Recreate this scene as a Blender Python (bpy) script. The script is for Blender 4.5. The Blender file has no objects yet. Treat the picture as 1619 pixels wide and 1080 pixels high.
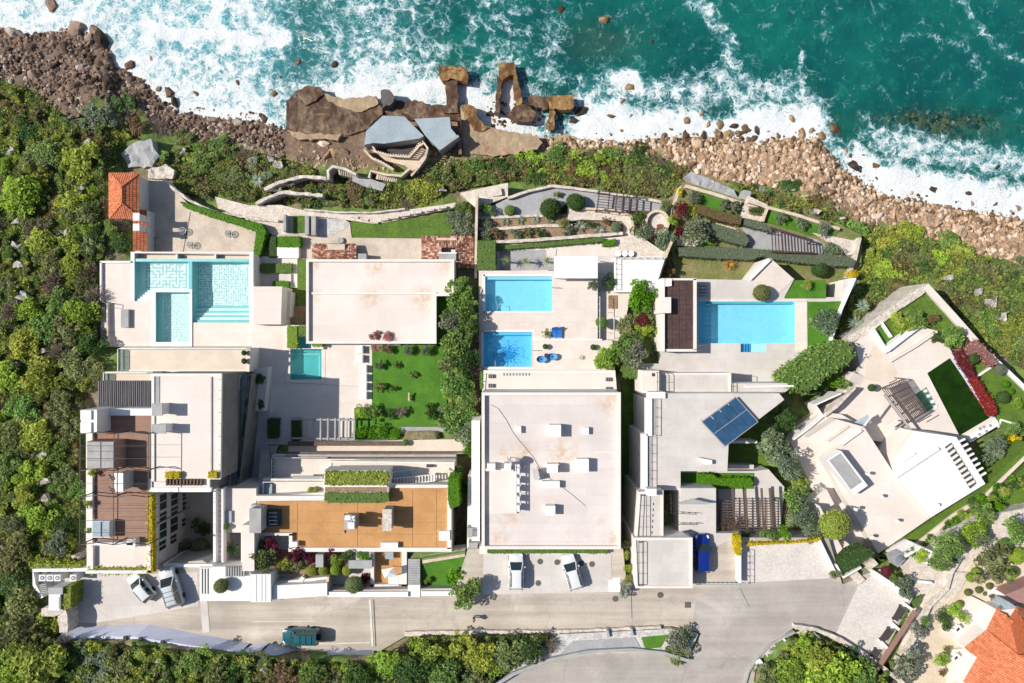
import bpy, math, random
import numpy as np
from mathutils import Vector, noise as mnoise
from mathutils.geometry import tessellate_polygon
random.seed(7); RNG = np.random.default_rng(11)
S = bpy.context.scene; COL = S.collection
# ------------------------------------------------------------------ camera, sky, sun, exposure
CZ, F = 103.0,1094.0                      # drone height above the sea (m), focal length in photo pixels
SUN_EL, SUN_AZ = math.radians(45), math.radians(6)   # sun low over the west, a touch north
EXPOSURE = 0.38
cam = bpy.data.objects.new('camera', bpy.data.cameras.new('camera')); COL.objects.link(cam)
cam.location = (0,0, CZ); cam.data.sensor_width = 36; cam.data.lens = 36 * F / 1619
cam.data.clip_end = 2000; S.camera = cam
wd = bpy.data.worlds.new('World'); S.world = wd; wd.use_nodes = True
nt = wd.node_tree; bg = nt.nodes['Background']
sky = nt.nodes.new('ShaderNodeTexSky'); sky.sky_type = 'NISHITA'; sky.sun_disc = False
sky.sun_elevation = SUN_EL; sky.sun_rotation = math.radians(-90) + SUN_AZ
nt.links.new(sky.outputs[0], bg.inputs[0]); bg.inputs[1].default_value = 0.085
sl = bpy.data.lights.new('sun', 'SUN'); sl.energy = 4.4; sl.angle = math.radians(.5); sl.color = (1,.948,.85)
so = bpy.data.objects.new('sun', sl); COL.objects.link(so)
sd = Vector((-math.cos(SUN_EL) * math.cos(SUN_AZ), math.cos(SUN_EL) * math.sin(SUN_AZ), math.sin(SUN_EL)))
so.rotation_euler = sd.to_track_quat('Z', 'Y').to_euler(); so.location = (-60,10,80)
S.view_settings.view_transform = 'Standard'; S.view_settings.look = 'None'
S.view_settings.exposure = EXPOSURE; S.view_settings.gamma = 1; S.view_settings.use_curve_mapping = False
S.cycles.transparent_max_bounces = 12; S.cycles.max_bounces = 6
# ------------------------------------------------------------------ helpers
def W(px, py, z):
 k = (CZ - z) / F
 return ((px - 809.5) * k, -(py - 540) * k, z)
def PX(v):
 k = F / (CZ - v[2]); return (v[0] * k + 809.5,-v[1] * k + 540)
def R(x0, y0, x1, y1): return [(x0, y0),(x1, y0),(x1, y1),(x0, y1)]
LOC = {}
def tag(o, label=None, cat=None, group=None, kind=None):
 if label: o['label'] = label
 if cat: o['category'] = cat
 if group: o['group'] = group
 if kind: o['kind'] = kind
 return o
def thing(name, label, cat, px, py, z, group=None):
 o = bpy.data.objects.new(name, None); COL.objects.link(o); o.empty_display_size = .3
 o.location = W(px, py, z); LOC[o.name] = Vector(o.location)
 return tag(o, label, cat, group)
def mk(name, verts, faces, mat=None, parent=None, mats=None, midx=None, smooth=False, col=None):
 me = bpy.data.meshes.new(name)
 off = LOC.get(parent.name, Vector((0,0,0))) if parent else Vector((0,0,0))
 v = np.asarray(verts, dtype=float) - np.array(off)
 me.from_pydata(v.tolist() if len(v) < 4000 else list(map(tuple, v)),[], faces)
 for m in (mats or ([mat] if mat else [])): me.materials.append(m)
 if midx is not None: me.polygons.foreach_set('material_index', midx)
 if smooth: me.polygons.foreach_set('use_smooth', [True] * len(me.polygons))
 if col is not None:
  a = me.color_attributes.new('v', 'FLOAT_COLOR', 'POINT')
  c = np.ones((len(v),4)); c[:, 0] = c[:, 1] = c[:, 2] = np.asarray(col)
  a.data.foreach_set('color', c.ravel())
 me.update()
 o = bpy.data.objects.new(name, me); COL.objects.link(o)
 if parent: o.parent = parent
 LOC[o.name] = off.copy()
 return o
CAPS = []                                   # (polygon in pixels, highest the terrain may stand there)
def area2(p): return sum(p[i][0] * p[(i + 1) % len(p)][1] - p[(i + 1) % len(p)][0] * p[i][1] for i in range(len(p)))
def prism_geo(loops, zt, zb, open_bottom=True):
 """top polygon (world xy loops, first the outline, then holes) with vertical sides down to zb"""
 V, Fc, mi = [],[],[]
 outs = []
 for n, L in enumerate(loops):
  L = list(L)
  if (area2(L) < 0) == (n == 0): L = L[::-1]
  outs.append(L)
 flat = []
 for L in outs: flat += [(x, y, zt) for x, y in L]
 tris = tessellate_polygon([[Vector((x, y, 0)) for x, y in L] for L in outs])
 V = flat + [(x, y, zb) for x, y, z in flat]
 n0 = len(flat)
 for t in tris:
  a, b, c = t
  A, B, C = flat[a], flat[b], flat[c]
  if (B[0] - A[0]) * (C[1] - A[1]) - (B[1] - A[1]) * (C[0] - A[0]) < 0: t = (a, c, b)
  Fc.append(tuple(t)); mi.append(0)
 s = 0
 for k, L in enumerate(outs):
  n = len(L)
  for i in range(n):
   a, b = s + i, s + (i + 1) % n
   Fc.append((a, a + n0, b + n0, b)); mi.append(1 if k == 0 else 2)
  s += n
 return V, Fc, mi
def prism(name, pts, zt, zb, mat, parent=None, holes=(), side=None, holeside=None, cap=True, kind=None):
 loops = [[W(x, y, zt)[:2] for x, y in pts]] + [[W(x, y, zt)[:2] for x, y in h] for h in holes]
 V, Fc, mi = prism_geo(loops, zt, zb)
 if cap: CAPS.append((pts, zt - .35))
 o = mk(name, V, Fc, parent=parent, mats=[mat, side or mat, holeside or side or mat], midx=mi)
 if kind: o['kind'] = kind
 return o
def inset(L, d):
 """polygon (world xy) moved inwards by d metres"""
 if area2(L) < 0: L = L[::-1]
 n, out = len(L),[]
 for i in range(n):
  p0, p1, p2 = Vector(L[i - 1]), Vector(L[i]), Vector(L[(i + 1) % n])
  a, b = (p1 - p0).normalized(),(p2 - p1).normalized()
  n1, n2 = Vector((-a.y, a.x)), Vector((-b.y, b.x))
  m = n1 + n2
  m = m / max(.3, m.dot(n1)) if m.length > 1e-6 else n1
  out.append(tuple(p1 + m * d))
 return out
def parapet(name, pts, zr, h, w, mat, parent):
 """low wall standing round the rim of a roof of height zr; pts are its outer top corners as seen"""
 L = [W(x, y, zr + h)[:2] for x, y in pts]
 V, Fc, mi = prism_geo([L, inset(L, w)], zr + h, zr - .3)
 return mk(name, V, Fc, mat, parent)
def block(parent, pts, zt, zb, roof, wall, par=None, pw=.28, pm=None):
 """a storey block: wall body, roof slab on it, parapet round it"""
 prism('wall', pts, zt - .3, zb, wall, parent)
 r = prism('roof', pts, zt, zt - .3, roof, parent, side=pm or wall)
 if par: 
  L = [W(x, y, zt)[:2] for x, y in pts]
  V, Fc, mi = prism_geo([[(x, y) for x, y in inset(L, -.04)], inset(L, pw)], zt + par, zt - .02)
  mk('parapet', V, Fc, pm or wall, parent)
 return r
def boxgeo(a, b, w, h, up=Vector((0,0,1))):
 a, b = Vector(a), Vector(b); d = (b - a).normalized()
 s = d.cross(up); s = s.normalized() if s.length > 1e-4 else Vector((1,0,0)); u = s.cross(d)
 V = [tuple(p + s * i * w / 2 + u * j * h / 2) for p in (a, b) for i, j in ((-1,-1),(1,-1),(1,1),(-1,1))]
 return V, [(0,1,2,3),(7,6,5,4),(0,4,5,1),(1,5,6,2),(2,6,7,3),(3,7,4,0)]
def bar(name, a, b, w, h, mat, parent=None):
 V, Fc = boxgeo(a, b, w, h); return mk(name, V, Fc, mat, parent)
def bars(name, segs, w, h, mat, parent=None):
 V, Fc = [],[]
 for a, b in segs:
  v, f = boxgeo(a, b, w, h); n = len(V); V += v; Fc += [tuple(i + n for i in q) for q in f]
 return mk(name, V, Fc, mat, parent)
def wallpath(name, pts, zt, zb, wpx, mat, label=None, cat='wall', parent=None, closed=False, rough=0, group=None):
 """a wall following a line of pixels at height zt (zt may be a list), wpx pixels thick"""
 zs = zt if isinstance(zt, (list, tuple)) else [zt] * len(pts)
 P = [Vector(W(x, y, z)) for (x, y), z in zip(pts, zs)]
 if rough:
  Q = []
  for i in range(len(P) - 1):
   n = max(1, int((P[i + 1] - P[i]).length / .6))
   Q += [P[i].lerp(P[i + 1], k / n) for k in range(n)]
  P = Q + [P[-1]]
 hw = wpx * (CZ - zs[0]) / F / 2; V, Fc = [],[]
 n = len(P)
 for i, p in enumerate(P):
  d = (P[min(i + 1, n - 1)] - P[max(i - 1,0)]); d.z = 0; d.normalize(); s = Vector((-d.y, d.x, 0))
  r1, r2, rz = [random.uniform(-rough, rough) for _ in range(3)]
  a, b = p + s * (hw + r1), p - s * (hw + r2)
  V += [(a.x, a.y, p.z + rz),(b.x, b.y, p.z + rz),(a.x, a.y, zb),(b.x, b.y, zb)]
  if i:
   q = 4 * i; o = q - 4
   Fc += [(o, o + 1, q + 1, q),(o, q, q + 2, o + 2),(o + 1, o + 3, q + 3, q + 1)]
 Fc += [(0,2,3,1),(4 * n - 4,4 * n - 3,4 * n - 1,4 * n - 2)]
 o = mk(name, V, Fc, mat, parent)
 return tag(o, label, cat if label else None, group)
def tube(name, pts, r, mat, parent=None, n=6):
 V, Fc = [],[]
 P = [Vector(p) for p in pts]
 for i, p in enumerate(P):
  d = (P[min(i + 1, len(P) - 1)] - P[max(i - 1,0)]).normalized()
  s = d.cross(Vector((.3,.2,1))).normalized(); u = s.cross(d)
  V += [tuple(p + (s * math.cos(t) + u * math.sin(t)) * (r[i] if isinstance(r, (list, tuple)) else r)) for t in (k * 2 * math.pi / n for k in range(n))]
  if i: Fc += [((i - 1) * n + k, (i - 1) * n + (k + 1) % n, i * n + (k + 1) % n, i * n + k) for k in range(n)]
 Fc += [tuple(range(n))[::-1], tuple(range((len(P) - 1) * n, len(P) * n))]
 return mk(name, V, Fc, mat, parent, smooth=n > 6)
def disc_pts(cx, cy, r, n=20, a0=0): return [(cx + r * math.cos(a0 + 2 * math.pi * k / n), cy + r * math.sin(a0 + 2 * math.pi * k / n)) for k in range(n)]
# ------------------------------------------------------------------ materials
def lin(r, g, b): return tuple(((c / 255 + .055) / 1.055) ** 2.4 if c > 10 else c / 255 / 12.92 for c in (r, g, b))
def base_mat(name):
 m = bpy.data.materials.new(name); m.use_nodes = True
 t = m.node_tree; return m, t, t.nodes['Principled BSDF']
def nd(t, typ, **kw):
 n = t.nodes.new('ShaderNode' + typ)
 for k, v in kw.items():
  if k.startswith('i_'): n.inputs[k[2:].replace('_', ' ')].default_value = v
  elif k[0] == 'n' and k[1:].isdigit(): n.inputs[int(k[1:])].default_value = v
  else: setattr(n, k, v)
 return n
def ramp(t, fac, stops):
 r = nd(t, 'ValToRGB'); t.links.new(fac, r.inputs[0]); e = r.color_ramp.elements
 while len(e) > 1: e.remove(e[-1])
 e[0].position, e[0].color = stops[0][0],(*stops[0][1],1)
 for p, c in stops[1:]:
  x = e.new(p); x.color = (*c, 1)
 return r.outputs[0]
def mixc(t, fac, a, b, mode='MIX'):
 m = nd(t, 'Mix', data_type='RGBA', blend_type=mode)
 for s, v in ((m.inputs[0], fac),(m.inputs[6], a),(m.inputs[7], b)):
  if isinstance(v, (int, float)): s.default_value = v
  elif isinstance(v, tuple): s.default_value = (*v, 1)
  else: t.links.new(v, s)
 return m.outputs[2]
def noise_n(t, vec, scale, detail=4, rough=.6, dist=0):
 n = nd(t, 'TexNoise', i_Scale=scale, i_Detail=detail, i_Roughness=rough, i_Distortion=dist)
 if vec is not None: t.links.new(vec, n.inputs['Vector'])
 return n.outputs[0]
def mr(t, v, a, b, c=0., d=1.):
 n = nd(t, 'MapRange', interpolation_type='SMOOTHSTEP', i_From_Min=a, i_From_Max=b, i_To_Min=c, i_To_Max=d)
 t.links.new(v, n.inputs[0]); return n.outputs[0]
def mth(t, op, a, b=None):
 n = nd(t, 'Math', operation=op)
 for s, v in zip(n.inputs, (a, b)):
  if v is None: continue
  if isinstance(v, (int, float)): s.default_value = v
  else: t.links.new(v, s)
 return n.outputs[0]
MATS = {}
def M(name, col, col2=None, scale=.7, rough=.85, bump=.15, bscale=9., fine=.12, stain=None, stain_amt=.62, spec=.3, metal=0., slabs=None, streak=0, crack=0, spots=()):
 """mottled surface: two tones in broad patches, finer grain over it, optional stains of their own shape"""
 if name in MATS: return MATS[name]
 m, t, b = base_mat(name)
 geo = nd(t, 'NewGeometry').outputs['Position']
 col2 = col2 or tuple(c * .86 for c in col)
 c = mixc(t, mr(t, noise_n(t, geo, scale, 5,.65),.35,.68), col, col2)
 if fine: 
  g = mr(t, noise_n(t, geo, bscale, 3,.7),.25,.75,1 - fine, 1 + fine)
  c = mixc(t, 1., c, g, 'MULTIPLY')
 if stain:
  n = noise_n(t, geo, scale * .9,7,.7,.6)
  c = mixc(t, mr(t, n, stain_amt, stain_amt + .16,0,.8), c, stain)
 if slabs:                               # slabs or membrane sheets, each a shade apart
  bt = nd(t, 'TexBrick', i_Scale=1., offset=.5); bt.inputs['Color1'].default_value = (1,1,1,1); bt.inputs['Color2'].default_value = (.93,.93,.925,1); bt.inputs['Mortar'].default_value = (.86,.85,.84,1)
  bt.inputs['Brick Width'].default_value, bt.inputs['Row Height'].default_value = slabs; bt.inputs['Mortar Size'].default_value = .02; t.links.new(geo, bt.inputs['Vector'])
  c = mixc(t, 1., c, bt.outputs['Color'], 'MULTIPLY')
 for px, py, z, r in spots:              # rust stains where water stands by the drains
  ds = nd(t, 'VectorMath', operation='DISTANCE'); t.links.new(geo, ds.inputs[0]); ds.inputs[1].default_value = W(px, py, z)
  k = mth(t, 'MULTIPLY', mr(t, ds.outputs['Value'],0, r, 1,0), mr(t, noise_n(t, geo, 1.1,6,.7),.36,.62,0,.55)); c = mixc(t, k, c, (.46,.25,.10))
 if streak:                              # wheel tracks and run-off drawn out along the road
  mp = nd(t, 'Mapping'); mp.inputs['Scale'].default_value = (.035,.8,1); t.links.new(geo, mp.inputs[0])
  c = mixc(t, 1., c, mr(t, noise_n(t, mp.outputs[0],1., 6,.65),.3,.7,1 - streak, 1 + streak), 'MULTIPLY')
 if crack:
  vc = nd(t, 'TexVoronoi', feature='DISTANCE_TO_EDGE', i_Scale=crack); ng = nd(t, 'TexNoise', i_Scale=.8, i_Detail=5); t.links.new(geo, ng.inputs['Vector'])
  ad = nd(t, 'VectorMath', operation='MULTIPLY_ADD'); t.links.new(ng.outputs['Color'], ad.inputs[0]); ad.inputs[1].default_value = (3,3,0); t.links.new(geo, ad.inputs[2]); t.links.new(ad.outputs[0], vc.inputs['Vector'])
  c = mixc(t, mr(t, vc.outputs['Distance'],0,.012,.22,0), c, tuple(x * .4 for x in col))
 t.links.new(c, b.inputs['Base Color'])
 b.inputs['Roughness'].default_value = rough; b.inputs['Metallic'].default_value = metal
 b.inputs['Specular IOR Level'].default_value = spec
 if bump:
  bn = nd(t, 'Bump', i_Strength=bump, i_Distance=.05); t.links.new(noise_n(t, geo, bscale, 4,.7), bn.inputs['Height'])
  t.links.new(bn.outputs[0], b.inputs['Normal'])
 MATS[name] = m; return m
stucco = M('white_stucco', (.70,.655,.61),(.64,.595,.555),.35, fine=.05, stain=(.55,.50,.44), stain_amt=.66)
white = M('white_paint', (.76,.745,.73),(.71,.695,.68),.4, fine=.04)
deckm = M('pale_travertine', (.68,.595,.54),(.62,.535,.485),.5, slabs=(1.8,.9), fine=.06, stain=(.60,.52,.45), stain_amt=.66)
deckw = M('white_travertine', (.70,.625,.575),(.645,.57,.52),.4, slabs=(2.4,1.2), fine=.05, stain=(.62,.55,.48), stain_amt=.68)
roofs = M('drain_stained_roof', (.70,.63,.585),(.655,.58,.53),.22, fine=.04, stain=(.56,.45,.36), stain_amt=.62, slabs=(6,2.2), spots=[(595,421,10.6,2.2),(497,421,10.6,1.3),(703,423,10.6,1.4),(587,470,10.6,2.6),(670,471,10.6,2.6),(501,468,10.6,1.5),(612,540,10.6,1.2)])
deckt = M('tan_terrace_tiles', (.60,.50,.41),(.65,.57,.49),.45, fine=.08, stain=(.50,.40,.31), stain_amt=.6)
grayd = M('grey_white_paving', (.585,.545,.515),(.52,.48,.455),.35, slabs=(2.4,1.2), fine=.06, stain=(.45,.42,.40), stain_amt=.62)
roofw = M('rust_stained_white_roof', (.645,.585,.56),(.59,.53,.505),.22, fine=.04, stain=(.52,.36,.23), stain_amt=.6, slabs=(9,1.1), spots=[(967,637,19.2,3),(825,716,19.2,2.6),(890,716,19.2,3),(807,812,19.2,2.4),(970,850,19.2,2),(790,850,19.2,1.8),(870,800,19.2,1.6)])
roofp = M('white_roof_membrane', (.70,.63,.585),(.655,.58,.53),.22, fine=.04, stain=(.52,.39,.28), stain_amt=.62, slabs=(6,2.2))
patio = M('worn_beige_paving', (.56,.48,.40),(.44,.37,.31),.35, fine=.14, bscale=6, stain=(.36,.25,.16), stain_amt=.62)
road = M('worn_concrete_road', (.47,.41,.35),(.37,.32,.275),.12, streak=.16, crack=.07, fine=.09, bscale=5, stain=(.60,.53,.46), stain_amt=.54)
road2 = M('grey_concrete_road', (.41,.375,.34),(.33,.30,.275),.14, streak=.10, crack=.06, fine=.08, bscale=5, stain=(.52,.48,.44), stain_amt=.56)
drive = M('speckled_washed_concrete', (.60,.55,.51),(.53,.485,.45),.5, fine=.14, bscale=3.5, stain=(.40,.36,.325), stain_amt=.6)
gravel = M('grey_gravel', (.36,.36,.37),(.30,.30,.31),.8, fine=.3, bscale=11, bump=.5)
gravelw = M('crushed_white_stone', (.55,.52,.50),(.40,.38,.36),1.2, fine=.4, bscale=7, bump=.6)
stonep = M('pale_stone_path', (.62,.55,.49),(.50,.43,.37),1.2, fine=.25, bscale=5, bump=.4)
stonew = M('dry_stone_wall', (.60,.54,.48),(.44,.39,.34),1.5, fine=.3, bscale=4, bump=.6)
cream = M('cream_stone', (.60,.50,.40),(.48,.38,.29),.8, fine=.15, bscale=5, bump=.3)
soil = M('reddish_soil', (.30,.20,.13),(.22,.145,.09),1.2, fine=.3, bscale=6, bump=.5)
dryg = M('dry_turf', (.22,.19,.09),(.13,.16,.04),.6, fine=.35, bscale=7, bump=.5, stain=(.33,.25,.15), stain_amt=.58)
lawnm = M('mown_lawn', (.075,.195,.016),(.05,.145,.012),.5, fine=.35, bscale=9, bump=.6)
lawnd = M('rough_grass', (.10,.17,.02),(.065,.12,.02),.6, fine=.4, bscale=6, bump=.7, stain=(.17,.15,.06), stain_amt=.6)
orangef = M('ochre_roof_terrace', (.50,.27,.11),(.42,.215,.085),.3, fine=.08, bscale=4, stain=(.27,.15,.07), stain_amt=.63)
brownd = M('brown_deck_boards', (.30,.18,.135),(.26,.155,.115),.5, fine=.1, bscale=5)
wooddk = M('dark_stained_timber', (.085,.05,.045),(.06,.036,.034),1., fine=.2, bscale=6)
wood = M('weathered_timber', (.15,.10,.08),(.10,.07,.055),2., fine=.25, bscale=8)
rust = M('rusty_wet_concrete', (.22,.145,.085),(.13,.09,.06),.4, fine=.35, bscale=2.5, bump=.8, stain=(.05,.018,.01), stain_amt=.39, rough=.6)
rusty = M('ochre_wet_concrete', (.30,.18,.07),(.22,.12,.04),.5, fine=.35, bscale=2.5, bump=.8, stain=(.08,.03,.012), stain_amt=.44, rough=.6)
sandc = M('sandy_concrete', (.38,.28,.18),(.29,.21,.14),.5, fine=.2, bscale=4, bump=.5, stain=(.26,.13,.05), stain_amt=.54)
bluegr = M('blue_grey_concrete', (.32,.385,.425),(.27,.325,.36),.5, fine=.12, bscale=4, stain=(.24,.27,.28), stain_amt=.55)
greyc = M('grey_concrete', (.36,.36,.36),(.29,.29,.29),.7, fine=.12)
slate = M('dark_ribbed_roofing', (.10,.10,.12),(.08,.08,.095),.8, fine=.1, rough=.6)
metal = M('dark_metal', (.06,.055,.055), rough=.5, fine=.05, bump=0)
metalw = M('white_metal', (.78,.78,.78), rough=.4, fine=.03, bump=0)
metalg = M('galvanised_metal', (.42,.43,.45),(.36,.37,.39),2., rough=.45, fine=.1, bump=0, metal=.3)
lavw = M('lavender_painted_wall', (.56,.58,.70),(.51,.53,.64),.5, fine=.06, stain=(.46,.48,.55), stain_amt=.64)
tilep = M('pool_mosaic', (.76,.92,.90),(.72,.88,.87),1.5, fine=.06, rough=.4)
tileb = M('blue_pool_mosaic', (.42,.72,.83),(.37,.68,.80),1.5, fine=.08, rough=.4)
tileB = M('deep_blue_pool_mosaic', (.06,.36,.68),(.04,.28,.60),1.2, fine=.2, rough=.4)
tilet = M('turquoise_pool_mosaic', (.19,.54,.56),(.16,.49,.51),1.5, fine=.06, rough=.4)
tileg = M('algae_green_tiles', (.045,.095,.015),(.028,.065,.01),.8, fine=.1)
mazew = M('white_mosaic_lines', (.86,.92,.90), rough=.5, fine=.03, bump=0)
mazeg = M('grey_mosaic_lines', (.42,.56,.57), rough=.5, fine=.03, bump=0)
glassd = M('dark_window_glass', (.03,.055,.06),(.02,.035,.04),.6, rough=.08, fine=0, bump=0, spec=.6)
solar = M('blue_solar_glass', (.028,.08,.165),(.045,.11,.205),.9, rough=.12, fine=.15, bump=0, spec=.6)
rubber = M('black_rubber', (.02,.02,.02), rough=.8, fine=0, bump=0)
terraM = M('orange_roof_tiles', (.55,.19,.095),(.47,.15,.07),.6, fine=.12, bscale=4)
def vmat(name, stops, rough=.85, bump=.3):
 """colour by each piece's own random value"""
 m, t, b = base_mat(name); a = nd(t, 'Attribute', attribute_name='v')
 c = ramp(t, a.outputs['Fac'], stops); geo = nd(t, 'NewGeometry').outputs['Position']
 c = mixc(t, 1., c, mr(t, noise_n(t, geo, 5,4,.7),.25,.75,.72,1.22), 'MULTIPLY')
 t.links.new(c, b.inputs['Base Color']); b.inputs['Roughness'].default_value = rough
 b.inputs['Specular IOR Level'].default_value = .25
 bn = nd(t, 'Bump', i_Strength=bump, i_Distance=.08); t.links.new(noise_n(t, geo, 4,4,.7), bn.inputs['Height']); t.links.new(bn.outputs[0], b.inputs['Normal'])
 return m
terra_old = vmat('weathered_clay_tiles', [(0,(.13,.055,.04)),(.4,(.29,.12,.078)),(.75,(.43,.235,.165)),(1,(.60,.45,.37))])
terra_new = vmat('orange_clay_tiles', [(0,(.45,.135,.06)),(1,(.60,.215,.11))], bump=.1)
rocktan = vmat('tan_limestone', [(0,(.19,.115,.07)),(.35,(.38,.255,.165)),(.7,(.50,.36,.25)),(1,(.62,.50,.40))])
rockdk = vmat('dark_brown_rock', [(0,(.05,.034,.026)),(.4,(.17,.11,.078)),(.75,(.29,.205,.155)),(1,(.43,.36,.31))])
rockwet = vmat('wet_brown_rock', [(0,(.045,.03,.02)),(.5,(.14,.085,.04)),(1,(.26,.17,.085))], rough=.45)
def foliage():
 m, t, b = base_mat('foliage')
 oi = nd(t, 'ObjectInfo'); a = nd(t, 'Attribute', attribute_name='v')
 v = mr(t, a.outputs['Fac'],0,1,.8,2.0)
 c = mixc(t, 1., oi.outputs['Color'], v, 'MULTIPLY')
 hs = nd(t, 'HueSaturation'); t.links.new(c, hs.inputs['Color']); t.links.new(mr(t, a.outputs['Fac'],0,1,.507,.493), hs.inputs['Hue'])
 c = hs.outputs[0]
 t.links.new(c, b.inputs['Base Color']); b.inputs['Roughness'].default_value = .6; b.inputs['Specular IOR Level'].default_value = .2
 tr = nd(t, 'BsdfTranslucent'); t.links.new(c, tr.inputs[0])
 mx = nd(t, 'MixShader', n0=.38); t.links.new(b.outputs[0], mx.inputs[1]); t.links.new(tr.outputs[0], mx.inputs[2])
 t.links.new(mx.outputs[0], t.nodes['Material Output'].inputs[0]); return m
leafm = foliage()
barkm = M('bark', (.10,.08,.06),(.07,.055,.045),4, fine=.3)
def watermat(name, tint, body, opacity, ripple=1.2, bump=.08):
 """clear pool water: lets the tinted floor show, some body colour, a sky reflection"""
 m, t, b = base_mat(name); out = t.nodes['Material Output']; geo = nd(t, 'NewGeometry').outputs['Position']
 bn = nd(t, 'Bump', i_Strength=bump, i_Distance=.2); t.links.new(noise_n(t, geo, ripple, 3,.6,.8), bn.inputs['Height'])
 tr = nd(t, 'BsdfTransparent'); tr.inputs[0].default_value = (*tint, 1)
 df = nd(t, 'BsdfDiffuse'); t.links.new(mixc(t, mr(t, noise_n(t, geo, .3,6,.65,1.),.3,.7), tuple(x * .6 for x in body), tuple(x * 1.5 for x in body)), df.inputs[0])
 mx = nd(t, 'MixShader', n0=opacity); t.links.new(tr.outputs[0], mx.inputs[1]); t.links.new(df.outputs[0], mx.inputs[2])
 gl = nd(t, 'BsdfGlossy', i_Roughness=.06); t.links.new(bn.outputs[0], gl.inputs['Normal'])
 fr = nd(t, 'Fresnel', i_IOR=1.33); t.links.new(bn.outputs[0], fr.inputs['Normal'])
 m2 = nd(t, 'MixShader'); t.links.new(fr.outputs[0], m2.inputs[0]); t.links.new(mx.outputs[0], m2.inputs[1]); t.links.new(gl.outputs[0], m2.inputs[2])
 t.links.new(m2.outputs[0], out.inputs[0]); t.nodes.remove(b); return m
w_clear = watermat('clear_pool_water', (.93,.99,1.),(.4,.75,.78),.04)
w_blue = watermat('blue_pool_water', (.74,.95,1.),(.22,.62,.8),.07)
w_deep = watermat('deep_blue_pool_water', (.55,.86,.99),(.1,.4,.75),.08)
w_turq = watermat('turquoise_pool_water', (.65,.93,.93),(.15,.5,.5),.12)
w_green = watermat('murky_green_water', (.36,.55,.2),(.012,.036,.003),.72,.8,.3)
w_spa = watermat('pale_green_water', (.6,.8,.7),(.14,.26,.2),.3)
tilesp = M('green_grey_tiles', (.30,.40,.34), fine=.06)
def glassmat():
 m, t, b = base_mat('pale_glass'); out = t.nodes['Material Output']
 tr = nd(t, 'BsdfTransparent'); tr.inputs[0].default_value = (.62,.72,.70,1)
 gl = nd(t, 'BsdfGlossy', i_Roughness=.05); mx = nd(t, 'MixShader', n0=.25)
 t.links.new(tr.outputs[0], mx.inputs[1]); t.links.new(gl.outputs[0], mx.inputs[2]); t.links.new(mx.outputs[0], out.inputs[0]); t.nodes.remove(b); return m
glass = glassmat()
def paint(name, c, rough=.25):
 m, t, b = base_mat(name); b.inputs['Base Color'].default_value = (*c, 1); b.inputs['Roughness'].default_value = rough
 b.inputs['Coat Weight'].default_value = .5; b.inputs['Coat Roughness'].default_value = .05; return m
def flat(name, c, rough=.8, f=.06): return M(name, c, rough=rough, fine=f, bump=0.05)
# ------------------------------------------------------------------ the lie of the land
SHORE = [(-700,60),(-50,42),(0,45),(60,56),(110,46),(168,66),(182,108),(222,125),(255,160),(285,176),(330,187),(400,192),(455,205),(470,185),
         (590,176),(700,178),(760,200),(850,222),(900,222),(1000,226),(1060,222),(1150,220),(1200,226),(1290,218),(1310,243),(1340,277),(1370,294),
         (1400,312),(1460,322),(1540,337),(1619,352),(1700,372),(2400,520)]
SX, SY = np.array(SHORE, float).T
TP = np.array([(-.9,-7),(-.4,-3.5),(-.12,-1.2),(-.03,-.45),(0,.0),(.05,1.0),(.14,3.3),(.22,5.0),(.3,6.3),(.45,8.3),(.6,9.8),(.75,12),(.9,16),(.97,17.6),(1,18),(1.5,21)])
def Zraw(px, py):
 ys = np.interp(px, SX, SY); t = (py - ys) / (935 - ys)
 z = np.interp(t, TP[:, 0], TP[:, 1])
 up = np.clip((py - 1006 - np.clip((px - 215) * .14,0,26)) / 8,0,1) * np.clip((720 - px) / 100,0,1) * 1.7
 return z + up
def Zg(px, py): return float(Zraw(np.array(float(px)), np.array(float(py))))
# ------------------------------------------------------------------ road and paved ground
prism('road', [(80,992),(100,904),(320,886),(400,935),(720,930),(740,868),(985,868),(990,915),(1170,850),(1310,850),(1332,925),(1375,905),(1445,942),(1388,1052),(1300,1002),(1258,990),
   (1218,1020),(1194,1060),(1180,1180),(700,1180),(790,1075),(860,1047),(930,1033),(1000,1030),(1050,1034),(1088,1045),(1108,1000),(1062,990),(985,993),(880,998),(650,1001),(600,1030),(400,1022),(340,1012),(237,992),(112,995)],
   18,13, road, kind='structure', side=greyc)
prism('road_surface', [(1100,945),(1180,915),(1260,905),(1330,922),(1352,928),(1318,1000),(1258,988),(1216,1018),(1192,1060),(1178,1180),(702,1180),(792,1077),(860,1050),(930,1036),(1000,1032),(1050,1037),(1088,1049),(1112,1010),(1095,985)],18.02,17.9, road2, kind='structure', side=greyc, cap=0)
prism('driveway', [(1174,862),(1300,856),(1318,914),(1172,922)],18.04,17.9, drive, kind='structure', cap=0)
prism('parking_bay', [(1356,928),(1392,900),(1440,946),(1385,1046),(1322,1001)],18.04,17.9, drive, kind='structure', cap=0)
prism('parking_bay', [(765,876),(966,876),(968,936),(763,940)],18.04,17.9, grayd, kind='structure', cap=0)
prism('parking_bay', [(62,916),(130,908),(230,908),(312,905),(314,958),(150,985),(100,985)],18.02,17.9, grayd, kind='structure', cap=0)
prism('pavement', [(640,1000),(880,998),(985,993),(1040,991),(1040,996),(860,1006),(640,1006)],18.12,17.5, stonep, kind='structure', cap=0)
ironm = flat('cast_iron', (.115,.105,.10)); jm = flat('dark_joint', (.13,.12,.11)); jl = flat('pale_joint', (.62,.59,.55))
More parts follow.
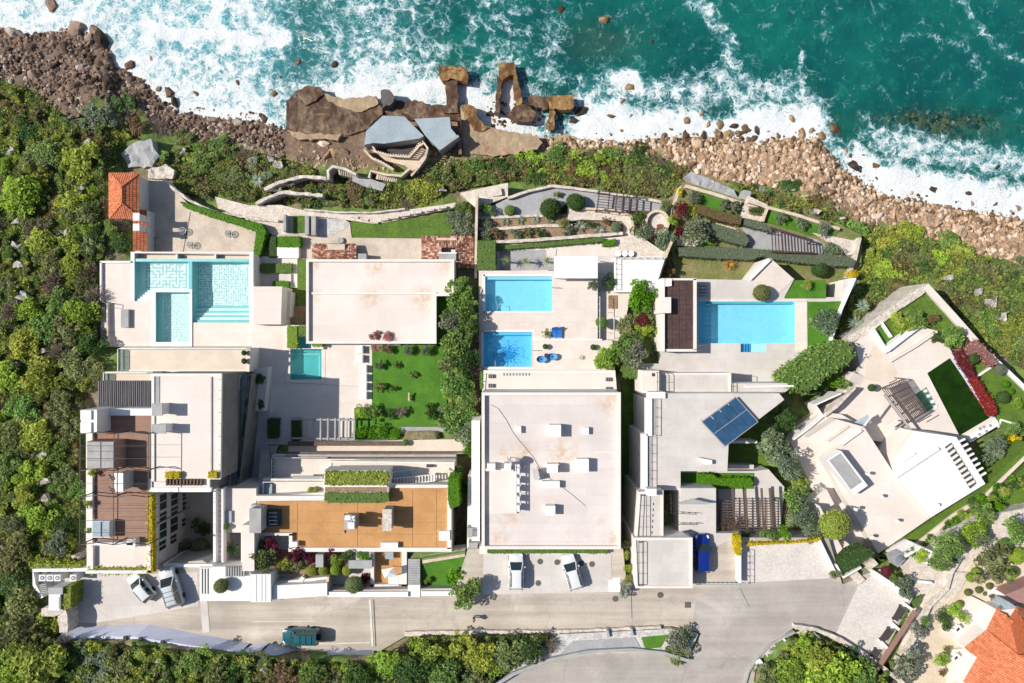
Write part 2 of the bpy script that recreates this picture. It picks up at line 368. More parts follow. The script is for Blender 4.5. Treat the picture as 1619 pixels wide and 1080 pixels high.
for a, b, w, m in [((585,948),(589,1022),.25, jl),((590.5,948),(594,1022),.1, jm),((998,938),(999,978),.06, jm),((1175,957),(1290,951),.04, greyc),((1084,1044),(1160,1040),.04, greyc),
                   ((1355,930),(1320,1002),.08, greyc),((322,948),(326,1000),.9, grayd),((1170,930),(1185,960),.05, jm),((130,942),(170,978),.12, jl),((180,920),(210,940),.1, jl),((400,983),(500,982),.1, jl),((500,1018),(585,1016),.15, jl)]:
 tag(bar('road_joint', W(*a, 18.025), W(*b, 18.025), w, .03, m), kind='structure')
# lower strip between the two roads
prism('embankment', [(885,1003),(1030,996),(1062,994),(1104,1003),(1086,1042),(1050,1031),(1000,1026),(930,1029),(868,1042),(800,1066)],18.5,16, gravelw, kind='structure', side=stonew)
cob = tag(prism('cobbled_slope', [(905,1014),(1004,1008),(1015,1028),(930,1032),(880,1040)],18.56,18.3, gravel, cap=0), kind='structure')
prism('lawn', [(1014,1008),(1056,1004),(1044,1024),(1020,1026)],18.58,18.3, lawnm, kind='structure', cap=0)
wallpath('kerb_wall', [(776,1088),(812,1066),(868,1044),(930,1031),(1000,1027.5),(1050,1033),(1088,1045)],19.0,17,5, greyc, 'low curved grey concrete wall along the upper edge of the lower road', 'wall')
wallpath('stone_wall', [(640,1001),(760,999),(880,999),(985,995),(1045,992)],18.45,17,4, stonew, 'long low rubble kerb wall between the straight road and the bank', 'wall', rough=.05)
for k, (x, y) in enumerate([(960,996),(998,994)]):
 wallpath('stone_pier', [(x, y),(x + 3, y + 12)],18.9,17,3.4, greyc, ['grey stone pier on the kerb wall above the cobbled slope', 'grey stone pier on the kerb wall beside the small triangular lawn'][k], 'pier')
for k, (x, y, z) in enumerate([(854,888,18.05),(851,922,18.05),(881,889,18.05),(919,891,18.05),(936,892,18.05),(973,947,18.03),(1044,941,18.05)]):
 o = prism('manhole_cover', disc_pts(x, y, 4.6,18), z + .02, z - .05, ironm, cap=0, side=metal)
 tag(o, ['round dark manhole cover just east of the parked white wagon', 'round dark manhole cover in the bay near the road edge', 'round dark manhole cover ahead of the slanted white car, by its mirror', 'round dark manhole cover touching the slanted white car', 'round dark manhole cover between the slanted white car and the steps', 'round dark manhole cover in the road below the white steps', 'round dark manhole cover in the road before the flat garage roof'][k], 'manhole cover', 'round manhole covers')
tag(prism('drain_grate', R(1083,952,1092,961),18.06,17.95, ironm, cap=0, side=metal), 'square dark drain grate alone in the middle of the junction', 'drain grate')
# tall lavender retaining wall south of the road
rw = thing('retaining_wall', 'tall pale lavender retaining wall stepping along the planted bank below the teal car', 'wall', 300,1015,18)
def batter(top, base, zt=19.7):
 n = len(top); V = [W(x, y, zt) for x, y in top] + [W(x, y, 17.9) for x, y in base] + [W(x, y + 4, zt) for x, y in top] + [W(x, y + 4,16) for x, y in top]
 mk('wall_panel', V, [q for i in range(n - 1) for q in ((i, i + 1, n + i + 1, n + i),(i, 2 * n + i, 2 * n + i + 1, i + 1),(2 * n + i, 3 * n + i, 3 * n + i + 1,2 * n + i + 1))] + [(0, n, 3 * n, 2 * n),(n - 1,3 * n - 1,4 * n - 1,2 * n - 1)], lavw, rw)
batter([(94,1007),(150,1006),(214,1007)],[(104,990),(160,988),(237,986)]); batter([(214,1007),(240,1011),(300,1020),(380,1031)],[(237,986),(270,992),(335,1005),(396,1016)])
batter([(368,1036),(410,1030)],[(404,1017),(426,1016)],19.9); batter([(410,1034),(455,1045),(520,1043),(586,1043)],[(428,1017),(470,1026),(530,1026),(592,1027)])
for i, (x, y) in enumerate([(198,1006),(222,1008),(257,1013)]):
 tag(bar('wall_lamp', W(x - 2.5, y + 3,19.85), W(x + 2.5, y + 3,19.85),.45,.3, metal),['small black box lamp on the wall top, westmost of three', 'small black box lamp on the wall top where it bends', 'small black box lamp on the wall top, eastmost of three'][i], 'lamp', 'box lamps on the lavender wall')
# ------------------------------------------------------------------ small builders used by the houses
def stairs(name, label, quad, z0, z1, n, mat, group=None):
 """n treads between edge quad[0]-quad[1] (height z0) and edge quad[3]-quad[2] (height z1)"""
 a, b, c, d = quad; cx, cy = sum(p[0] for p in quad) / 4, sum(p[1] for p in quad) / 4
 t = thing(name, label, 'stairs', cx, cy, min(z0, z1), group); 
 L = lambda p, q, k: (p[0] + (q[0] - p[0]) * k, p[1] + (q[1] - p[1]) * k)
 for i in range(n):
  k0, k1 = i / n, (i + 1.0) / n; z = z0 + (z1 - z0) * (i + .5) / n
  q = [L(a, d, k0), L(b, c, k0), L(b, c, k1), L(a, d, k1)]
  prism('step', q, z, min(z0, z1) - 1.2, mat, t)
 return t
def rail(name, label, pts, z, h, mat, parent=None, n=None, r=.05, cat='railing', group=None, gl=None):
 """a railing: posts, a top rail and maybe a glass sheet"""
 t = parent or thing(name, label, cat, pts[0][0], pts[0][1], z, group)
 P = [Vector(W(x, y, z)) for x, y in pts]; up = Vector((0,0, h)); segs = []
 for a, b in zip(P, P[1:]):
  segs.append((a + up, b + up)); k = n or max(1, round((b - a).length / 1.2))
  for i in range(k + 1):
   q = a.lerp(b, i / k); bar('post', q, q + up, r, r, mat, t)
  if gl: bar('glass_pane', a + up * .5, b + up * .5,.03, h * .9, gl, t)
 for a, b in segs: bar('top_rail', a, b, r * 1.3, r, mat, t)
 return t
def pergola(name, label, beams, slats, posts, z, zb, mat, bw=.16, sw=.09, parent=None, group=None, cat='pergola', mat2=None):
 a = beams[0][0] if beams else slats[0][0]
 t = parent or thing(name, label, cat, a[0], a[1], zb, group)
 for p, q in beams: bar('beam', W(*p, z), W(*q, z), bw, .18, mat, t)
 for p, q in slats: bar('slat', W(*p, z + .14), W(*q, z + .14), sw, .1, mat2 or mat, t)
 for p in posts:
  v = Vector(W(*p, z - .09)); bar('post', (v.x, v.y, zb), v, .14,.14, mat, t)
 return t
def lerp2(p, q, k): return (p[0] + (q[0] - p[0]) * k, p[1] + (q[1] - p[1]) * k)
def grid_slats(q, n, over=0.):
 """n lines across quad q=(a,b,c,d) from edge a-d to edge b-c"""
 a, b, c, d = q
 return [(lerp2(a, d, i / (n - 1)), lerp2(b, c, i / (n - 1))) for i in range(n)]
def pool(name, label, pts, zdeck, depth, water, tile, floor=None, lip=.08, px=None):
 """basin floor and water of a pool; the hole is left in the deck round it"""
 x, y = sum(p[0] for p in pts) / len(pts), sum(p[1] for p in pts) / len(pts)
 t = thing(name, label, 'pool', x, y, zdeck - depth)
 L = [W(a, b, zdeck)[:2] for a, b in pts]
 V, Fc, mi = prism_geo([inset(L, -.05)], zdeck - depth, zdeck - depth - .2)
 mk('pool_floor', V, Fc, floor or tile, t)
 V, Fc, mi = prism_geo([inset(L, -.045), inset(L, .012)], zdeck - .02, zdeck - depth - .1)
 mk('pool_wall', V, Fc, tile, t)
 V = [(a, b, zdeck - lip) for a, b in inset(L, .012)]
 mk('water_surface', V, [tuple(range(len(V)))], water, t)
 CAPS.append((pts, zdeck - depth - .5))
 return t
def maze(parent, x0, y0, x1, y1, z, cell, mat, w=.6, seed=1):
 """labyrinth lines laid on a pool floor: a random spanning tree drawn as flat strips"""
 rnd = random.Random(seed); nx, ny = max(2, round((x1 - x0) / cell)), max(2, round((y1 - y0) / cell))
 cx, cy = (x1 - x0) / nx, (y1 - y0) / ny; seen = {(0,0)}; st = [(0,0)]; V, Fc = [],[]
 def strip(a, b):
  ax, bx = sorted((a[0], b[0])); ay, by = sorted((a[1], b[1])); h = cell * w / 2
  q = [(x0 + (ax + .5) * cx - h, y0 + (ay + .5) * cy - h),(x0 + (bx + .5) * cx + h, y0 + (ay + .5) * cy - h),(x0 + (bx + .5) * cx + h, y0 + (by + .5) * cy + h),(x0 + (ax + .5) * cx - h, y0 + (by + .5) * cy + h)]
  n = len(V); V.extend(W(*p, z + .004 + .0004 * (len(Fc) % 9)) for p in q); Fc.append((n + 3, n + 2, n + 1, n))
 while st:
  c = st[-1]; nb = [(c[0] + i, c[1] + j) for i, j in ((1,0),(-1,0),(0,1),(0,-1)) if 0 <= c[0] + i < nx and 0 <= c[1] + j < ny and (c[0] + i, c[1] + j) not in seen]
  if not nb or rnd.random() < .12: st.pop(); 
  else:
   k = rnd.choice(nb)
   if rnd.random() < .88: strip(c, k)
   seen.add(k); st.append(k)
 tag(mk('mosaic_lines', V, Fc, mat, parent), kind='stuff')
def tile_roof(parent, faces, mat, tw=.24, tl=.36, seed=3, base=None):
 """pitched roof of clay tiles: each face [(px,py,z)...]; first edge of the face is its eave"""
 V, Fc, C = [],[],[]; bv, bf = [],[]
 rnd = random.Random(seed)
 for f in faces:
  P = [Vector(W(*p)) for p in f]
  bf.append(tuple(range(len(bv), len(bv) + len(P)))); bv += [tuple(p - Vector((0,0,.03))) for p in P]
  e = (P[1] - P[0]).normalized(); nrm = (P[1] - P[0]).cross(P[2] - P[1]).normalized()
  if nrm.z < 0: nrm = -nrm
  u = nrm.cross(e)
  if (P[2] - P[0]).dot(u) < 0: u = -u
  q = [((p - P[0]).dot(e),(p - P[0]).dot(u)) for p in P]
  x0, x1 = min(a for a, b in q), max(a for a, b in q); y1 = max(b for a, b in q)
  def inside(x, y):
   c = False
   for i in range(len(q)):
    (xa, ya),(xb, yb) = q[i - 1], q[i]
    if (ya > y) != (yb > y) and x < (xb - xa) * (y - ya) / (yb - ya) + xa: c = not c
   return c
  y = 0
  while y < y1:
   x = x0 + tw / 2
   while x < x1:
    if inside(x, y + tl * .5) or inside(x, y + .02):
     n = len(V); v = rnd.random()
     for yy, hh in ((y - .03,.055),(y + tl, .02)):
      for k, (dx, dz) in enumerate(((-.5,0),(-.28,.75),(.28,.75),(.5,0))):
       V.append(tuple(P[0] + e * (x + dx * tw) + u * yy + nrm * (hh + dz * .085)))
       C.append(v)
     Fc += [(n, n + 1, n + 5, n + 4),(n + 1, n + 2, n + 6, n + 5),(n + 2, n + 3, n + 7, n + 6),(n, n + 1, n + 2, n + 3)]
    x += tw
   y += tl
 mk('roof', bv, bf, base or mat, parent)
 o = mk('roof_tile', V, Fc, mat, parent, col=C); o['kind'] = 'stuff'
 return o
def ridge(parent, segs, mat, r=.13):
 for a, b in segs: 
  P = [Vector(W(*a)), Vector(W(*b))]; n = max(2, int((P[1] - P[0]).length / .4)); V, Fc, C = [],[],[]
  for i in range(n):
   v, f = boxgeo(P[0].lerp(P[1], i / n), P[0].lerp(P[1],(i + .92) / n), r * 1.6, r * .9); k = len(V)
   V += v; Fc += [tuple(j + k for j in q) for q in f]; C += [random.random()] * 8
  mk('ridge_tile', V, Fc, mat, parent, col=C)
def chimney(parent, x0, y0, x1, y1, zt, zb, mat, capm=None, name='chimney'):
 c = prism(name, R(x0, y0, x1, y1), zt, zb, mat, parent, cap=0)
 if capm:
  V, Fc, mi = prism_geo([inset([W(x, y, zt)[:2] for x, y in R(x0, y0, x1, y1)],-.1)], zt + .12, zt + .003)
  mk('chimney_cap', V, Fc, capm, c)
 return c
def windows_on_wall(parent, X, rects, mat, fr):
 """windows on a wall facing east at world x = X; rects in pixels (depth of the wall shows as x)"""
 def on(px, py):
  D = X * F / (px - 809.5); return (-(py - 540) * D / F, CZ - D)
 for x0, y0, x1, y1 in rects:
  (a, z1),(c, z0) = on(x0,(y0 + y1) / 2), on(x1,(y0 + y1) / 2)
  ya, yb = on((x0 + x1) / 2, y0)[0], on((x0 + x1) / 2, y1)[0]
  V = [(X + .04, ya, z0),(X + .04, yb, z0),(X + .04, yb, z1),(X + .04, ya, z1)]
  w = mk('window', V, [(0,1,2,3)], mat, parent)
  ya, yb = max(ya, yb), min(ya, yb); zm = (z0 + z1) / 2
  for p, q in (((X + .05, ya, z0),(X + .05, ya, z1)),((X + .05, yb, z0),(X + .05, yb, z1)),((X + .05, ya, z0),(X + .05, yb, z0)),((X + .05, ya, z1),(X + .05, yb, z1)),((X + .05,(ya + yb) / 2, z0),(X + .05,(ya + yb) / 2, z1))):
   bar('window_frame', p, q, .1,.1, fr, w)
def dish(label, px, py, z, zb, r=.45, az=0., group='satellite dishes on the roofs'):
 t = thing('satellite_dish', label, 'satellite dish', px, py, zb, group); c = Vector(W(px, py, z)); n = Vector((math.cos(az), math.sin(az),.35)).normalized()
 s = n.cross(Vector((0,0,1))).normalized(); u = s.cross(n); V, Fc = [],[]
 for i in range(5):
  rr = r * i / 4
  for k in range(14):
   a = k * 2 * math.pi / 14; V.append(tuple(c + (s * math.cos(a) + u * math.sin(a)) * rr + n * (rr * rr * .5)))
  if i: Fc += [((i - 1) * 14 + k, (i - 1) * 14 + (k + 1) % 14, i * 14 + (k + 1) % 14, i * 14 + k) for k in range(14)]
 mk('reflector', V, Fc, metalg, t)
 tube('mast', [(c.x, c.y, zb), tuple(c - n * .05)],.04, metal, t); tube('feed_arm', [tuple(c - u * r), tuple(c + n * .5)],.025, metal, t)
 return t
def ac_unit(label, x0, y0, x1, y1, zt, zb, fan=True, group='outdoor air conditioners'):
 t = thing('air_conditioner', label, 'air conditioner', (x0 + x1) / 2,(y0 + y1) / 2, zb, group)
 prism('casing', R(x0, y0, x1, y1), zt, zb, metalw, t, cap=0)
 if fan:
  r = min(x1 - x0, y1 - y0) * .36; cx, cy = (x0 + x1) / 2,(y0 + y1) / 2
  prism('fan_grille', disc_pts(cx, cy, r, 16), zt + .03, zt + .002, metal, t, cap=0)
  for k in range(4): bar('grille_bar', W(cx - r * math.cos(k * .785), cy - r * math.sin(k * .785), zt + .045), W(cx + r * math.cos(k * .785), cy + r * math.sin(k * .785), zt + .045),.04,.02, metalw, t)
 return t
# ================================================================== west villa: pools with mosaic floors, white roof, brown roof terrace
pd = thing('pool_terrace', 'white pool deck with two maze-floored basins and a sunken plunge pool', 'pool terrace', 260,500,5)
A = [(213,413.5),(298,413.5),(298,457),(241,457),(241,476),(213,476)]; Bp = [(304,413.5),(394,413.5),(394,510),(304,510)]; Cp = [(246,462),(300,462),(300,541),(246,541)]
TR = [(213,400.5),(396,402.5),(396,409),(213,409)]
prism('deck', [(159,414),(207,414),(207,398),(401,401),(401,513),(458,513),(458,548),(159,548)],9,3, deckw, pd, holes=[A, Bp, Cp, TR], side=stucco)
prism('trough_floor', TR, 8.0,7.8, deckt, pd)
prism('rim_tiles', R(213,409.2,394,413.3),9.02,8.9, tilet, pd, cap=0)
prism('divider', R(298.2,413.3,303.8,457.4),9.025,8.95, tilet, pd, cap=0); [prism('divider_groove', R(x, 413.4, x + 1,457.3),9.03,9.0, tileB, pd, cap=0) for x in (299.2,302)]
for x in (279,340): prism('buttress', R(x - 1,402, x + 1.5,409),8.9,7.8, stucco, pd, cap=0)
for x, nm in ((209.5,0),(397.5,1)): prism('coping', [(x - 3,398),(x + 3,398.5),(x + 3,512 if nm else 476),(x - 3,512 if nm else 476)],9.12,8.95, white, pd, cap=0)
prism('coping', R(207,398,401,400.4),9.13,8.95, stucco, pd, cap=0)
prism('coping', [(240,457.5),(303.5,457.5),(303.5,548),(240,548)],9.14,8.95, white, pd, holes=[Cp], cap=0)
for o, l in ((pool('swimming_pool', 'shallow pool with grey and white maze mosaic, nearest the wild slope', A, 9,1.3, w_clear, tilet, tilep),0),
             (pool('swimming_pool', 'larger deep pool with fine maze mosaic and steps along its inland end', Bp, 9,1.9, w_clear, tilet, tilep),1),
             (pool('swimming_pool', 'narrow raised plunge pool with a fine maze mosaic inside a white rim', Cp, 9,1.3, w_clear, tilet, tilep),2)):
 if l == 0:
  maze(o, 229,416,297,457,7.7,5.2, mazeg, .5,4)
  for k in range(5): prism('pool_step', [(214,459 + k * 3.4),(240.5,459 + k * 3.4),(240.5,475.8),(214,475.8)],7.95 + k * .22,7.6, mazew if k % 2 else tilep, o, cap=0)
 if l == 1:
  maze(o, 312,417,393,485,7.1,3.7, mazeg, .45,9)
  for k in range(7): prism('pool_step', [(305,484 + k * 3.6),(393.5,484 + k * 3.6),(393.5,509.8),(305,509.8)],7.3 + k * .22,7.0, tilep if k % 2 else tilet, o, cap=0)
 if l == 2:
  maze(o, 259,463,299,540,7.7,2.6, mazeg, .42,5)
  prism('pool_ledge', R(246.5,462.5,252,540.5),8.3,7.6, tilet, o, cap=0)
bx = thing('pool_house', 'low white flat-roofed pool house beside the maze pools', 'pool house', 422,483,5); block(bx, [(400,453),(446,453),(444,513),(400,513)],10.8,5, roofp, stucco)
prism('wall', [(444,456),(460,462),(458,500),(444,511)],8.2,5, stucco, bx)
CAPS.append((R(425,395,486,452),6)); CAPS.append((R(448,448,486,512),6.2))
wallpath('boundary_wall', [(158,414),(206,414)],9.35,6,3, white, 'short white edge wall where the pool deck meets the wild slope', 'wall')
wallpath('boundary_wall', [(159,414),(159,475)],9.35,6,2.5, white, 'white edge wall down the wild side of the maze pool deck', 'wall')
prism('floor_hatch', R(191,489,203,518),9.55,9, greyc, pd, cap=0)
rail('railing', 'thin dark railing beside the plant bed at the pool deck corner', [(160,477),(184,481),(184,487)],9,.9, metal)
prism('plant_bed', [(160,478),(172,478),(172,545),(160,545)],9.04,8.8, gravelw, pd, cap=0)
wallpath('boundary_wall', [(169,478),(170,546)],9.6,8,2.2, stonew, 'thin wall beside the gravel bed on the pool deck', 'wall')
wv = thing('villa', 'west villa with white flat roof, ribbed dark roof and brown decked roof terrace', 'villa', 260,700,9)
block(wv, [(192,550),(396,550),(394,588),(192,588)],13,5, deckt, stucco, .12,.3)
rail('railing', '', [(193,552),(193,586)],13,1, metalw, wv, n=3, gl=glass); rail('railing', '', [(195,551),(394,551)],13,1, metalw, wv, n=8, gl=glass)
block(wv, [(168,588),(242,588),(242,608),(168,608)],16,8, deckt, stucco, .15,.25)
rail('railing', '', [(170,605),(170,589),(238,589)],16.1,.9, metalw, wv, n=4, gl=glass)
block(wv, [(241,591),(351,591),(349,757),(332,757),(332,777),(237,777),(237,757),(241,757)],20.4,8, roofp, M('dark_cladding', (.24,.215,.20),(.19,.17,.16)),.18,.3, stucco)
prism('roof_kerb', R(333,596,335,750),20.52,20.3, greyc, wv, cap=0)
for y in (600,617,631,652,670,690,712,735): bar('parapet_joint', W(345, y, 20.61), W(350, y, 20.61),.07,.03, greyc, wv)
prism('roof_hatch', R(244,592.5,252,638),20.47,20.3, greyc, wv, cap=0)
chimney(wv, 242,639,256,656,22.3,20.3, stucco, greyc); chimney(wv, 242,672,262,684,22.2,20.3, stucco, greyc)
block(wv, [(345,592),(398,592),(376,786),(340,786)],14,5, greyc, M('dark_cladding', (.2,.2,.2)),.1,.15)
rail('railing', '', [(397,594),(376,784)],14,1, metal, wv, n=12, gl=glass)
rail('railing', '', [(384,594),(366,784)],14,1, metalw, wv, n=10)
for k in range(11): prism('balcony_slat', [(262 + k * 5.4,758),(264.6 + k * 5.4,758),(264.6 + k * 5.4,768),(262 + k * 5.4,768)],20.9,20.5, wood, wv, cap=0)
prism('wall', R(237,771,334,777.5),20.62,20.2, white, wv, cap=0)
# ribbed dark roof: every rib a strip of its own
prism('wall', R(157,604,238,646),17.4,8, stucco, wv)
prism('roof', R(155,602,239,646),18.0,17.4, slate, wv)
for k in range(28):
 x = 156.5 + k * 3; bar('roof_rib', W(x + 1.5 - (1.5 if k < 99 else 0),602.5,18.05), W(x - .5,645.5,18.05),.11,.12, slate if k % 2 else M('pale_rib', (.2,.18,.19)), wv)
block(wv, R(142,646,240,657),20.6,17, white, white)
# brown roof terrace block with the windowed east wall
prism('wall', [(137,656),(238,656),(238,906),(137,906)],19.9,9, stucco, wv)
prism('roof', [(137,656),(238,656),(238,858),(137,858)],20.2,19.9, brownd, wv, side=stucco)
prism('roof', [(137,858),(238,858),(238,906),(137,906)],20.3,19.9, roofp, wv, side=stucco)
for k in range(16): bar('deck_joint', W(146,662 + k * 12.2,20.22), W(236,662 + k * 12.2,20.22),.03,.015, M('deck_joint', (.2,.115,.085)), wv)
prism('parapet', R(233,858,238,906),20.9,20.2, stucco, wv, cap=0); prism('parapet', R(135,902,238,907),20.9,20.2, stucco, wv, cap=0)
prism('parapet', R(150,858,210,862),21.2,20.2, white, wv, cap=0); prism('parapet', R(136,656,146,858),20.6,20.1, stucco, wv, cap=0)
prism('parapet', [(143,864),(147,864),(147,900),(143,900)],20.8,20.2, stucco, wv, cap=0)
c = chimney(wv, 128,648,154,685,22.9,19, stucco, None, 'stair_head'); 
for y0, y1 in ((649,664),(668,684)): prism('chimney_cap', R(127, y0,144, y1),23.3,22.8, white, c, cap=0)
prism('chimney_cap', R(145,648,153,684),23.1,22.85, metalw, c, cap=0)
sk = prism('skylight', R(138,698,181,741),22.6,20.2, brownd, wv, cap=0)
for x0, x1 in ((139,158.6),(160.4,180)):
 for y0, y1 in ((699,713),(714,727),(728,740)): prism('skylight_pane', R(x0, y0, x1, y1),22.72,22.61, greyc, sk, cap=0)
sk = prism('skylight', R(145,824,174,850),21.3,20.2, metalw, wv, cap=0)
for x0, x1 in ((146,159),(161,173)): prism('skylight_pane', R(x0,825, x1,849),21.4,21.31, bluegr, sk, cap=0)
chimney(wv, 183,749,194,776,22.6,20.2, greyc, white); prism('chimney_base', R(200,852,214,866),21.2,20.2, stucco, wv, cap=0)
dish('satellite dish on the brown terrace, seaward one by the grey chimney', 177,754,22.6,20.2,.5,-2.6); dish('satellite dish on the brown terrace, inland one by the grey chimney', 177,773,22.6,20.2,.5,-2.6)
pg = thing('roof_pergola', 'bare dark metal pergola frame with gabled ribs over the brown terrace', 'pergola', 180,760,20.2)
for x in (127,180,235): bar('rail', W(x, 685,23), W(x - 1,862,23),.06,.07, metal, pg)
for y in (686,744,786,861):
 for x0, x1 in ((128,180),(183,234)):
  xm = (x0 + x1) / 2; bar('rafter', W(x0, y, 23), W(xm, y - 3,23.7),.08,.09, metal, pg); bar('rafter', W(xm, y - 3,23.7), W(x1, y, 23),.08,.09, metal, pg)
 for x in (128,180,234):
  v = W(x, y, 23); bar('post', v, (v[0], v[1],20),.1,.1, metal, pg)
for y in (705,725,765,804,823,842): bar('rafter', W(128, y, 23.05), W(234, y, 23.05),.035,.05, metal, pg)
XW = W(238,780,19.9)[0]
windows_on_wall(wv, XW, [(251,780,263,806),(251,809,263,823),(251,826,263,851),(250,854,262,870),(269,779,281,799),(269,801,281,814),(268,817,281,841),(268,845,279,859),(287,779,297,790),(287,792,297,805),(286,818,297,831)], glassd, stucco)
bar('cable', W(246,829,18.6), W(300,802,14),.12,.12, metal, wv)
CAPS.append((R(236,770,345,900),10.6)); CAPS.append((R(345,770,405,900),14))
prism('courtyard', [(225,770),(345,770),(345,899),(225,899)],11,9, grayd, kind='structure', cap=0)
mk('ramp', [W(236,908,17.9), W(266,899,17.9), W(300,862,11.05), W(262,840,11.05), W(236,908,11), W(266,899,11)],[(0,1,2,3),(1,5,2),(0,3,4),(0,4,5,1)], greyc)['kind'] = 'structure'
prism('wall', R(258,892,336,897),18.35,10, white, wv, cap=0)
# entrance walkway and plaza
en = thing('entrance_terrace', 'white entrance walkway with columns, an open palm well and steps to the road', 'terrace', 370,860,13)
PW = [(353,842),(381,842),(381,891),(353,891)]
prism('floor', [(339,772),(405,772),(405,905),(339,905)],16.6,9, deckw, en, holes=[PW], side=stucco)
prism('planter_floor', PW, 14.5,13, greyc, en)
prism('wall', R(337,770,341,895),17.4,16.4, white, en, cap=0); prism('wall', R(350,772,353,895),17.4,16.4, white, en, cap=0)
prism('column', R(383,830,402,903),19.2,12, roofp, en, cap=0); prism('column', R(397,798,412,806),17.4,12, greyc, en, cap=0)
prism('glass_roof', R(356,808,366,827),16.9,16.5, bluegr, en, cap=0)
for y in range(776,890,8): bar('tread_line', W(341, y, 16.63), W(350, y, 16.63),.06,.03, greyc, en)
prism('plaza', R(316,896,395,950),18.35,16, white, en, cap=0)
for x in (319,323.5,328): prism('slot_drain', R(x, 899, x + 2,939),18.37,18.3, metal, en, cap=0)
for x in range(356,388,4): prism('step', R(x, 897, x + 2.2,912),18.6 + (x - 356) * .008,18.2, greyc, en, cap=0)
prism('gate_pillar', R(396,908,428,952),19.2,16, white, en, cap=0)
for x in (405,414,420): bar('pillar_joint', W(x, 909,19.22), W(x, 951,19.22),.05,.03, greyc, en)
# outdoor units and shed at the west end of the road
for i, x in enumerate((66,78,90,115)): ac_unit(['westmost white fan unit at the end of the road', 'white fan unit second from the bent wall at the road end', 'white fan unit third from the bent wall at the road end', 'white fan unit standing apart by the brown terrace wall'][i], x - 4.6,909, x + 5.4,919,19.6,18)
wallpath('boundary_wall', [(140,901),(52,902),(54,925),(66,946)],19.3,16,5, white, 'bent white wall round the fan units at the road end', 'wall')
sh = thing('meter_cabinet', 'white utility cabinet with a grey lid at the road end', 'cabinet', 88,945,18); prism('cabinet_body', R(77,931,95,965),20.6,17.5, metalw, sh, cap=0); prism('cabinet_lid', R(76,929,99,940),20.72,20.61, greyc, sh, cap=0)
prism('door_panel', R(79,944,93,963),20.66,20.61, white, sh, cap=0)
tb = thing('gas_cylinder_cage', 'small dark metal cage beside the utility cabinet', 'cage', 69,928,18); prism('cage_body', [(62,924),(72,922),(76,938),(66,940)],19.4,17.5, greyc, tb, cap=0)
for k in range(6): bar('cage_bar', W(62 + k * .7,924 + k * 3,19.45), W(72 + k * .7,922 + k * 3,19.45),.07,.05, metal, tb)
wallpath('stone_wall', [(66,968),(84,968),(98,966),(100,1000)],20.2,16,14, stonew, 'thick rubble wall below the utility cabinet', 'wall', rough=.1)
# ================================================================== second villa: garden, small turquoise pool, ochre roof
ft = thing('flat_roof_building', 'long low building with a plain white parapet roof above the clay-tiled annexes', 'building', 600,480,6)
block(ft, [(486,411),(718,411),(718,468),(690,468),(690,543),(486,543)],10.6,3, roofs, stucco, .45,.3)
prism('roof_kerb', R(490,462,690,465.5),10.75,10.5, stucco, ft, cap=0)
prism('roof_vent', R(577,539,582,542),10.9,10.5, greyc, ft, cap=0)
PL = [(459,552),(471,552),(471,533),(492,533),(492,552),(508.5,552),(508.5,600.5),(459,600.5)]
gt = thing('garden_terrace', 'broad white terrace with a small square turquoise pool', 'terrace', 500,600,6)
prism('deck', [(398,514),(588,518),(588,643),(563,643),(563,703),(398,703)],9.3,3, deckw, gt, holes=[PL], side=stucco)
sp = pool('swimming_pool', 'small square turquoise pool between clipped hedges', PL, 9.3,1.4, w_turq, tilet, px=0)
for a, b, w in (((463,560),(505,560),.2),((463,560),(463,595),.2),((505,560),(505,595),.2),((463,595),(505,595),.2)): bar('tile_line', W(*a, 7.93), W(*b, 7.93), w * .6,.03, mazew, sp)
for k in range(4): prism('pool_step', R(459.5,591 + k * 2.4,480 - k * 1,600),8.1 + .2 * k, 7.8, tilet, sp, cap=0)
prism('coping', [(450,546),(514,546),(514,607),(450,607)],9.34,9.2, white, gt, holes=[PL], cap=0) if 0 else None
for a, b in (((450,607),(514,607)),((450,585),(450,607)),((514,552),(514,607)),((455,605),(588,612))): bar('paving_joint', W(*a, 9.31), W(*b, 9.31),.05,.02, greyc, gt)
prism('planter', R(452,514,511,552),9.75,9.2, stucco, gt, holes=[[(470,532),(493,532),(493,551),(470,551)]], cap=0)
prism('wall', R(513.5,512,517,536),10.4,9, stucco, gt, cap=0)
for i in range(7):
 x, y = (563,532 + i * 14.5) if i < 3 else (569,577 + (i - 3) * 14)
 t = thing('sun_bed', ['white low sun bed, seaward end of the row along the lawn', 'white low sun bed second from the flat-roofed building', 'white low sun bed third from the flat-roofed building', 'white low sun bed in the middle of the row along the lawn', 'white low sun bed third from the pergola', 'white low sun bed second from the pergola', 'white low sun bed, pergola end of the row along the lawn'][i], 'sun bed', x + 5, y + 6,9.3, 'white sun beds along the lawn')
 prism('base', R(x + .4, y, x + 11, y + 12.5),9.55,9.3, white, t, cap=0); prism('mattress', R(x + .8, y + .8, x + 10.4, y + 12),9.68,9.56, white, t, cap=0)
 prism('backrest', R(x + 9.4, y + .6, x + 11.4, y + 12.2),10.0,9.69, greyc, t, cap=0)
pergola('garden_pergola', 'grey timber pergola with open bars at the inland end of the turquoise pool terrace', [((461,663),(562,664)),((461,693),(562,694))],[((x, 661),(x - .5,696)) for x in (485,496,507,518.5,530,537,549,560)],[(463,664),(520,664),(560,664)],11.6,9.3, greyc, .2,.2)
prism('hedge_bed', R(460,661,476,697),9.36,9.2, soil, gt, cap=0)
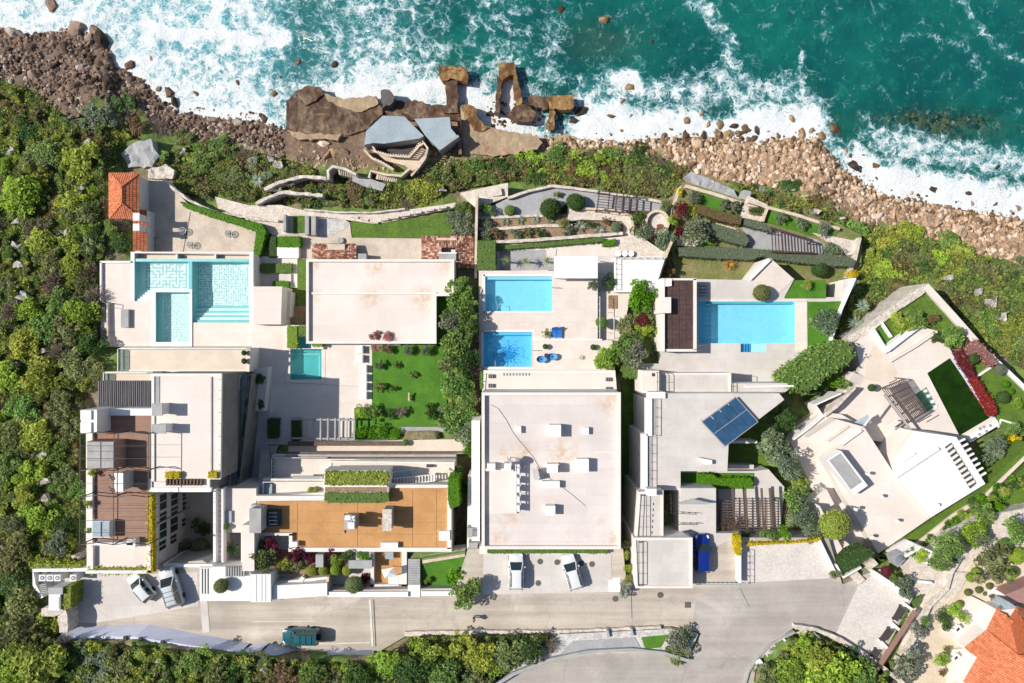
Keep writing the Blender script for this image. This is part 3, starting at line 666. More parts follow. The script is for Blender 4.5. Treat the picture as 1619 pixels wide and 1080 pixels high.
# stair path between the west villa and the terrace
prism('pavement', [(398,585),(430,590),(425,705),(440,705),(412,790),(378,790)],9.5,6, grayd, kind='structure', side=stucco)
st = stairs('garden_stairs', 'long narrow flight of grey steps in shade between the two western villas', [(408,768),(430,768),(424,705),(412,705)][::-1],9.6,13,14, grayd)
prism('planter_wall', [(398,583),(425,580),(417,650),(400,650)],11,6, stucco, gt); 
prism('lawn', [(588,545),(706,545),(706,676),(634,676),(634,690),(560,695),(560,645),(588,645)],9.35,5, lawnm, kind='structure', side=stucco)
prism('lawn', [(690,468),(712,468),(712,548),(690,548)],9.35,5, lawnm, kind='structure', side=stucco)
prism('lawn', R(470,409,484,484),6.6,4, lawnd, kind='structure', side=stucco); prism('pavement', R(455,484,486,512),6.6,4, soil, kind='structure', side=stucco)
prism('planter', R(587,520,633,546),9.7,9, greyc, gt, cap=0)
tag(prism('garden_bench', R(634,675,704,686),9.9,9.3, greyc, cap=0), 'long grey concrete garden bench at the inland edge of the lawn', 'bench')
vb = thing('villa', 'stepped villa with ochre roof terrace, planted roof bed and narrow white terraces', 'villa', 565,800,10)
block(vb, [(456,700),(740,694),(740,718),(456,718)],11.6,6, deckt, stucco)
prism('sun_shade', [(455,698),(637,698),(637,705),(455,705)],11.9,11.6, wood, vb, cap=0)
block(vb, [(430,720),(720,720),(720,800),(430,800)],13.2,6, deckw, stucco)
for k, (x0, x1, y0, y1, z) in enumerate([(436,722,714.5,717.5,13.35),(450,721,718.5,721.5,13.5),(475,721,722.6,725.6,13.65),(562,720,727,730.4,13.8)]): prism('louvre', R(x0, y0, x1, y1), z, z - .2, greyc if k % 2 else wood, vb, cap=0)
rail('railing', '', [(433,756),(433,722),(520,722)],13.2,.9, metalw, vb, n=5, gl=glass)
block(vb, [(522,729),(718,731),(718,775),(522,775)],14,8, deckw, stucco, .1,.2)
block(vb, [(417,757),(512,757),(512,784),(417,784)],15,8, deckw, stucco, .15,.25)
prism('sun_shade', R(462,753,510,757.5),15.6,15.2, greyc, vb, cap=0)
rail('railing', '', [(420,780),(420,760),(510,760)],15,.9, metalw, vb, n=5, gl=glass)
prism('awning', [(385,786),(417,762),(430,766),(430,786)],15.4,14, bluegr, vb)
prism('awning', [(410,742),(430,735),(525,740),(525,748),(470,752)],13.9,13.7, bluegr, vb, cap=0) if 0 else None
OR = [(408,793),(512,792),(614,792),(614,770),(712,772),(712,867),(461,867),(461,845),(408,845)]
prism('wall', [(407,785),(713,767),(714,872),(456,872),(456,847),(407,847)],16.6,8, stucco, vb)
prism('roof', OR, 16.9,16.6, orangef, vb, side=stucco)
ochd = M('ochre_joint', (.36,.19,.08))
for x in (470,565,652,690): bar('roof_joint', W(x, 796 if x < 610 else 775,16.92), W(x, 865,16.92),.03,.015, ochd, vb)
for y in (808,826,845): bar('roof_joint', W(425 if y < 840 else 465, y, 16.92), W(706, y, 16.92),.02,.015, ochd, vb)
for p in (R(456,866,714,872.5), R(457,844,462,868), R(409,843,462,847), R(707,771,713.5,868), R(405,784,513,791.5), R(614,766.5,709,771.5)): prism('parapet', p, 17.35,16.5, stucco, vb, cap=0)
gb = prism('roof_planter', R(512,744,614,790),18.1,15, stucco, vb)
prism('soil_bed', R(514,770,612,778),18.14,18, soil, gb, cap=0); prism('planter_rim', R(513,767,612,770),18.3,18, stucco, gb, cap=0)
pergola('white_ladder_frame', 'white slatted frame lying over the terrace beside the planted roof bed', [((622,757),(688,750)),((622,768),(688,760))], grid_slats([(624,756),(687,750),(687,760),(624,767)][0:1] + [(624,767),(687,760),(687,750)],14) , [(623,757),(687,751),(623,767),(687,760)],15.3,14, metalw, .12,.12, cat='frame')
t = prism('wind_scoop', [(614,747),(650,744),(652,752),(625,760)],15.0,14.4, bluegr, vb, cap=0)
prism('roof_gear', R(674,735,684,739),14.5,14, metal, vb, cap=0)
c = chimney(vb, 544,818,562,838,19.2,16.9, greyc, None)
for x0, y0, x1, y1, z in ((545,815,554,822,19.6),(553,816,561,823,19.5),(550,826,560,836,19.7)): prism('chimney_pot', R(x0, y0, x1, y1), z, 18.9, metalw, c, cap=0)
dish('satellite dish leaning on the chimney stack of the ochre roof', 557,822,20.2,16.9,.45,-2.8)
c = chimney(vb, 606,806,618,838,19.1,16.9, greyc, stonew); 
c = chimney(vb, 396,805,412,841,19.4,14, greyc, greyc)
lo = prism('skylight', R(421,806,443,832),17.3,16.9, metal, vb, cap=0); prism('skylight_pane', R(423,808,440,830),17.4,17.31, glassd, lo, cap=0)  # frame and pane are a painted chimney shadow, not a real skylight
for i in range(4): bar('shadow_patch_bar', W(425,811 + i * 6,17.43), W(438,811 + i * 6,17.43),.06,.04, metalw, lo)
ac_unit('grey fan unit against the east parapet of the ochre roof', 694,840,711,855,17.9,16.9, False, 'roof units on the ochre roof'); ac_unit('low dark unit on the inland parapet of the ochre roof', 602,858,629,866,17.5,16.9, False, 'roof units on the ochre roof')
prism('roof_box', R(461,857,470,865),17.7,16.9, white, vb, cap=0)
bar('roof_pipe', W(545,812,17), W(545,843,17),.08,.08, metal, vb)
# front terraces of the ochre villa down to the road
fr = thing('front_terrace', 'stepped front garden terrace with white planter walls below the ochre roof', 'terrace', 560,905,15)
prism('floor', [(403,847),(460,847),(460,872),(640,872),(640,945),(430,948),(403,935)],16.0,12, grayd, fr, side=stucco)
prism('wall', [(432,926),(517,922),(517,942),(432,948)],18.6,14, white, fr, cap=0)
prism('wall', R(517,936,645,944),18.4,14, white, fr, cap=0)
prism('wall', [(430,921),(516,912),(516,916),(430,926)],17.6,15, stucco, fr, cap=0); prism('wall', [(470,918),(478,912),(482,914),(474,926)],17.7,15, stucco, fr, cap=0)
prism('wall', [(516,912),(520,912),(520,940),(516,940)],18.0,15, cream, fr, cap=0)
prism('planter', [(425,868),(555,868),(555,908),(425,908)],16.5,15, soil, fr, side=stucco, cap=0)
prism('grey_cabinet', R(499,877,511,897),17.6,16, greyc, fr, cap=0); prism('canopy', R(551,886,588,899),18.0,17.8, greyc, fr, cap=0)
prism('terracotta_floor', R(590,873,636,925),16.2,15.5, orangef, fr, side=stucco, cap=0)
for p in (R(586,872,591,928), R(635,872,643,928), R(586,924,643,930)): prism('wall', p, 17.0,15, stucco, fr, cap=0)
pa = thing('parasol', 'square white parasol tilted over the small terracotta terrace', 'parasol', 613,905,16.2)
mk('canopy', [W(603,901,18.4), W(622,897,18.4), W(626,909,18.4), W(608,914,18.4), W(614.5,905,18.8)],[(0,1,4),(1,2,4),(2,3,4),(3,0,4)], white, pa); v = W(614.5,905,18.7); bar('pole', v, (v[0], v[1],16.2),.07,.07, metalw, pa)
so_ = thing('outdoor_sofa', 'white cushioned outdoor sofa beside the tilted parasol', 'sofa', 622,918,16.2); prism('seat', R(614,910,634,926),16.65,16.2, white, so_, cap=0); prism('backrest', R(630,908,635,926),17.0,16.66, white, so_, cap=0); prism('cushion', R(615.5,912,629,924),16.78,16.66, white, so_, cap=0)
tw_ = thing('garden_table', 'pale square garden table on the small terracotta terrace', 'table', 615,878,16.2); prism('table_top', R(609,873,622,884),16.95,16.85, bluegr, tw_, cap=0)
for x, y in ((610,874),(621,874),(610,883),(621,883)): v = W(x, y, 16.85); bar('leg', v, (v[0], v[1],16.2),.06,.06, metal, tw_)
stairs('entry_stairs', 'dark shaded flight of steps from the road up beside the terracotta terrace', [(645,884),(664,884),(664,926),(645,926)],16.9,18,11, greyc)
prism('pavement', R(645,925,664,944),18.1,15, white, kind='structure', cap=0)
prism('lawn', [(667,880),(735,870),(735,940),(667,940)],16.8,14, lawnm, kind='structure', side=stucco)
prism('wall', [(668,886),(735,876),(735,880),(668,891)],17.6,14, cream, fr, cap=0); prism('wall', R(666,935,720,942),18.5,14, white, fr, cap=0)
CAPS.append((R(716,700,745,905),11)); CAPS.append((R(700,690,760,760),10))
# ================================================================== third villa: two blue pools, big stained white roof
P1 = R(767.5,437,873,492); P2 = R(764.5,525,841,580)
dk = thing('pool_terrace', 'pinkish white pool deck with two blue rectangular pools', 'pool terrace', 850,510,6)
prism('deck', [(757,428),(945,428),(945,538),(842,538),(842,586),(757,586)],9.6,4, deckm, dk, holes=[P1, P2], side=stucco)
prism('deck', [(842.5,538),(968,538),(972,586),(842.5,586)],9.75,4, deckw, dk, side=stucco)
for p in (R(764,433.5,876,436.5), R(764,492.4,876,494), R(762,522,846,524.5), R(762,580.4,846,583), R(763,434,767,494), R(760.5,522,764,583)): prism('coping', p, 9.66,9.5, white, dk, cap=0)
prism('kerb', R(845,536,952,538.5),10.0,9.5, white, dk, cap=0)
p1 = pool('swimming_pool', 'pale blue rectangular pool, seaward of the two on the pinkish deck', P1,9.6,1.3, w_blue, tileb)
prism('pool_ledge', R(768,437.5,872.5,442),9.35,8.3, tileb, p1, cap=0)
p2 = pool('swimming_pool', 'deep blue pool with a dark star of mosaic beside the two blue chairs', P2,9.6,1.3, w_deep, tileb)
prism('pool_ledge', R(765,525.5,840.5,530),9.35,8.3, tileb, p2, cap=0)
V, Fc = [],[]; rr = random.Random(2)
for k in range(520):
 a = rr.random() * 6.28; r = abs(rr.gauss(0,13)); x, y = 803 + r * math.cos(a) * 1.0,561 + r * math.sin(a) * .75
 if 776 < x < 838 and 534 < y < 578:
  s = rr.uniform(.4,1.2); n = len(V); V += [W(x + dx * s, y + dy * s, 8.31 + .0001 * k) for dx, dy in ((-1,-.6),(1,-1),(.8,1),(-.7,.9))]; Fc.append((n + 3, n + 2, n + 1, n))
tag(mk('mosaic_star', V, Fc, tileB, p2), kind='stuff')
rail('pool_ladder', 'white steel ladder on the edge of the seaward blue pool', [(872,455),(883,455)],9.6,.6, metalg, n=1, cat='ladder'); rail('pool_ladder', 'white steel ladder on the deck side of the deep blue pool', [(840,554),(852,554)],9.6,.6, metalg, n=1, cat='ladder'); rail('pool_ladder', 'thin steel ladder at the inland corner of the deep blue pool', [(783,570),(783,579)],9.4,.6, metalg, n=1, cat='ladder'); rail('pool_ladder', 'thin steel ladder at the inland corner of the pale blue pool', [(786,482),(786,491)],9.4,.6, metalg, n=1, cat='ladder')
cn = thing('canopy', 'plain white flat canopy at the corner of the pale blue pool', 'canopy', 910,422,9); prism('canopy_roof', R(876,405,945,440),11.6,11.35, white, cn)
for x, y in ((878,438),(943,438),(878,407),(943,407)): v = W(x, y, 11.35); bar('post', v, (v[0], v[1],8.5),.12,.12, metalw, cn)
ot = thing('garden_building', 'flat white-roofed outbuilding with slanting end beside the leafy trees', 'building', 1000,440,6)
block(ot, [(971,407),(1052,407),(1036,456),(1032,462),(971,462)],9.2,4, white, stucco)
prism('pavement', [(945,405),(972,405),(972,462),(945,462)],7.4,4, grayd, kind='structure'); rail('railing', 'thin dark railing along the white roof of the slanting outbuilding', [(974,458),(974,409),(1048,409)],9.2,.8, metal, n=6)
prism('pavement', [(945,462),(1000,455),(990,500),(968,586),(945,586)],8.2,4, deckw, kind='structure', side=stucco)
prism('plant_bed', R(962,467,976,488),8.3,8, soil, dk, cap=0)
rail('railing', 'white railing down the east side of the pinkish pool deck', [(947,470),(947,535)],9.6,.9, metalw, n=6); rail('railing', 'white railing along the path below the slanting outbuilding', [(969,500),(969,545)],8.3,1.0, metalw, n=4)
prism('pergola_bed', [(743,515),(757,515),(757,665),(748,665)],9,5, soil, dk)
pergola('side_trellis', 'narrow brown timber trellis running between the hedge and the third villa', [((744,513),(747,664)),((757,513),(757,664))], grid_slats([(743,514),(758,514),(758,662),(747,662)],26),[(744,515),(747,662)],10.6,8, wooddk, .12,.14, cat='trellis')
cv = thing('villa', 'large villa with a rust-stained white parapet roof and two rows of roof vents', 'villa', 870,740,9)
block(cv, [(765,586),(972,586),(975,622),(763,622)],12.2,5, roofp, stucco, .12,.3)
for k in range(9): prism('roof_step', R(795 + k * 5,588,797 + k * 5,594),12.3,12.1, greyc, cv, cap=0)
for x, y in ((772,592),(772,607),(958,597),(958,612)): 
 h_ = prism('roof_window', R(x, y, x + 9, y + 6),12.5,12.1, metal, cv, cap=0)
 for j in range(3): bar('louvre', W(x + 1 + j * 3, y, 12.53), W(x + 1 + j * 3, y + 6,12.53),.06,.04, greyc, h_)
block(cv, [(762,621),(981,621),(981,868),(762,868)],19.2,5, roofw, stucco)
parapet('parapet', [(761.5,620.5),(981.5,620.5),(981.5,868.5),(761.5,868.5)],19.2,.55,.36, stucco, cv)
wallpath('walkway', [(752,665),(752,875)],17,8,13, white, parent=cv)
prism('wall', [(740,752),(752,752),(752,880),(738,880)],16,8, stucco, cv)
for y in range(670,870,14): bar('walkway_joint', W(746, y, 17.03), W(758, y, 17.03),.05,.03, greyc, cv)
for x0, y0, x1, y1, z in ((818,674,824,685,19.8),(868,672,887,691,20.6),(922,676,931,687,19.8),(865,734,884,748,20.5),(912,726,931,747,20.4),(857,761,885,772,20.0),(862,800,878,815,20.3),(770,733,783,744,20.3),(797,733,808,745,20.8)):
 chimney(cv, x0, y0, x1, y1, z, 19.2, white, None, 'roof_vent')
bar('vent_slot', W(883,735,20.5), W(883,747,20.5),.12,.2, metal, cv)
prism('roof_kerb', R(776,745,817,812),19.5,19.2, roofp, cv, cap=0); prism('roof_kerb', R(763,741,812,745),19.62,19.2, stucco, cv, cap=0); prism('roof_kerb', R(944,713,978,715),19.4,19.2, stucco, cv, cap=0)
for y in (729,740,756,769,785,799):
 i = (729,740,756,769,785,799).index(y); ac_unit('white outdoor unit in the roof row, number %s from the dish' % ['one', 'two', 'three', 'four', 'five', 'six'][i] if i else 'white outdoor unit in the roof row, next to the dish', 816.5, y, 821.5, y + 10,20.5,19.2, False, 'units in a row on the stained white roof')
ft2 = thing('unit_rack', 'long white frame carrying the row of outdoor units on the stained roof', 'rack', 818,770,19.2)
bar('rail', W(815,728,20.55), W(815,810,20.55),.1,.12, metalw, ft2); bar('rail', W(822.5,728,20.3), W(822.5,810,20.3),.1,.12, metalw, ft2)
for y in range(728,812,9): v = W(815, y, 20.5); bar('post', v, (v[0], v[1],19.2),.06,.06, metalw, ft2)
dish('satellite dish at the seaward end of the unit row on the stained roof', 807,728,21.4,19.2,.55,-2.6)
sp2 = thing('solar_heater', 'tilted dark solar panel beside the row of roof units', 'solar panel', 846,751,19.2); mk('panel', [W(841,742,19.9), W(850,740.5,20.5), W(854,757,20.5), W(844.5,760,19.9), W(841,742,19.8), W(850,740.5,20.4), W(854,757,20.4), W(844.5,760,19.8)],[(0,1,2,3),(4,5,6,7),(0,1,5,4),(1,2,6,5),(2,3,7,6),(3,0,4,7)], greyc, sp2)
for x, y in ((850,741),(854,757)): v = W(x, y, 20.4); bar('leg', v, (v[0], v[1],19.2),.05,.05, metal, sp2)
tube('roof_hose', [W(x, y, 19.26) for x, y in ((776,640),(787,646),(800,664),(810,683),(815,690),(830,708),(842,722),(853,741),(862,752),(880,764),(905,783),(925,800))],.04, M('grey_hose', (.5,.46,.43)), cv)
for y, x0, x1 in ((628,790,975),(752,840,975),(693,860,940)): bar('membrane_seam', W(x0, y, 19.22), W(x1, y, 19.22),.04,.02, deckt, cv)
CAPS.append((R(982,590,1006,900),8)); CAPS.append((R(735,880,765,905),15))
tag(prism('lane', [(984,590),(1016,590),(1006,905),(980,905)],8.2,6, lawnd, cap=0), kind='structure')
prism('stair_wall', R(758,864,770,876),18.4,14, stucco, cv, cap=0); prism('planter', R(766,867,960,876),18.5,15, stucco, cv, cap=0)
stairs('white_steps', 'white steps climbing beside the planted bed east of the parked cars', [(968,880),(984,880),(980,918),(968,918)],16.5,18.1,9, white)
prism('pavement', R(963,917,981,936),18.15,15, white, kind='structure', cap=0)
u_ = thing('planter_box', 'grey box planters along the third villa wall by the parking bay', 'planter', 745,850,15); prism('box', R(739,835,747,850),17.6,14, greyc, u_, cap=0); prism('box', R(741,858,755,876),17.8,14, greyc, u_, cap=0)
# ================================================================== fourth villa: brown deck pergola, blue pool, solar roof
P4 = [(1104,477),(1257,477),(1257,543),(1210,543),(1210,557),(1171,557),(1171,543),(1104,543)]
d4 = thing('pool_terrace', 'pale pool deck with a long bright blue pool', 'pool terrace', 1180,510,6)
prism('deck', [(1044,446),(1052,440),(1185,443),(1210,410),(1256,441),(1240,470),(1330,470),(1334,443),(1358,443),(1335,476),(1276,478),(1278,555),(1292,561),(1245,595),(1240,620),(1013,620),(1016,575),(1044,575)],10,4, grayd, d4, holes=[P4], side=stucco)
prism('deck_pad', [(1187,440),(1218,408),(1255,441),(1222,474)],10.06,9.8, deckm, d4, cap=0)
wallpath('deck_wall', [(1186,441),(1217,410)],10.5,8,5, white, parent=d4)
for p in (R(1101,473.5,1276,476.5), R(1258,476,1276,556)): prism('coping', p, 10.05,9.8, deckw, d4, cap=0)
p4 = pool('swimming_pool', 'long bright blue pool beside the dark timber roof', P4,10,1.4, w_blue, tileb)
prism('pool_ledge', R(1121,477.3,1256,480),9.75,8.6, tilet, p4, cap=0)
for k in range(4): prism('pool_step', R(1172 + k * 4.2,543.5,1174 + k * 4.2,556.5),9.6,8.6, tileB, p4, cap=0)
prism('pool_ledge', R(1187,544,1209.5,556.6),9.5,8.6, tilep, p4, cap=0)
tp = thing('timber_pavilion', 'open pavilion roofed with dark brown timber planks beside the blue pool', 'pavilion', 1073,500,9)
prism('wall', R(1046,440,1051,556),12.9,8, stucco, tp, cap=0); prism('beam', R(1096.5,441,1101.5,553),12.6,12.3, stucco, tp, cap=0); prism('beam', R(1049,552,1101.5,556),12.6,12.3, stucco, tp, cap=0); prism('beam', R(1051,440,1101,443),12.6,12.3, stucco, tp, cap=0)
for k in range(4):
 for j in range(14): prism('plank', [(1052 + k * 11.2,443.5 + j * 7.75),(1062.7 + k * 11.2,443.5 + j * 7.75),(1062.7 + k * 11.2,450.9 + j * 7.75),(1052 + k * 11.2,450.9 + j * 7.75)],12.4 + .02 * ((k * 3 + j) % 3),12.25, wooddk, tp, cap=0)
for x, y in ((1099,443),(1099,500),(1099,552)): v = W(x, y, 12.3); bar('post', v, (v[0], v[1],10),.14,.14, white, tp)
prism('chimney', R(1044,470,1061,495),13.6,9, stucco, tp, cap=0)
prism('shed_roof', [(1042,447),(1055,440),(1062,441),(1062,452),(1045,454)],12.8,9, white, tp, cap=0)
for i in range(4):
 t = thing('lounge_chair', 'slatted grey lounge chair under the timber pavilion, %s' % ['first from the sea', 'second from the sea', 'third from the sea', 'fourth from the sea'][i], 'chair', 1108,450 + i * 5,10, 'lounge chairs in the pavilion shade')
 prism('seat', R(1104,448 + i * 5.2,1119,451.6 + i * 5.2),10.35,10.2, greyc, t, cap=0); prism('backrest', R(1103,448 + i * 5.2,1105,451.6 + i * 5.2),10.8,10.3, greyc, t, cap=0)
 for x in (1105,1118): 
  v = W(x, 450 + i * 5.2,10.2); bar('leg', v, (v[0], v[1],10),.05,.3, metal, t)
sv = thing('villa', 'villa with grey white roof carrying a big blue solar array, stepped to a flat garage', 'villa', 1100,700,9)
block(sv, [(1042,590),(1155,590),(1155,625),(1042,625)],14,5, grayd, stucco, .15,.25)
block(sv, [(1016,586),(1042,586),(1042,625),(1016,625)],15.2,5, roofp, stucco)
chimney(sv, 1026,620,1052,630,17.6,14, white, None, 'roof_vent'); prism('roof_hatch', R(1031,590,1034,595),15.4,15.1, metal, sv, cap=0)
rail('railing', '', [(1038,618),(1038,589),(1046,589),(1046,618)],15.3,.6, metal, sv, n=2)
block(sv, [(1030,622),(1232,622),(1240,632),(1152,700),(1150,745),(1076,745),(1076,775),(1030,775)],17.2,5, grayd, stucco)
prism('roof', [(1158,606),(1262,606),(1238,622),(1158,622)],14,8, grayd, sv, side=stucco); prism('parapet', [(1180,610),(1255,609),(1255,612),(1180,613)],14.5,13.9, white, sv, cap=0)
rail('railing', '', [(1157,592),(1157,620),(1238,620)],14,.7, metal, sv, n=3)
for p in ([(1022,630),(1031,630),(1031,689),(1022,689)],[(1014,686),(1024,686),(1024,775),(1014,775)]): prism('side_terrace', p, 17.5,5, white, sv)
for p in ([(1032,630),(1036.5,630),(1036.5,688),(1032,688)],[(1025,688),(1030,688),(1030,770),(1025,770)]): prism('light_well', p, 17.24,17.1, greyc, sv, cap=0)
rail('railing', '', [(1037,630),(1037,688)],17.2,.7, metal, sv, n=4); rail('railing', '', [(1030,690),(1030,770)],17.2,.7, metal, sv, n=6)
prism('roof_vent', [(1106,724),(1126,728),(1126,734),(1114,735)],17.9,17.2, white, sv, cap=0)
sa = thing('solar_array', 'tilted blue solar array of eight panels on the fourth villa roof', 'solar panels', 1155,668,17.2)
qs = [(1163,628,17.8),(1198,667,17.8),(1146,706,19.0),(1109.5,667,19.0)]
def q3(u, v):
 a, b, c_, d_ = [Vector(W(*p)) for p in qs]; return a.lerp(b, u).lerp(d_.lerp(c_, u), v)
for i in range(2):
 for j in range(4):
  u0, u1, v0, v1 = i / 2 + .012, i / 2 + .488, j / 4 + .008, j / 4 + .242
  P = [q3(u0, v0), q3(u1, v0), q3(u1, v1), q3(u0, v1)]; D = Vector((0,0,.06)); V = [tuple(p + D) for p in P] + [tuple(p) for p in P]
  mk('solar_panel', V, [(0,1,2,3),(0,1,5,4),(1,2,6,5),(2,3,7,6),(3,0,4,7)], solar, sa)
for u0, v0, u1, v1 in ((0,0,1,0),(1,0,1,1),(1,1,0,1),(0,1,0,0),(.5,0,.5,1)): bar('array_frame', q3(u0, v0), q3(u1, v1),.12,.1, metalg, sa)
for u, v in ((.05,.05),(.95,.05),(.95,.95),(.05,.95)): p = q3(u, v); bar('leg', p, (p.x, p.y, 17),.08,.08, metalg, sa)
CAPS.append(([(1152,700),(1205,660),(1215,760),(1152,745)],11))
tag(prism('courtyard', [(1152,700),(1240,633),(1260,660),(1205,756),(1152,745)],11.3,9, lawnd, cap=0), kind='structure')
prism('wall', [(1152,697),(1197,697),(1197,701),(1152,701)],14,10, stucco, sv, cap=0); prism('wall', R(1152,735,1192,745),13,10, grayd, sv, cap=0)
prism('terrace', [(1076,745),(1195,745),(1215,742),(1240,770),(1234,842),(1132,842),(1132,770),(1076,770)],14.4,9, grayd, sv, side=stucco)
prism('hedge_bed', R(1077,748,1192,773),14.5,14, lawnm, sv, cap=0)
pergola('trellis_pergola', 'brown timber trellis over the small terrace behind the blue car', [((x, 772),(x + 4,843)) for x in (1134,1158,1178,1204,1217)], grid_slats([(1134,792),(1228,792),(1228,842),(1134,842)],13),[(1135,842),(1228,842),(1135,792),(1228,792)],16.6,14.4, wood, .24,.1)
for k in range(9): bar('rafter', W(1139 + k * 10.5,790,16.72), W(1139 + k * 10.5,842,16.72),.09,.08, wooddk, bpy.data.objects['trellis_pergola'])
prism('pavement', [(1132,843),(1172,843),(1172,915),(1098,918),(1098,850),(1076,842),(1076,772),(1132,772)],17.9,12, grayd, kind='structure', side=stucco)
block(sv, [(1010,778),(1048,775),(1048,852),(1004,852)],19.2,8, grayd, stucco, .15,.25)
block(sv, [(1002,850),(1094,850),(1094,929),(1005,929)],20.2,10, grayd, stucco, .15,.25)
for p in ([(1012,782),(1021,782),(1021,850),(1009,850)],[(1009,856),(1016,856),(1016,924),(1009,924)]): rail('railing', '', p + p[:1],20.3 if p[0][1] > 800 else 19.3,.5, metal, sv, n=4)
prism('roof_vent', R(1023,773,1038,784),20.3,19, white, sv, cap=0)
for k in range(6): prism('roof_drain', R(1032.5 - k * .5,795 + k * 9,1034 - k * .5,799 + k * 9),19.23,19.1, metal, sv, cap=0)
mk('porch_roof', [W(1049,850,20), W(1092,850,20), W(1092,848,19.2), W(1078,840,19.4), W(1050,846,19.2)],[(0,1,2,3),(0,3,4)], greyc, sv)
prism('porch_roof', [(1073,795),(1095,789),(1122,795),(1122,797.5),(1073,797.5)],19.3,19.1, greyc, sv, cap=0)
rail('railing', 'dark railing round the car court terrace', [(1058,780),(1058,808),(1098,810)],17.9,1, metal, n=4)
rail('railing', 'dark garden railing across the court north of the blue car', [(1060,826),(1100,826)],17.9,1, metal, n=4)
wallpath('wall', [(1170,860),(1170,922)],19.2,15,4, white, 'white wall between the blue car court and the speckled drive', 'wall')
rail('car_gate', 'low open metal gate in front of the blue car', [(1098,920),(1168,920)],18,.9, metalg, n=10, cat='gate'); rail('railing', 'dark railing at the edge of the speckled drive beside the white wall', [(1182,868),(1182,920)],18,.9, metal, n=5)
CAPS.append((R(1048,772,1080,850),14.5))
# ================================================================== fifth villa, set at an angle, with a murky green pool
GP = [(1466,590),(1502,566),(1566,660),(1517,689)]; SPA = [(1446,624),(1465,612),(1481,642),(1462,654)]
d5 = thing('pool_terrace', 'angled white stone terrace with a murky green pool and a small spa', 'pool terrace', 1440,590,8)
prism('deck', [(1352,541),(1380,523),(1404,556),(1456,516),(1480,523),(1492,536),(1506,558),(1512,562),(1576,664),(1524,698),(1440,690),(1400,700),(1340,690),(1249,700),(1262,672),(1316,634),(1352,610),(1360,580)],11.5,5, deckw, d5, holes=[GP, SPA], side=stonew)
prism('deck_pad', [(1382,545),(1402,558),(1420,590),(1400,606),(1366,600),(1368,570)],11.53,11.4, deckt, d5, cap=0)
gp = pool('swimming_pool', 'rectangular pool of murky dark green water with a white rim', GP, 11.5,1.5, w_green, tileg)
pool('spa_pool', 'small pale green spa joined to the murky pool under the trellis', SPA, 11.5,.8, w_spa, tilesp)
prism('pool_ledge', [(1500,568),(1502.5,567),(1565,659.5),(1561,661)],11.2,10, tilet, gp, cap=0); prism('pool_ledge', [(1467,590.5),(1502,567.5),(1504,570),(1469,593)],10.8,10, tileg, gp, cap=0); prism('pool_ledge', [(1514,684),(1561,658),(1564,660),(1517,688)],11.1,10, tilet, gp, cap=0)
prism('coping', [(1502,565),(1507,561),(1574,660),(1567,662)],11.56,11.3, lavw, d5, cap=0); prism('coping', [(1528,690),(1577,664),(1580,672),(1534,700)],11.58,10, white, d5, cap=0)
for i, (x, y) in enumerate(((1464,618),(1469,626),(1475,635),(1480,643))): prism('stepping_block', disc_pts(x, y, 3.2,4,.55),11.62,11.2, white, d5, cap=0)
for i, (x, y) in enumerate(((1550,678),(1560,682),(1566,673),(1549,687),(1556,675))): prism('pebble_slab', disc_pts(x, y, 2.6,9),11.61,11.4, greyc, d5, cap=0)
wallpath('boundary_wall', [(1343,537),(1372,521),(1420,484),(1466,453)],11.3,5,12, stonew, 'broad rough white stone wall running seaward to the pointed corner', 'wall', rough=.06)
wallpath('boundary_wall', [(1464,452),(1504,496),(1544,541)],11.3,5,11, deckw, 'broad white stone wall from the pointed corner inland to the red hedge', 'wall')
wallpath('boundary_wall', [(1543,540),(1582,576),(1630,622)],11.4,5,6, white, 'white wall beyond the red hedge along the wild slope', 'wall')
prism('lawn', [(1396,508),(1462,460),(1540,542),(1507,556),(1480,523),(1456,516),(1405,552)],10.9,6, lawnd, kind='structure', side=stonew); prism('lawn', [(1382,520),(1396,508),(1410,532),(1402,552)],10.95,6, lawnm, kind='structure')
wallpath('divider_wall', [(1394,509),(1410,533)],11.5,8,3.4, white, 'thin white wall dividing the two lawns in the pointed garden', 'wall')
wallpath('garden_wall', [(1403,553),(1430,532),(1457,512)],12.2,8,8, white, 'stepped white wall at the seaward side of the angled terrace', 'wall'); wallpath('garden_wall', [(1408,571),(1450,546),(1482,524)],11.9,8,4, deckw, 'low pale bench wall crossing the angled terrace', 'wall')
wallpath('garden_wall', [(1381,522),(1403,557)],12,8,6, white, 'short thick white wall at the gate of the angled terrace', 'wall')
prism('lawn', [(1510,560),(1546,543),(1625,618),(1630,690),(1580,676)],11.0,6, lawnd, kind='structure', side=stonew)
wallpath('divider_wall', [(1546,595),(1567,581)],11.3,9,3, white, 'thin white kerb across the lawn beside the topiary balls', 'wall'); wallpath('divider_wall', [(1578,676),(1584,664),(1612,673)],11.3,9,3, white, 'bent white kerb at the inland end of the red hedge', 'wall')
q = [(1394,614),(1430,599),(1464,650),(1436,668)]
pergola('trellis_pergola', 'brown timber trellis pergola at an angle over the terrace beside the green pool', grid_slats(q, 5), grid_slats([q[1], q[2], q[3], q[0]],14),[q[0], q[1], q[2], q[3]],13.9,11.5, wood, .14,.08)
for k in range(9): bar('slat', W(*lerp2((1418,600),(1473,656), k / 8),14.1), W(*lerp2((1406,606),(1452,668), k / 8),14.1),.08,.1, wooddk, bpy.data.objects['trellis_pergola.001'])
v5 = thing('villa', 'angled villa of sharp white flat roofs with a slatted roof opening', 'villa', 1430,760,9)
prism('terrace', [(1249,696),(1302,652),(1330,655),(1366,676),(1420,760),(1395,880),(1342,892),(1305,850),(1296,800),(1270,742)],13.0,6, deckw, v5, side=stucco)
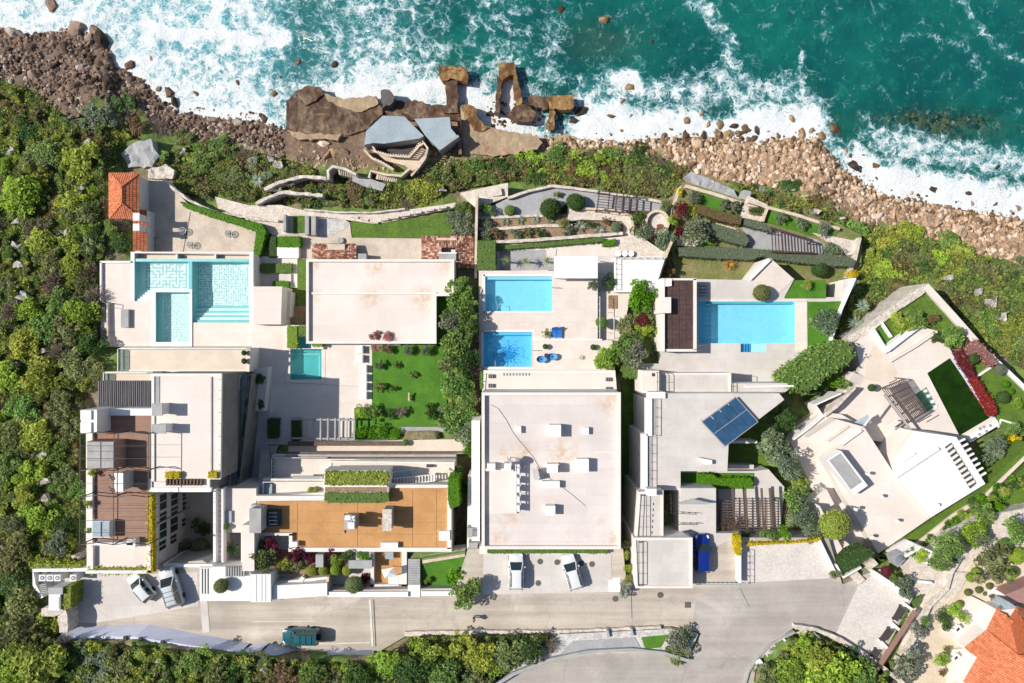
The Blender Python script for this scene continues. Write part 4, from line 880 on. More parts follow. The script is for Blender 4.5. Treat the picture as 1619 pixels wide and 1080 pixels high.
block(v5,[(1278,692),(1323,663),(1366,675),(1332,704)],15.5,8, roofp, stucco); prism('roof_ridge', [(1305,697),(1340,673),(1343,675),(1309,699)],15.75,15.4, deckt, v5, cap=0); prism('roof_ridge', [(1329,703),(1362,680),(1364,682),(1332,705)],15.8,15.4, stucco, v5, cap=0)
block(v5,[(1332,704),(1366,675),(1417,754),(1472,818),(1389,875),(1358,824),(1336,788),(1303,728)],15.4,7, roofp, stucco)
block(v5,[(1417,722),(1444,681),(1512,691),(1558,765),(1472,818),(1417,754)],16.4,7, white, stucco)
prism('parapet', [(1416,753),(1484,708),(1486,711),(1418,756)],16.9,16.3, white, v5, cap=0); prism('parapet', [(1425,730),(1447,716),(1448,718),(1427,732)],16.7,16.3, white, v5, cap=0)
ro = prism('roof_opening_shade', [(1494,707),(1504,700),(1544,764),(1534,773)],16.45,16.3, metal, v5, cap=0)  # dark sheet on the roof; its colour stands in for the shade inside
for k in range(9):
 a, b = lerp2((1495,709),(1534,771),(k + .35) / 9), lerp2((1504,702),(1544,765),(k + .35) / 9); bar('louvre', W(*a, 16.6), W(*b, 16.6),.28,.15, stucco, ro)
 if k < 8: 
  a, b = lerp2((1513,695),(1551,757),(k + .5) / 8), lerp2((1523,690),(1561,751),(k + .5) / 8); bar('roof_beam', W(*a, 16.2), W(*b, 16.2),.22,.2, white, v5)
sk = prism('roof_lantern', [(1307,728),(1330,713),(1372,768),(1350,783)],17.2,15.3, white, v5, cap=0); prism('skylight_pane', [(1311,728),(1329,716.5),(1363,762),(1345,774)],17.24,17.15, greyc, sk, cap=0)
block(v5,[(1277,795),(1307,774),(1319,797),(1292,814)],15,9, roofp, stucco)
prism('parapet', [(1302,655),(1322,640),(1352,612),(1354,614),(1324,645),(1304,660)],13.6,12, stonew, v5, cap=0)
wallpath('parapet', [(1252,697),(1278,678),(1302,658),(1290,640),(1330,622)],13.6,10,2.5, white, parent=v5)
for p, q_ in (((1365,675),(1396,634)),((1400,676),(1418,664)),((1404,680),(1420,668))): bar('roof_frame', W(*p, 14.6), W(*q_, 14.6),.2,.2, stucco, v5)
bar('roof_frame', W(1398,624,14.2), W(1448,690,14.2),.25,.25, greyc, v5)
mk('glass_roof', [W(1350,668,13.9), W(1372,655,14.4), W(1378,668,14.4), W(1365,675,13.9)],[(0,1,2,3)], bluegr, v5)
CAPS.append(([(1366,675),(1392,640),(1432,676),(1417,722)],10))
for i, (x, y, z) in enumerate(((1373,750,16.6),(1354,806,17.0),(1380,850,16.3),(1395,786,16.3),(1420,825,16.3),(1484,799,16.6))):
 t = thing('roof_lamp', 'round post lamp on the angled roofs, ' + ['by the long skylight', 'with the longest shadow', 'by the inland corner', 'in the middle of the pink roof', 'near the inland edge', 'on the white roof edge'][i], 'lamp', x, y, 15.4, 'post lamps on the angled roofs')
 v = W(x, y, z); bar('post', v, (v[0], v[1],15.3),.07,.07, white, t); me = prism('lamp_head', disc_pts(x, y, 2.6,10), z + .35, z, white, t, cap=0)
stairs('garden_stairs', 'white steps at the west corner of the angled villa', [(1243,705),(1250,697),(1262,712),(1254,720)],12,13.3,6, white); stairs('garden_stairs', 'white steps beside the round yellow-green bush', [(1325,876),(1340,858),(1350,868),(1334,886)],16.8,18,6, deckw)
stairs('garden_stairs', 'pale steps rising along the rubble wall toward the angled terrace', [(1358,610),(1368,596),(1348,588),(1340,600)],11.5,12.4,7, deckw); stairs('garden_stairs', 'pale ribbed steps on the ramp west of the angled terrace', [(1318,630),(1326,642),(1346,627),(1338,616)],11.6,12.6,8, deckw)
prism('pavement', [(1296,800),(1345,892),(1316,910),(1300,860)],17.2,12, deckw, kind='structure', side=stucco)
wallpath('wall', [(1296,855),(1320,905)],18.8,15,4, white, 'white wall between the speckled drive and the angled villa steps', 'wall')
prism('lawn', [(1395,879),(1474,820),(1562,764),(1630,700),(1630,712),(1560,780),(1508,812),(1446,864)],15.0,10, lawnd, kind='structure'); prism('path', [(1446,861),(1508,812),(1560,780),(1630,713),(1630,718),(1562,785),(1511,817),(1450,866)],15.25,10, deckt, kind='structure')
# ================================================================== south-east garden with the orange house
prism('garden_floor', [(1440,900),(1500,846),(1560,815),(1640,800),(1640,1100),(1400,1100),(1420,1060)],17.3,10, stonep, kind='structure', side=stonew)
prism('lawn', [(1445,880),(1500,822),(1560,788),(1640,722),(1640,804),(1560,834),(1500,874),(1470,894)],15.2,10, lawnd, kind='structure', cap=True)
prism('sand_garden', [(1540,884),(1640,850),(1640,1100),(1436,1100),(1468,1000),(1500,950)],17.4,10, M('pale_sand', (.62,.52,.40),(.55,.45,.34),.6, fine=.14, bscale=6), kind='structure')
prism('pavement', [(1420,880),(1452,866),(1500,905),(1536,905),(1510,946),(1440,930)],17.6,12, stonep, kind='structure', side=stonew)
wallpath('garden_wall', [(1383,908),(1410,926),(1437,948)],18.8,15,9, white, 'thick white wall along the top of the speckled parking bay', 'wall'); wallpath('garden_wall', [(1424,884),(1456,866),(1477,874),(1470,894)],18.4,15,4, white, 'bent white planter wall round the clipped green bush', 'wall')
wallpath('garden_wall', [(1440,918),(1474,922)],18.3,15,4, white, 'short low white wall on the beige terrace', 'wall')
wallpath('stone_wall', [(1516,888),(1505,906),(1498,932),(1470,960),(1452,1000),(1430,1040),(1412,1070)],18.2,14,5, stonew, 'long thin dark-edged garden wall dividing the two inland gardens', 'wall')
prism('planting_trench', [(1444,952),(1462,940),(1440,985),(1402,1050),(1384,1062),(1378,1052),(1402,1010)],17.2,12, soil, kind='structure')
for i, (a, b) in enumerate((((1430,955),(1442,964)),((1410,985),(1424,998)),((1391,1012),(1404,1026)))): wallpath('planter_divider', [a, b],18.4,15,4, white, ['white planter divider, seaward end of the trench', 'white planter divider between the two dark benches', 'white planter divider, inland end of the trench'][i], 'wall', group='white dividers of the planted trench')
bar('hand_rail', W(1447,966,18.9), W(1384,1062,18.9),.5,.25, M('brown_rail', (.28,.17,.13)), None); tag(bpy.data.objects['hand_rail'], 'long brown timber rail along the planted trench', 'rail')
for i, (a, b) in enumerate((((1422,958),(1411,978)),((1403,993),(1390,1011)),((1382,1026),(1371,1043)))):
 t = thing('bench', ['dark slatted bench facing the parking bay, seaward of three', 'dark slatted bench facing the parking bay, middle of three', 'dark slatted bench facing the parking bay, inland of three'][i], 'bench', a[0], a[1],18, 'dark benches along the parking bay')
 for k in range(4): o_ = k * 1.5; bar('seat_slat', W(a[0] + o_, a[1] + o_ * .6,18.45), W(b[0] + o_, b[1] + o_ * .6,18.45),.1,.05, metal, t)
 bar('backrest', W(a[0] + 6.5, a[1] + 4,18.75), W(b[0] + 6.5, b[1] + 4,18.75),.08,.4, metal, t)
 for p in (a, b): v = W(p[0] + 2, p[1] + 1,18.43); bar('leg', v, (v[0], v[1],18),.07,.3, metal, t)
wallpath('boundary_wall', [(1256,990),(1290,996),(1330,1012),(1375,1040),(1425,1078),(1450,1100)],18.7,13,6, stonew, 'rough stone wall from the road bend along the foot of the parking bay', 'wall', rough=.05)
stairs('garden_stairs', 'narrow dark steps dropping from the road bend into the bushes', [(1257,992),(1276,994),(1276,1004),(1257,1003)],17.8,16.8,6, stonep); stairs('garden_stairs', 'brown steps between the speckled drive and the white planter', [(1345,912),(1356,904),(1368,917),(1358,925)],17.9,18.5,6, stonep); stairs('garden_stairs', 'brown steps climbing along the angled villa hedge', [(1368,893),(1382,884),(1389,892),(1374,902)],17.9,18.6,6, stonep)
wallpath('planter_wall', [(1322,893),(1334,913),(1362,897)],18.7,15,3, white, 'white planter wall round the dark hedge by the drive', 'wall')
gh = thing('gate_shed', 'small grey slatted hut beside the beige terrace', 'hut', 1417,887,17.6); prism('wall', [(1412,882),(1424,876),(1430,884),(1418,896)],18.7,17, greyc, gh, cap=0)
for k in range(6): bar('roof_slat', W(*lerp2((1412,882),(1418,896), k / 5),18.76), W(*lerp2((1424,876),(1430,884), k / 5),18.76),.25,.08, metalg, gh)
prism('pavement', [(1537,943),(1577,963),(1559,997),(1524,1026),(1491,1001)],17.9,12, deckw, kind='structure', side=stucco); prism('pavement', [(1505,1027),(1526,1026),(1546,1041),(1520,1090),(1500,1090)],17.9,12, deckw, kind='structure', side=stucco)
for i, (x, y) in enumerate(((1514,995),(1511,1040))):
 t = thing('outdoor_table', ['white table with a dark tray on the paving, seaward of two', 'white table with a dark tray on the paving, inland of two'][i], 'table', x, y, 17.9, 'white tables by the orange house'); prism('table_top', [(x - 7, y + 2),(x + 3, y - 7),(x + 8, y - 1),(x - 2, y + 8)],18.65,18.55, white, t, cap=0); prism('tray', [(x - 2, y + 1),(x + 2, y - 3),(x + 4, y),(x, y + 4)],18.7,18.655, metal, t, cap=0)
 for dx, dy in ((-5,2),(3,-5),(6,-1),(-2,6)): v = W(x + dx, y + dy, 18.55); bar('leg', v, (v[0], v[1],17.9),.07,.07, white, t)
oh = thing('house', 'house with a bright orange clay-tiled hipped roof in the inland corner', 'house', 1600,1040,17.4)
prism('wall', [(1578,965),(1606,962),(1700,1010),(1700,1110),(1530,1090),(1545,1040),(1530,1024),(1560,998)],20.2,14, stucco, oh)
tile_roof(oh, [[(1559,997,20.4),(1576,962,20.4),(1596,977,20.9),(1610,1037,22.6)],[(1525,1024,20.4),(1559,997,20.4),(1610,1037,22.6),(1545,1040,20.4)],[(1523,1078,20.4),(1545,1040,20.4),(1610,1037,22.6),(1700,1030,23.0),(1700,1110,20.0)],[(1608,959,20.4),(1690,1000,20.4),(1700,1032,23.0),(1610,1037,22.6),(1596,977,20.9)]], terra_new, .26,.4,5)
ridge(oh, [((1559,997,20.5),(1610,1037,22.7)),((1545,1040,20.5),(1610,1037,22.7)),((1610,1037,22.7),(1700,1031,23.1)),((1610,1037,22.7),(1630,1100,21))], terra_new)
prism('side_roof', [(1588,958),(1596,976),(1608,960),(1594,951)],20,17, bluegr, oh, cap=0); prism('terracotta_slab', [(1590,940),(1640,920),(1640,960),(1610,952)],19.6,17, M('rose_slab', (.35,.2,.18)), oh, cap=0)
prism('wall', [(1574,928),(1616,945),(1600,958),(1560,940)],17.75,15, white, oh, cap=0)
# patio among the bushes inside the road bend
pt = thing('patio', 'small grey patio with a round table slab inside the road bend', 'patio', 1218,1035,18); prism('floor', [(1205,1030),(1224,1018),(1240,1036),(1222,1048)],18.05,16, grayd, pt, cap=0); prism('table_slab', disc_pts(1221,1031,3.5,14),18.5,18, greyc, pt, cap=0)
for i, p in enumerate(([(1226,1043),(1240,1032),(1246,1040),(1232,1050)],[(1228,1055),(1248,1040),(1251,1046),(1233,1062)],[(1194,1048),(1202,1042),(1208,1050),(1200,1056)])):
 t = thing('garden_bench', ['white slab bench beside the round table slab', 'longer white slab bench behind the first', 'white slab bench at the road kerb'][i], 'bench', p[0][0], p[0][1],18, 'white slab benches inside the road bend'); prism('seat', p, 18.5,18.3, white, t, cap=0); c_ = (sum(a for a, b in p) / 4, sum(b for a, b in p) / 4); prism('base', [lerp2(a, c_, .25) for a in p],18.29,17.5, greyc, t, cap=0)
wallpath('garden_wall', [(1240,1012),(1268,1038)],18.6,16,3, white, 'thin white wall running into the bushes from the road bend', 'wall'); wallpath('garden_wall', [(1290,1003),(1312,1030)],18.4,15,3, greyc, 'thin grey wall among the bushes below the road bend', 'wall')
wallpath('kerb_wall', [(1176,1090),(1184,1062),(1198,1040),(1216,1022),(1240,1008),(1257,1000)],18.35,16,3, greyc, 'curved grey kerb on the inside of the road bend', 'kerb')
# ================================================================== west garden below the maze pools
prism('patio', [(222,283),(259,285),(300,325),(345,340),(405,362),(402,403),(212,402)],5.6,2, patio, kind='structure', side=stonew)
bar('patio_joint', W(301,335,5.62), W(289,401,5.62),.07,.03, jm)['kind'] = 'structure'
for i, (x, y) in enumerate(((288,365),(301,387),(361,369))):
 t = thing('round_table', ['round glass table frame on the patio, seaward of the pair', 'round glass table frame on the patio, inland of the pair', 'round glass table frame alone near the curved hedge'][i], 'table', x, y, 5.6, 'round tables on the tan patio')
 c = Vector(W(x, y, 6.3)); ring = [tuple(c + Vector((math.cos(a), math.sin(a),0)) * .48) for a in (k * 6.2832 / 16 for k in range(17))]; tube('table_rim', ring, .035, metalg, t, 5)
 V = [tuple(c + Vector((math.cos(a) * .46, math.sin(a) * .46,0))) for a in (k * 6.2832 / 16 for k in range(16))]; mk('glass_top', V, [tuple(range(16))], glass, t)
 bar('foot', (c.x - .5, c.y, 5.66),(c.x + .5, c.y, 5.66),.06,.05, metal, t); bar('foot', (c.x, c.y - .5,5.665),(c.x, c.y + .5,5.665),.06,.05, metal, t); bar('stem', (c.x, c.y, 5.6),(c.x, c.y, 6.28),.06,.06, metal, t)
hut = thing('hut', 'small hut with a bright orange hipped tile roof at the edge of the wild slope', 'hut', 200,330,5)
prism('wall', R(176,277,217,343),8.6,3, stucco, hut); prism('wall', R(214,332,231,398),7.9,3, stucco, hut)
tile_roof(hut, [[(173,345,8.8),(173,274,8.8),(192,294,9.9),(192,321,9.9)],[(220,274,8.8),(220,345,8.8),(192,321,9.9),(192,294,9.9)],[(173,274,8.8),(220,274,8.8),(192,294,9.9)],[(220,345,8.8),(173,345,8.8),(192,321,9.9)],[(232,332,7.9),(232,396,7.9),(213,396,8.5),(213,332,8.5)]], terra_new, .3,.42,8)
ridge(hut, [((192,294,10),(192,321,10)),((173,274,8.85),(192,294,10)),((220,274,8.85),(192,294,10)),((173,345,8.85),(192,321,10)),((220,345,8.85),(192,321,10))], terra_new)
chimney(hut, 212,338,220,348,9.9,7, white, stucco); chimney(hut, 212,355,220,364,9.9,7, white, stucco)
CAPS.append((R(230,330,245,400),5)); rail('railing', 'short dark railing beside the hut annexe', [(250,376),(250,400)],5.6,.9, metal, n=2)
# stone promenade and lanes
prism('path', [(340,311),(395,325),(444,324),(486,334),(545,337),(597,336),(641,332),(700,324),(720,320),(720,328),(660,340),(623,349),(592,354),(543,347),(500,342),(400,341),(345,330)],5.5,2, stonep, kind='structure', side=stonew)
wallpath('stone_wall', [(259,284),(275,300),(300,318),(330,331),(348,337),(400,345),(440,350)],6.1,2,4, stonew, 'rubble wall above the curved hedge of the tan patio', 'wall', rough=.08)
wallpath('stone_wall', [(404,322),(424,312),(448,303),(472,306),(510,309)],6.4,2,5, stonew, 'bent pale rubble wall among bushes above the promenade', 'wall', rough=.08); wallpath('stone_wall', [(418,300),(440,288),(465,282),(480,279),(515,282)],5.6,1,5, stonew, 'upper bent rubble wall among bushes near the curved stairs', 'wall', rough=.08)
wallpath('stone_wall', [(480,331),(540,336),(590,336),(640,330)],6.1,2,2.5, stonew, 'thin stone edging on the seaward side of the promenade', 'wall', rough=.05)
for i, (x, y) in enumerate(((560,343),(576,347),(592,351),(608,349),(624,346),(642,342),(660,338),(680,334),(700,330))): wallpath('edging_stone', [(x - 7, y - 1.5 if x > 592 else y - 2),(x + 6, y - 3 if x > 592 else y + 1)],6.0,3,3.5, stonew, 'white edging stone of the stepped row above the small meadow, number %s from the west' % ['one', 'two', 'three', 'four', 'five', 'six', 'seven', 'eight', 'nine'][i], 'stone', group='stepped edging stones')
prism('meadow', [(552,351),(592,354),(625,349),(716,335),(714,376),(556,376)],5.6,2, lawnd, kind='structure', side=stonew)
prism('path', [(430,370),(500,368),(500,345),(545,347),(553,352),(556,376),(668,377),(668,411),(486,411),(430,411)],5.7,2, patio, kind='structure', side=stonew)
prism('path', [(352,331),(482,345),(482,372),(436,372),(420,366)],5.55,2, stonep, kind='structure', side=stonew)
prism('gravel_bed', [(500,344),(544,347),(552,352),(548,360),(524,372),(504,372)],5.74,5, gravelw, kind='structure')
prism('plant_bed', R(464,341,482,368),5.75,5, lawnd, kind='structure')
for i, p in enumerate((R(448,339,452,366), R(482,341,488,371), R(492,342,499,372))): tag(prism('gate_pillar', p, 7.0,4, greyc, cap=0),['grey stone pier west of the small green bed', 'grey stone pier just east of the small green bed', 'grey stone pier at the edge of the crushed stone corner'][i], 'pier', 'grey stone piers by the promenade')
tag(prism('well_cover', disc_pts(538,380,5,18),6.1,5, greyc, cap=0), 'round stone well cover in the circular paved corner', 'well cover')
for i, (nm, f, w_, d_) in enumerate((('building', [[(494,409,7.2),(494,386,6.7),(524,396,7.4),(520,409,7.6)],[(494,386,6.7),(563,386,6.7),(545,396,7.3),(524,396,7.4)],[(563,386,6.7),(563,409,7.2),(540,409,7.6),(545,396,7.3)],[(520,409,7.6),(524,396,7.4),(545,396,7.3),(540,409,7.6)]], R(497,389,561,411), 'narrow annexe with a weathered clay tile roof, beside the well cover'),
      ('building', [[(667,411,7.3),(667,374,6.8),(697,390,7.7),(694,411,7.9)],[(667,374,6.8),(748,374,6.8),(722,392,7.7),(697,390,7.7)],[(748,374,6.8),(748,424,7.0),(722,424,7.8),(722,392,7.7)]], R(670,378,745,414), 'square annexe with a weathered clay tile roof and a flat skylight'))):
 b_ = thing(nm, d_, 'building', f[0][0][0] + 20,400,5); prism('wall', w_, 6.6,3, stucco, b_); tile_roof(b_, f, terra_old, .25,.32,20 + i)
 if i: prism('skylight', R(694,400,721,412),8.1,6, greyc, b_, cap=0); prism('skylight_frame', R(693,399,722,401),8.25,8.0, white, b_, cap=0); prism('roof_notch', R(690,376,722,380),7.35,6.5, cream, b_, cap=0)
 else: prism('roof_notch', R(518,386,545,395),7.45,6.5, patio, b_, cap=0)
tag(prism('shade_box', R(566,401,579,411),7.4,5, greyc, cap=0), 'pale box beside the narrow tiled annexe', 'box')
tag(prism('planter_block', R(438,391,472,408),6.6,4, white), 'white block below the bright clipped hedge', 'block'); tag(prism('planter_block', R(440,433,460,445),6.5,4, grayd), 'grey paved block between two clipped hedges', 'block')
prism('pavement', [(404,405),(486,409),(470,455),(404,455)],6.2,3, deckw, kind='structure')
wallpath('boundary_wall', [(754,308),(753,360),(752,412),(752,440)],7.8,3,4, cream, 'tall thin cream wall between the tiled annexe and the planted terraces', 'wall')
# ruined bathing platforms and piers
from mathutils.geometry import delaunay_2d_cdt
def crag(name, pts, zt, zb, mat, parent=None, amp=.16, edge=.22):
 """an eroded slab: ragged outline, uneven top"""
 L = [Vector(W(x, y, zt)[:2]) for x, y in pts]; Q = []; n2 = lambda p, s, o: mnoise.noise((p.x * s, p.y * s, o))
 if area2([tuple(p) for p in L]) < 0: L = L[::-1]
 for a, b in zip(L, L[1:] + L[:1]):
  k = max(1, int((b - a).length / .45))
  for i in range(k): p = a.lerp(b, i / k); Q.append(p + Vector((n2(p, 1.3,1.), n2(p, 1.3,5.))) * edge * 1.6 + Vector((n2(p, 3.5,2.), n2(p, 3.5,7.))) * edge * .7)
 x0, x1, y0, y1 = min(p.x for p in Q), max(p.x for p in Q), min(p.y for p in Q), max(p.y for p in Q); G = [Vector((x + random.uniform(-.15,.15), y + random.uniform(-.15,.15))) for x in np.arange(x0, x1,.5) for y in np.arange(y0, y1,.5)]
 V2, E_, F_, *_ = delaunay_2d_cdt(Q + G, [],[list(range(len(Q)))],1,1e-4); nq = len(V2)
 top = [(p.x, p.y, zt + amp * (n2(p, .8,3.) + .6 * n2(p, 2.4,9.)) - .0) for p in V2]; V = top + [(p.x, p.y, zb) for p in V2]; cnt = {}
 for f in F_:
  for i in range(len(f)): k = (f[i - 1], f[i]); cnt[k] = 1
 Fc = [tuple(f) for f in F_] + [(a, a + nq, b + nq, b) for a, b in cnt if (b, a) not in cnt]
 return mk(name, V, Fc, mat, parent)
def plat(name, pts, zt, mat, label, cat='platform', zb=-2.5): return tag(crag(name, pts, zt, zb, mat), label, cat)
tag(crag('stone_heap', [(234,268),(262,260),(276,270),(272,282),(236,283)],4.5,2, stonew, None, .35,.1), kind='structure')
CAPS.append(([(188,244),(206,222),(240,216),(254,246),(242,268),(202,268)],3.2)); CAPS.append(([(1078,280),(1092,266),(1164,298),(1172,318),(1098,298)],3.0)); tag(crag('gravel_clearing', [(192,244),(208,226),(238,220),(250,246),(240,264),(204,264)],3.75,1, gravel, None, .3,.12), kind='structure')
plat('bathing_platform', [(453,161),(463,150),(474,154),(483,168),(497,162),(512,146),(530,153),(560,156),(594,151),(602,166),(604,182),(592,190),(578,206),(552,214),(540,213),(470,211),(453,208)],1.2, rust, 'large rust-brown concrete bathing platform awash at the shore')
plat('platform_ledge', [(512,146),(530,153),(560,156),(594,151),(600,165),(570,178),(545,172),(520,160)],1.45, sandc, 'raised tan rim along the edge of the rust-brown platform', 'ledge')
plat('platform_corner', [(463,145),(488,137),(504,138),(511,147),(497,161),(484,167)],1.5, rust, 'broken corner slab on the brown platform with foam over it', 'slab'); plat('platform_step', [(453,206),(480,210),(540,213),(536,222),(468,219)],1.9, sandc, 'sandy step along the landward side of the brown platform', 'step')
plat('bathing_platform', [(604,168),(624,158),(650,160),(668,160),(680,168),(700,164),(712,172),(726,176),(724,190),(655,190),(640,186),(612,182)],1.0, rust, 'dark wet concrete platform between the leaning block and the pier stem')
tb_ = plat('leaning_block', [(602,141),(616,140),(624,152),(622,164),(604,170)],2.4, M('dark_stone', (.11,.10,.095), fine=.3), 'dark grey leaning concrete block in the surf', 'block')
pr = thing('pier', 'T-shaped rusty concrete pier reaching into the surf', 'pier', 715,140,0); crag('pier_head', [(694,106),(712,104),(739,110),(738,131),(724,127),(712,124),(700,128),(694,118)],1.7,-3, rusty, pr, .12,.16); crag('pier_stem', [(704,127),(723,128),(724,178),(703,180),(706,150)],1.4,-3, rust, pr, .12,.16); crag('pier_rim', [(694,104.5),(738,107),(738,111),(694,109)],1.85,1.2, rusty, pr, .12,.16); crag('pier_rim', [(733,110),(739,109),(739,131),(733,129)],1.83,1.2, rusty, pr, .12,.16)
pr = thing('pier', 'arched rusty concrete pier with two legs in the foam', 'pier', 803,120,0); crag('pier_head', [(788,99),(812,99),(816,121),(806,119),(799,122),(794,126),(789,122)],1.7,-3, rusty, pr, .12,.16); crag('pier_leg', [(787,121),(795,126),(790,158),(790,180),(783,178),(784,150)],1.5,-3, rust, pr, .12,.16); crag('pier_leg', [(811,120),(817,122),(827,163),(818,168),(812,145)],1.5,-3, rusty, pr, .12,.16)
bp = thing('bathing_pavilion', 'pale blue-grey concrete pavilion slabs beside the brown bathing platforms', 'pavilion', 640,210,2)
prism('roof_slab', [(576,229),(579,207),(605,183),(639,184),(670,215),(663,219),(607,227),(590,226)],4.6,1, bluegr, bp, side=greyc, cap=0); prism('roof_slab', [(655,188),(711,185),(713,203),(724,216),(694,236),(672,214)],4.3,0, bluegr, bp, side=greyc, cap=0)
prism('slab_edge', [(694,233),(724,213),(726,216),(695,238)],4.6,1, greyc, bp, cap=0); prism('pit_floor_shade', [(607,226),(664,218),(660,238),(645,245),(614,243)],2.4,.5, metal, bp, cap=0)  # near-black floor colour stands in for the shade in the pit
prism('pier_wall', [(723,185),(729,185),(730,244),(725,244)],2.9,-1, rust, bp, cap=0)
prism('terrace_floor', [(586,236),(614,246),(646,248),(668,232),(674,240),(660,275),(640,262),(610,254)],3.4,.5, cream, bp, cap=0)
def balus(name, label, pts, z, n):
 t = thing(name, label, 'balustrade', pts[0][0], pts[0][1], z); wallpath('plinth', pts, z + .1, z - 2.5,3.2, cream, parent=t); wallpath('hand_rail', pts, z + 1.0, z + .8,3, cream, parent=t)
 P = [Vector(W(x, y, z)) for x, y in pts]; L = [(b - a).length for a, b in zip(P, P[1:])]; tot = sum(L)
 for k in range(n):
  d = tot * (k + .5) / n
  for (a, b), l in zip(zip(P, P[1:]), L):
   if d <= l: p = a.lerp(b, d / l); break
   d -= l
  bar('baluster', p + Vector((0,0,.1)), p + Vector((0,0,.82)),.18,.18, cream, t)
balus('balustrade', 'curved cream stone balustrade round the dark pit of the pavilion', [(590,233),(594,240),(614,246),(647,248),(658,236),(664,228)],3.6,22); balus('balustrade', 'outer cream balustrade sweeping down from the pavilion to the stairs', [(576,237),(588,250),(606,258),(622,268)],3.9,12)
balus('balustrade', 'cream balustrade looping round the landward end of the pavilion', [(664,230),(670,226),(676,234),(672,250),(662,264),(650,278)],3.8,16)
stairs('stone_stairs', 'cream stone stairs with ribbed treads under the curved wall', [(534,266),(536,276),(560,282),(562,272)],5.6,4.4,9, cream); wallpath('stair_wall', [(519,284),(518,270),(526,263),(545,267),(563,276)],6.2,2,4, stonew, 'rounded cream wall at the top of the ribbed stairs', 'wall')
stairs('stone_stairs', 'second flight of cream stone stairs below the bathing pavilion', [(596,275),(594,283),(630,289),(632,281)],4.7,3.8,11, cream); wallpath('stair_wall', [(583,281),(586,270),(610,276),(634,278),(648,266)],5.2,2,3.5, cream, 'cream wall along the second flight of stairs', 'wall')
prism('path', [(560,276),(586,283),(610,291),(604,302),(580,296),(556,286)],4.6,2, greyc, kind='structure')
plat('bathing_platform', [(729,168),(740,164),(753,170),(757,188),(768,202),(790,205),(820,210),(850,214),(858,226),(848,236),(800,246),(735,244),(729,215)],1.7, sandc, 'long sandy concrete platform east of the pavilion'); plat('platform_edge', [(729,168),(740,164),(753,170),(757,188),(772,204),(756,208),(742,196),(734,182)],1.95, rusty, 'ochre stained lip of the sandy platform', 'ledge')
plat('rock_slab', [(801,180),(815,168),(832,164),(848,178),(842,192),(818,192)],1.6, rust, 'dark red-brown slab of rock behind the arched pier', 'rock'); plat('rock_slab', [(866,152),(905,150),(907,170),(890,174),(868,171)],1.7, rusty, 'flat ochre block of rock awash beside the surf', 'rock'); plat('rock_slab', [(836,152),(848,150),(866,154),(866,172),(850,172),(836,164)],1.2, rust, 'brown broken slab next to the flat ochre block', 'rock'); plat('rock_slab', [(868,174),(876,174),(878,204),(870,204)],1.4, rusty, 'narrow ochre wall stump standing in foam', 'wall')
# ================================================================== terraced gardens of the third and fourth villas
prism('gravel_yard', [(757,336),(806,312),(868,295),(950,304),(1050,320),(1048,336),(990,332),(940,331),(898,320),(880,332),(850,346),(757,348)],5.4,2, gravel, kind='structure', side=stonew)
wallpath('stone_wall', [(803,313),(835,302),(872,294),(910,298),(955,304),(1010,313),(1052,320)],6.1,2,4, stonew, 'long pale garden wall on the seaward rim of the grey gravel yard', 'wall', rough=.03)
prism('landing', [(727,305),(768,296),(803,289),(803,311),(776,321),(757,332),(740,318)],5.8,2, stonep, kind='structure', side=stonew)
stairs('stone_stairs', 'pale stone steps on the landing at the corner of the gravel yard', [(770,300),(772,312),(794,308),(792,297)],5.8,6.3,8, stonep)
prism('plant_bed', [(757,346),(850,344),(896,338),(902,350),(896,358),(757,362)],5.7,2, soil, kind='structure', side=stonew); prism('plant_bed', [(757,362),(900,358),(940,350),(985,352),(986,366),(900,374),(757,382)],6.0,2, soil, kind='structure', side=stonew)
wallpath('stone_wall', [(757,345),(800,343),(850,341),(865,342)],6.0,2,4, stonew, 'low rubble wall at the seaward rim of the agave beds', 'wall', rough=.04); wallpath('stone_wall', [(757,362),(800,361),(860,357),(905,356)],6.4,2,4.5, stonew, 'middle rubble wall between the two agave beds', 'wall', rough=.04); wallpath('stone_wall', [(772,384),(850,379),(930,373),(985,369)],6.7,2,5, stonew, 'lower rubble wall below the agave beds beside the long hedge', 'wall', rough=.04)
prism('path', [(898,322),(940,331),(978,333),(996,341),(1002,354),(1000,376),(986,376),(984,350),(920,347),(898,350)],5.9,2, stonep, kind='structure', side=stonew)
wallpath('stone_wall', [(921,329),(950,331),(985,334),(998,342),(1001,356),(1000,374)],6.5,2,3.5, cream, 'curved pale wall bending round the stone path beside the fire circle', 'wall', rough=.03)
prism('path', [(778,388),(900,382),(985,374),(1010,372),(1052,400),(1048,410),(970,406),(876,406),(866,428),(784,430)],6.6,3, deckw, kind='structure', side=stonew)
prism('path', [(985,376),(1010,373),(1050,404),(972,406)],6.64,6, stonep, kind='structure', cap=0)
prism('gravel_bed', [(791,397),(864,395),(864,406),(876,407),(876,427),(791,428)],6.66,6, gravel, kind='structure', cap=0); tag(prism('paving_strip', [(864,394),(880,393),(878,408),(864,408)],6.7,6.4, deckw, cap=0), kind='structure')
fc = thing('fire_circle', 'round stone seating circle with a square rust fire pit', 'fire circle', 1040,352,6); prism('floor', disc_pts(1040,352,15,26),6.3,4, stonep, fc, cap=0)
L1, L2 = [W(x, y, 7.0)[:2] for x, y in disc_pts(1039.5,351,19.5,30)],[W(x, y, 7.0)[:2] for x, y in disc_pts(1039.5,351,15.5,30)]; V, Fc, mi = prism_geo([L1, L2],7.0,4); mk('seat_wall', V, Fc, cream, fc); prism('fire_pit', disc_pts(1043,358,5,4,.6),6.7,6, M('rust_red', (.2,.075,.04)), fc, cap=0)
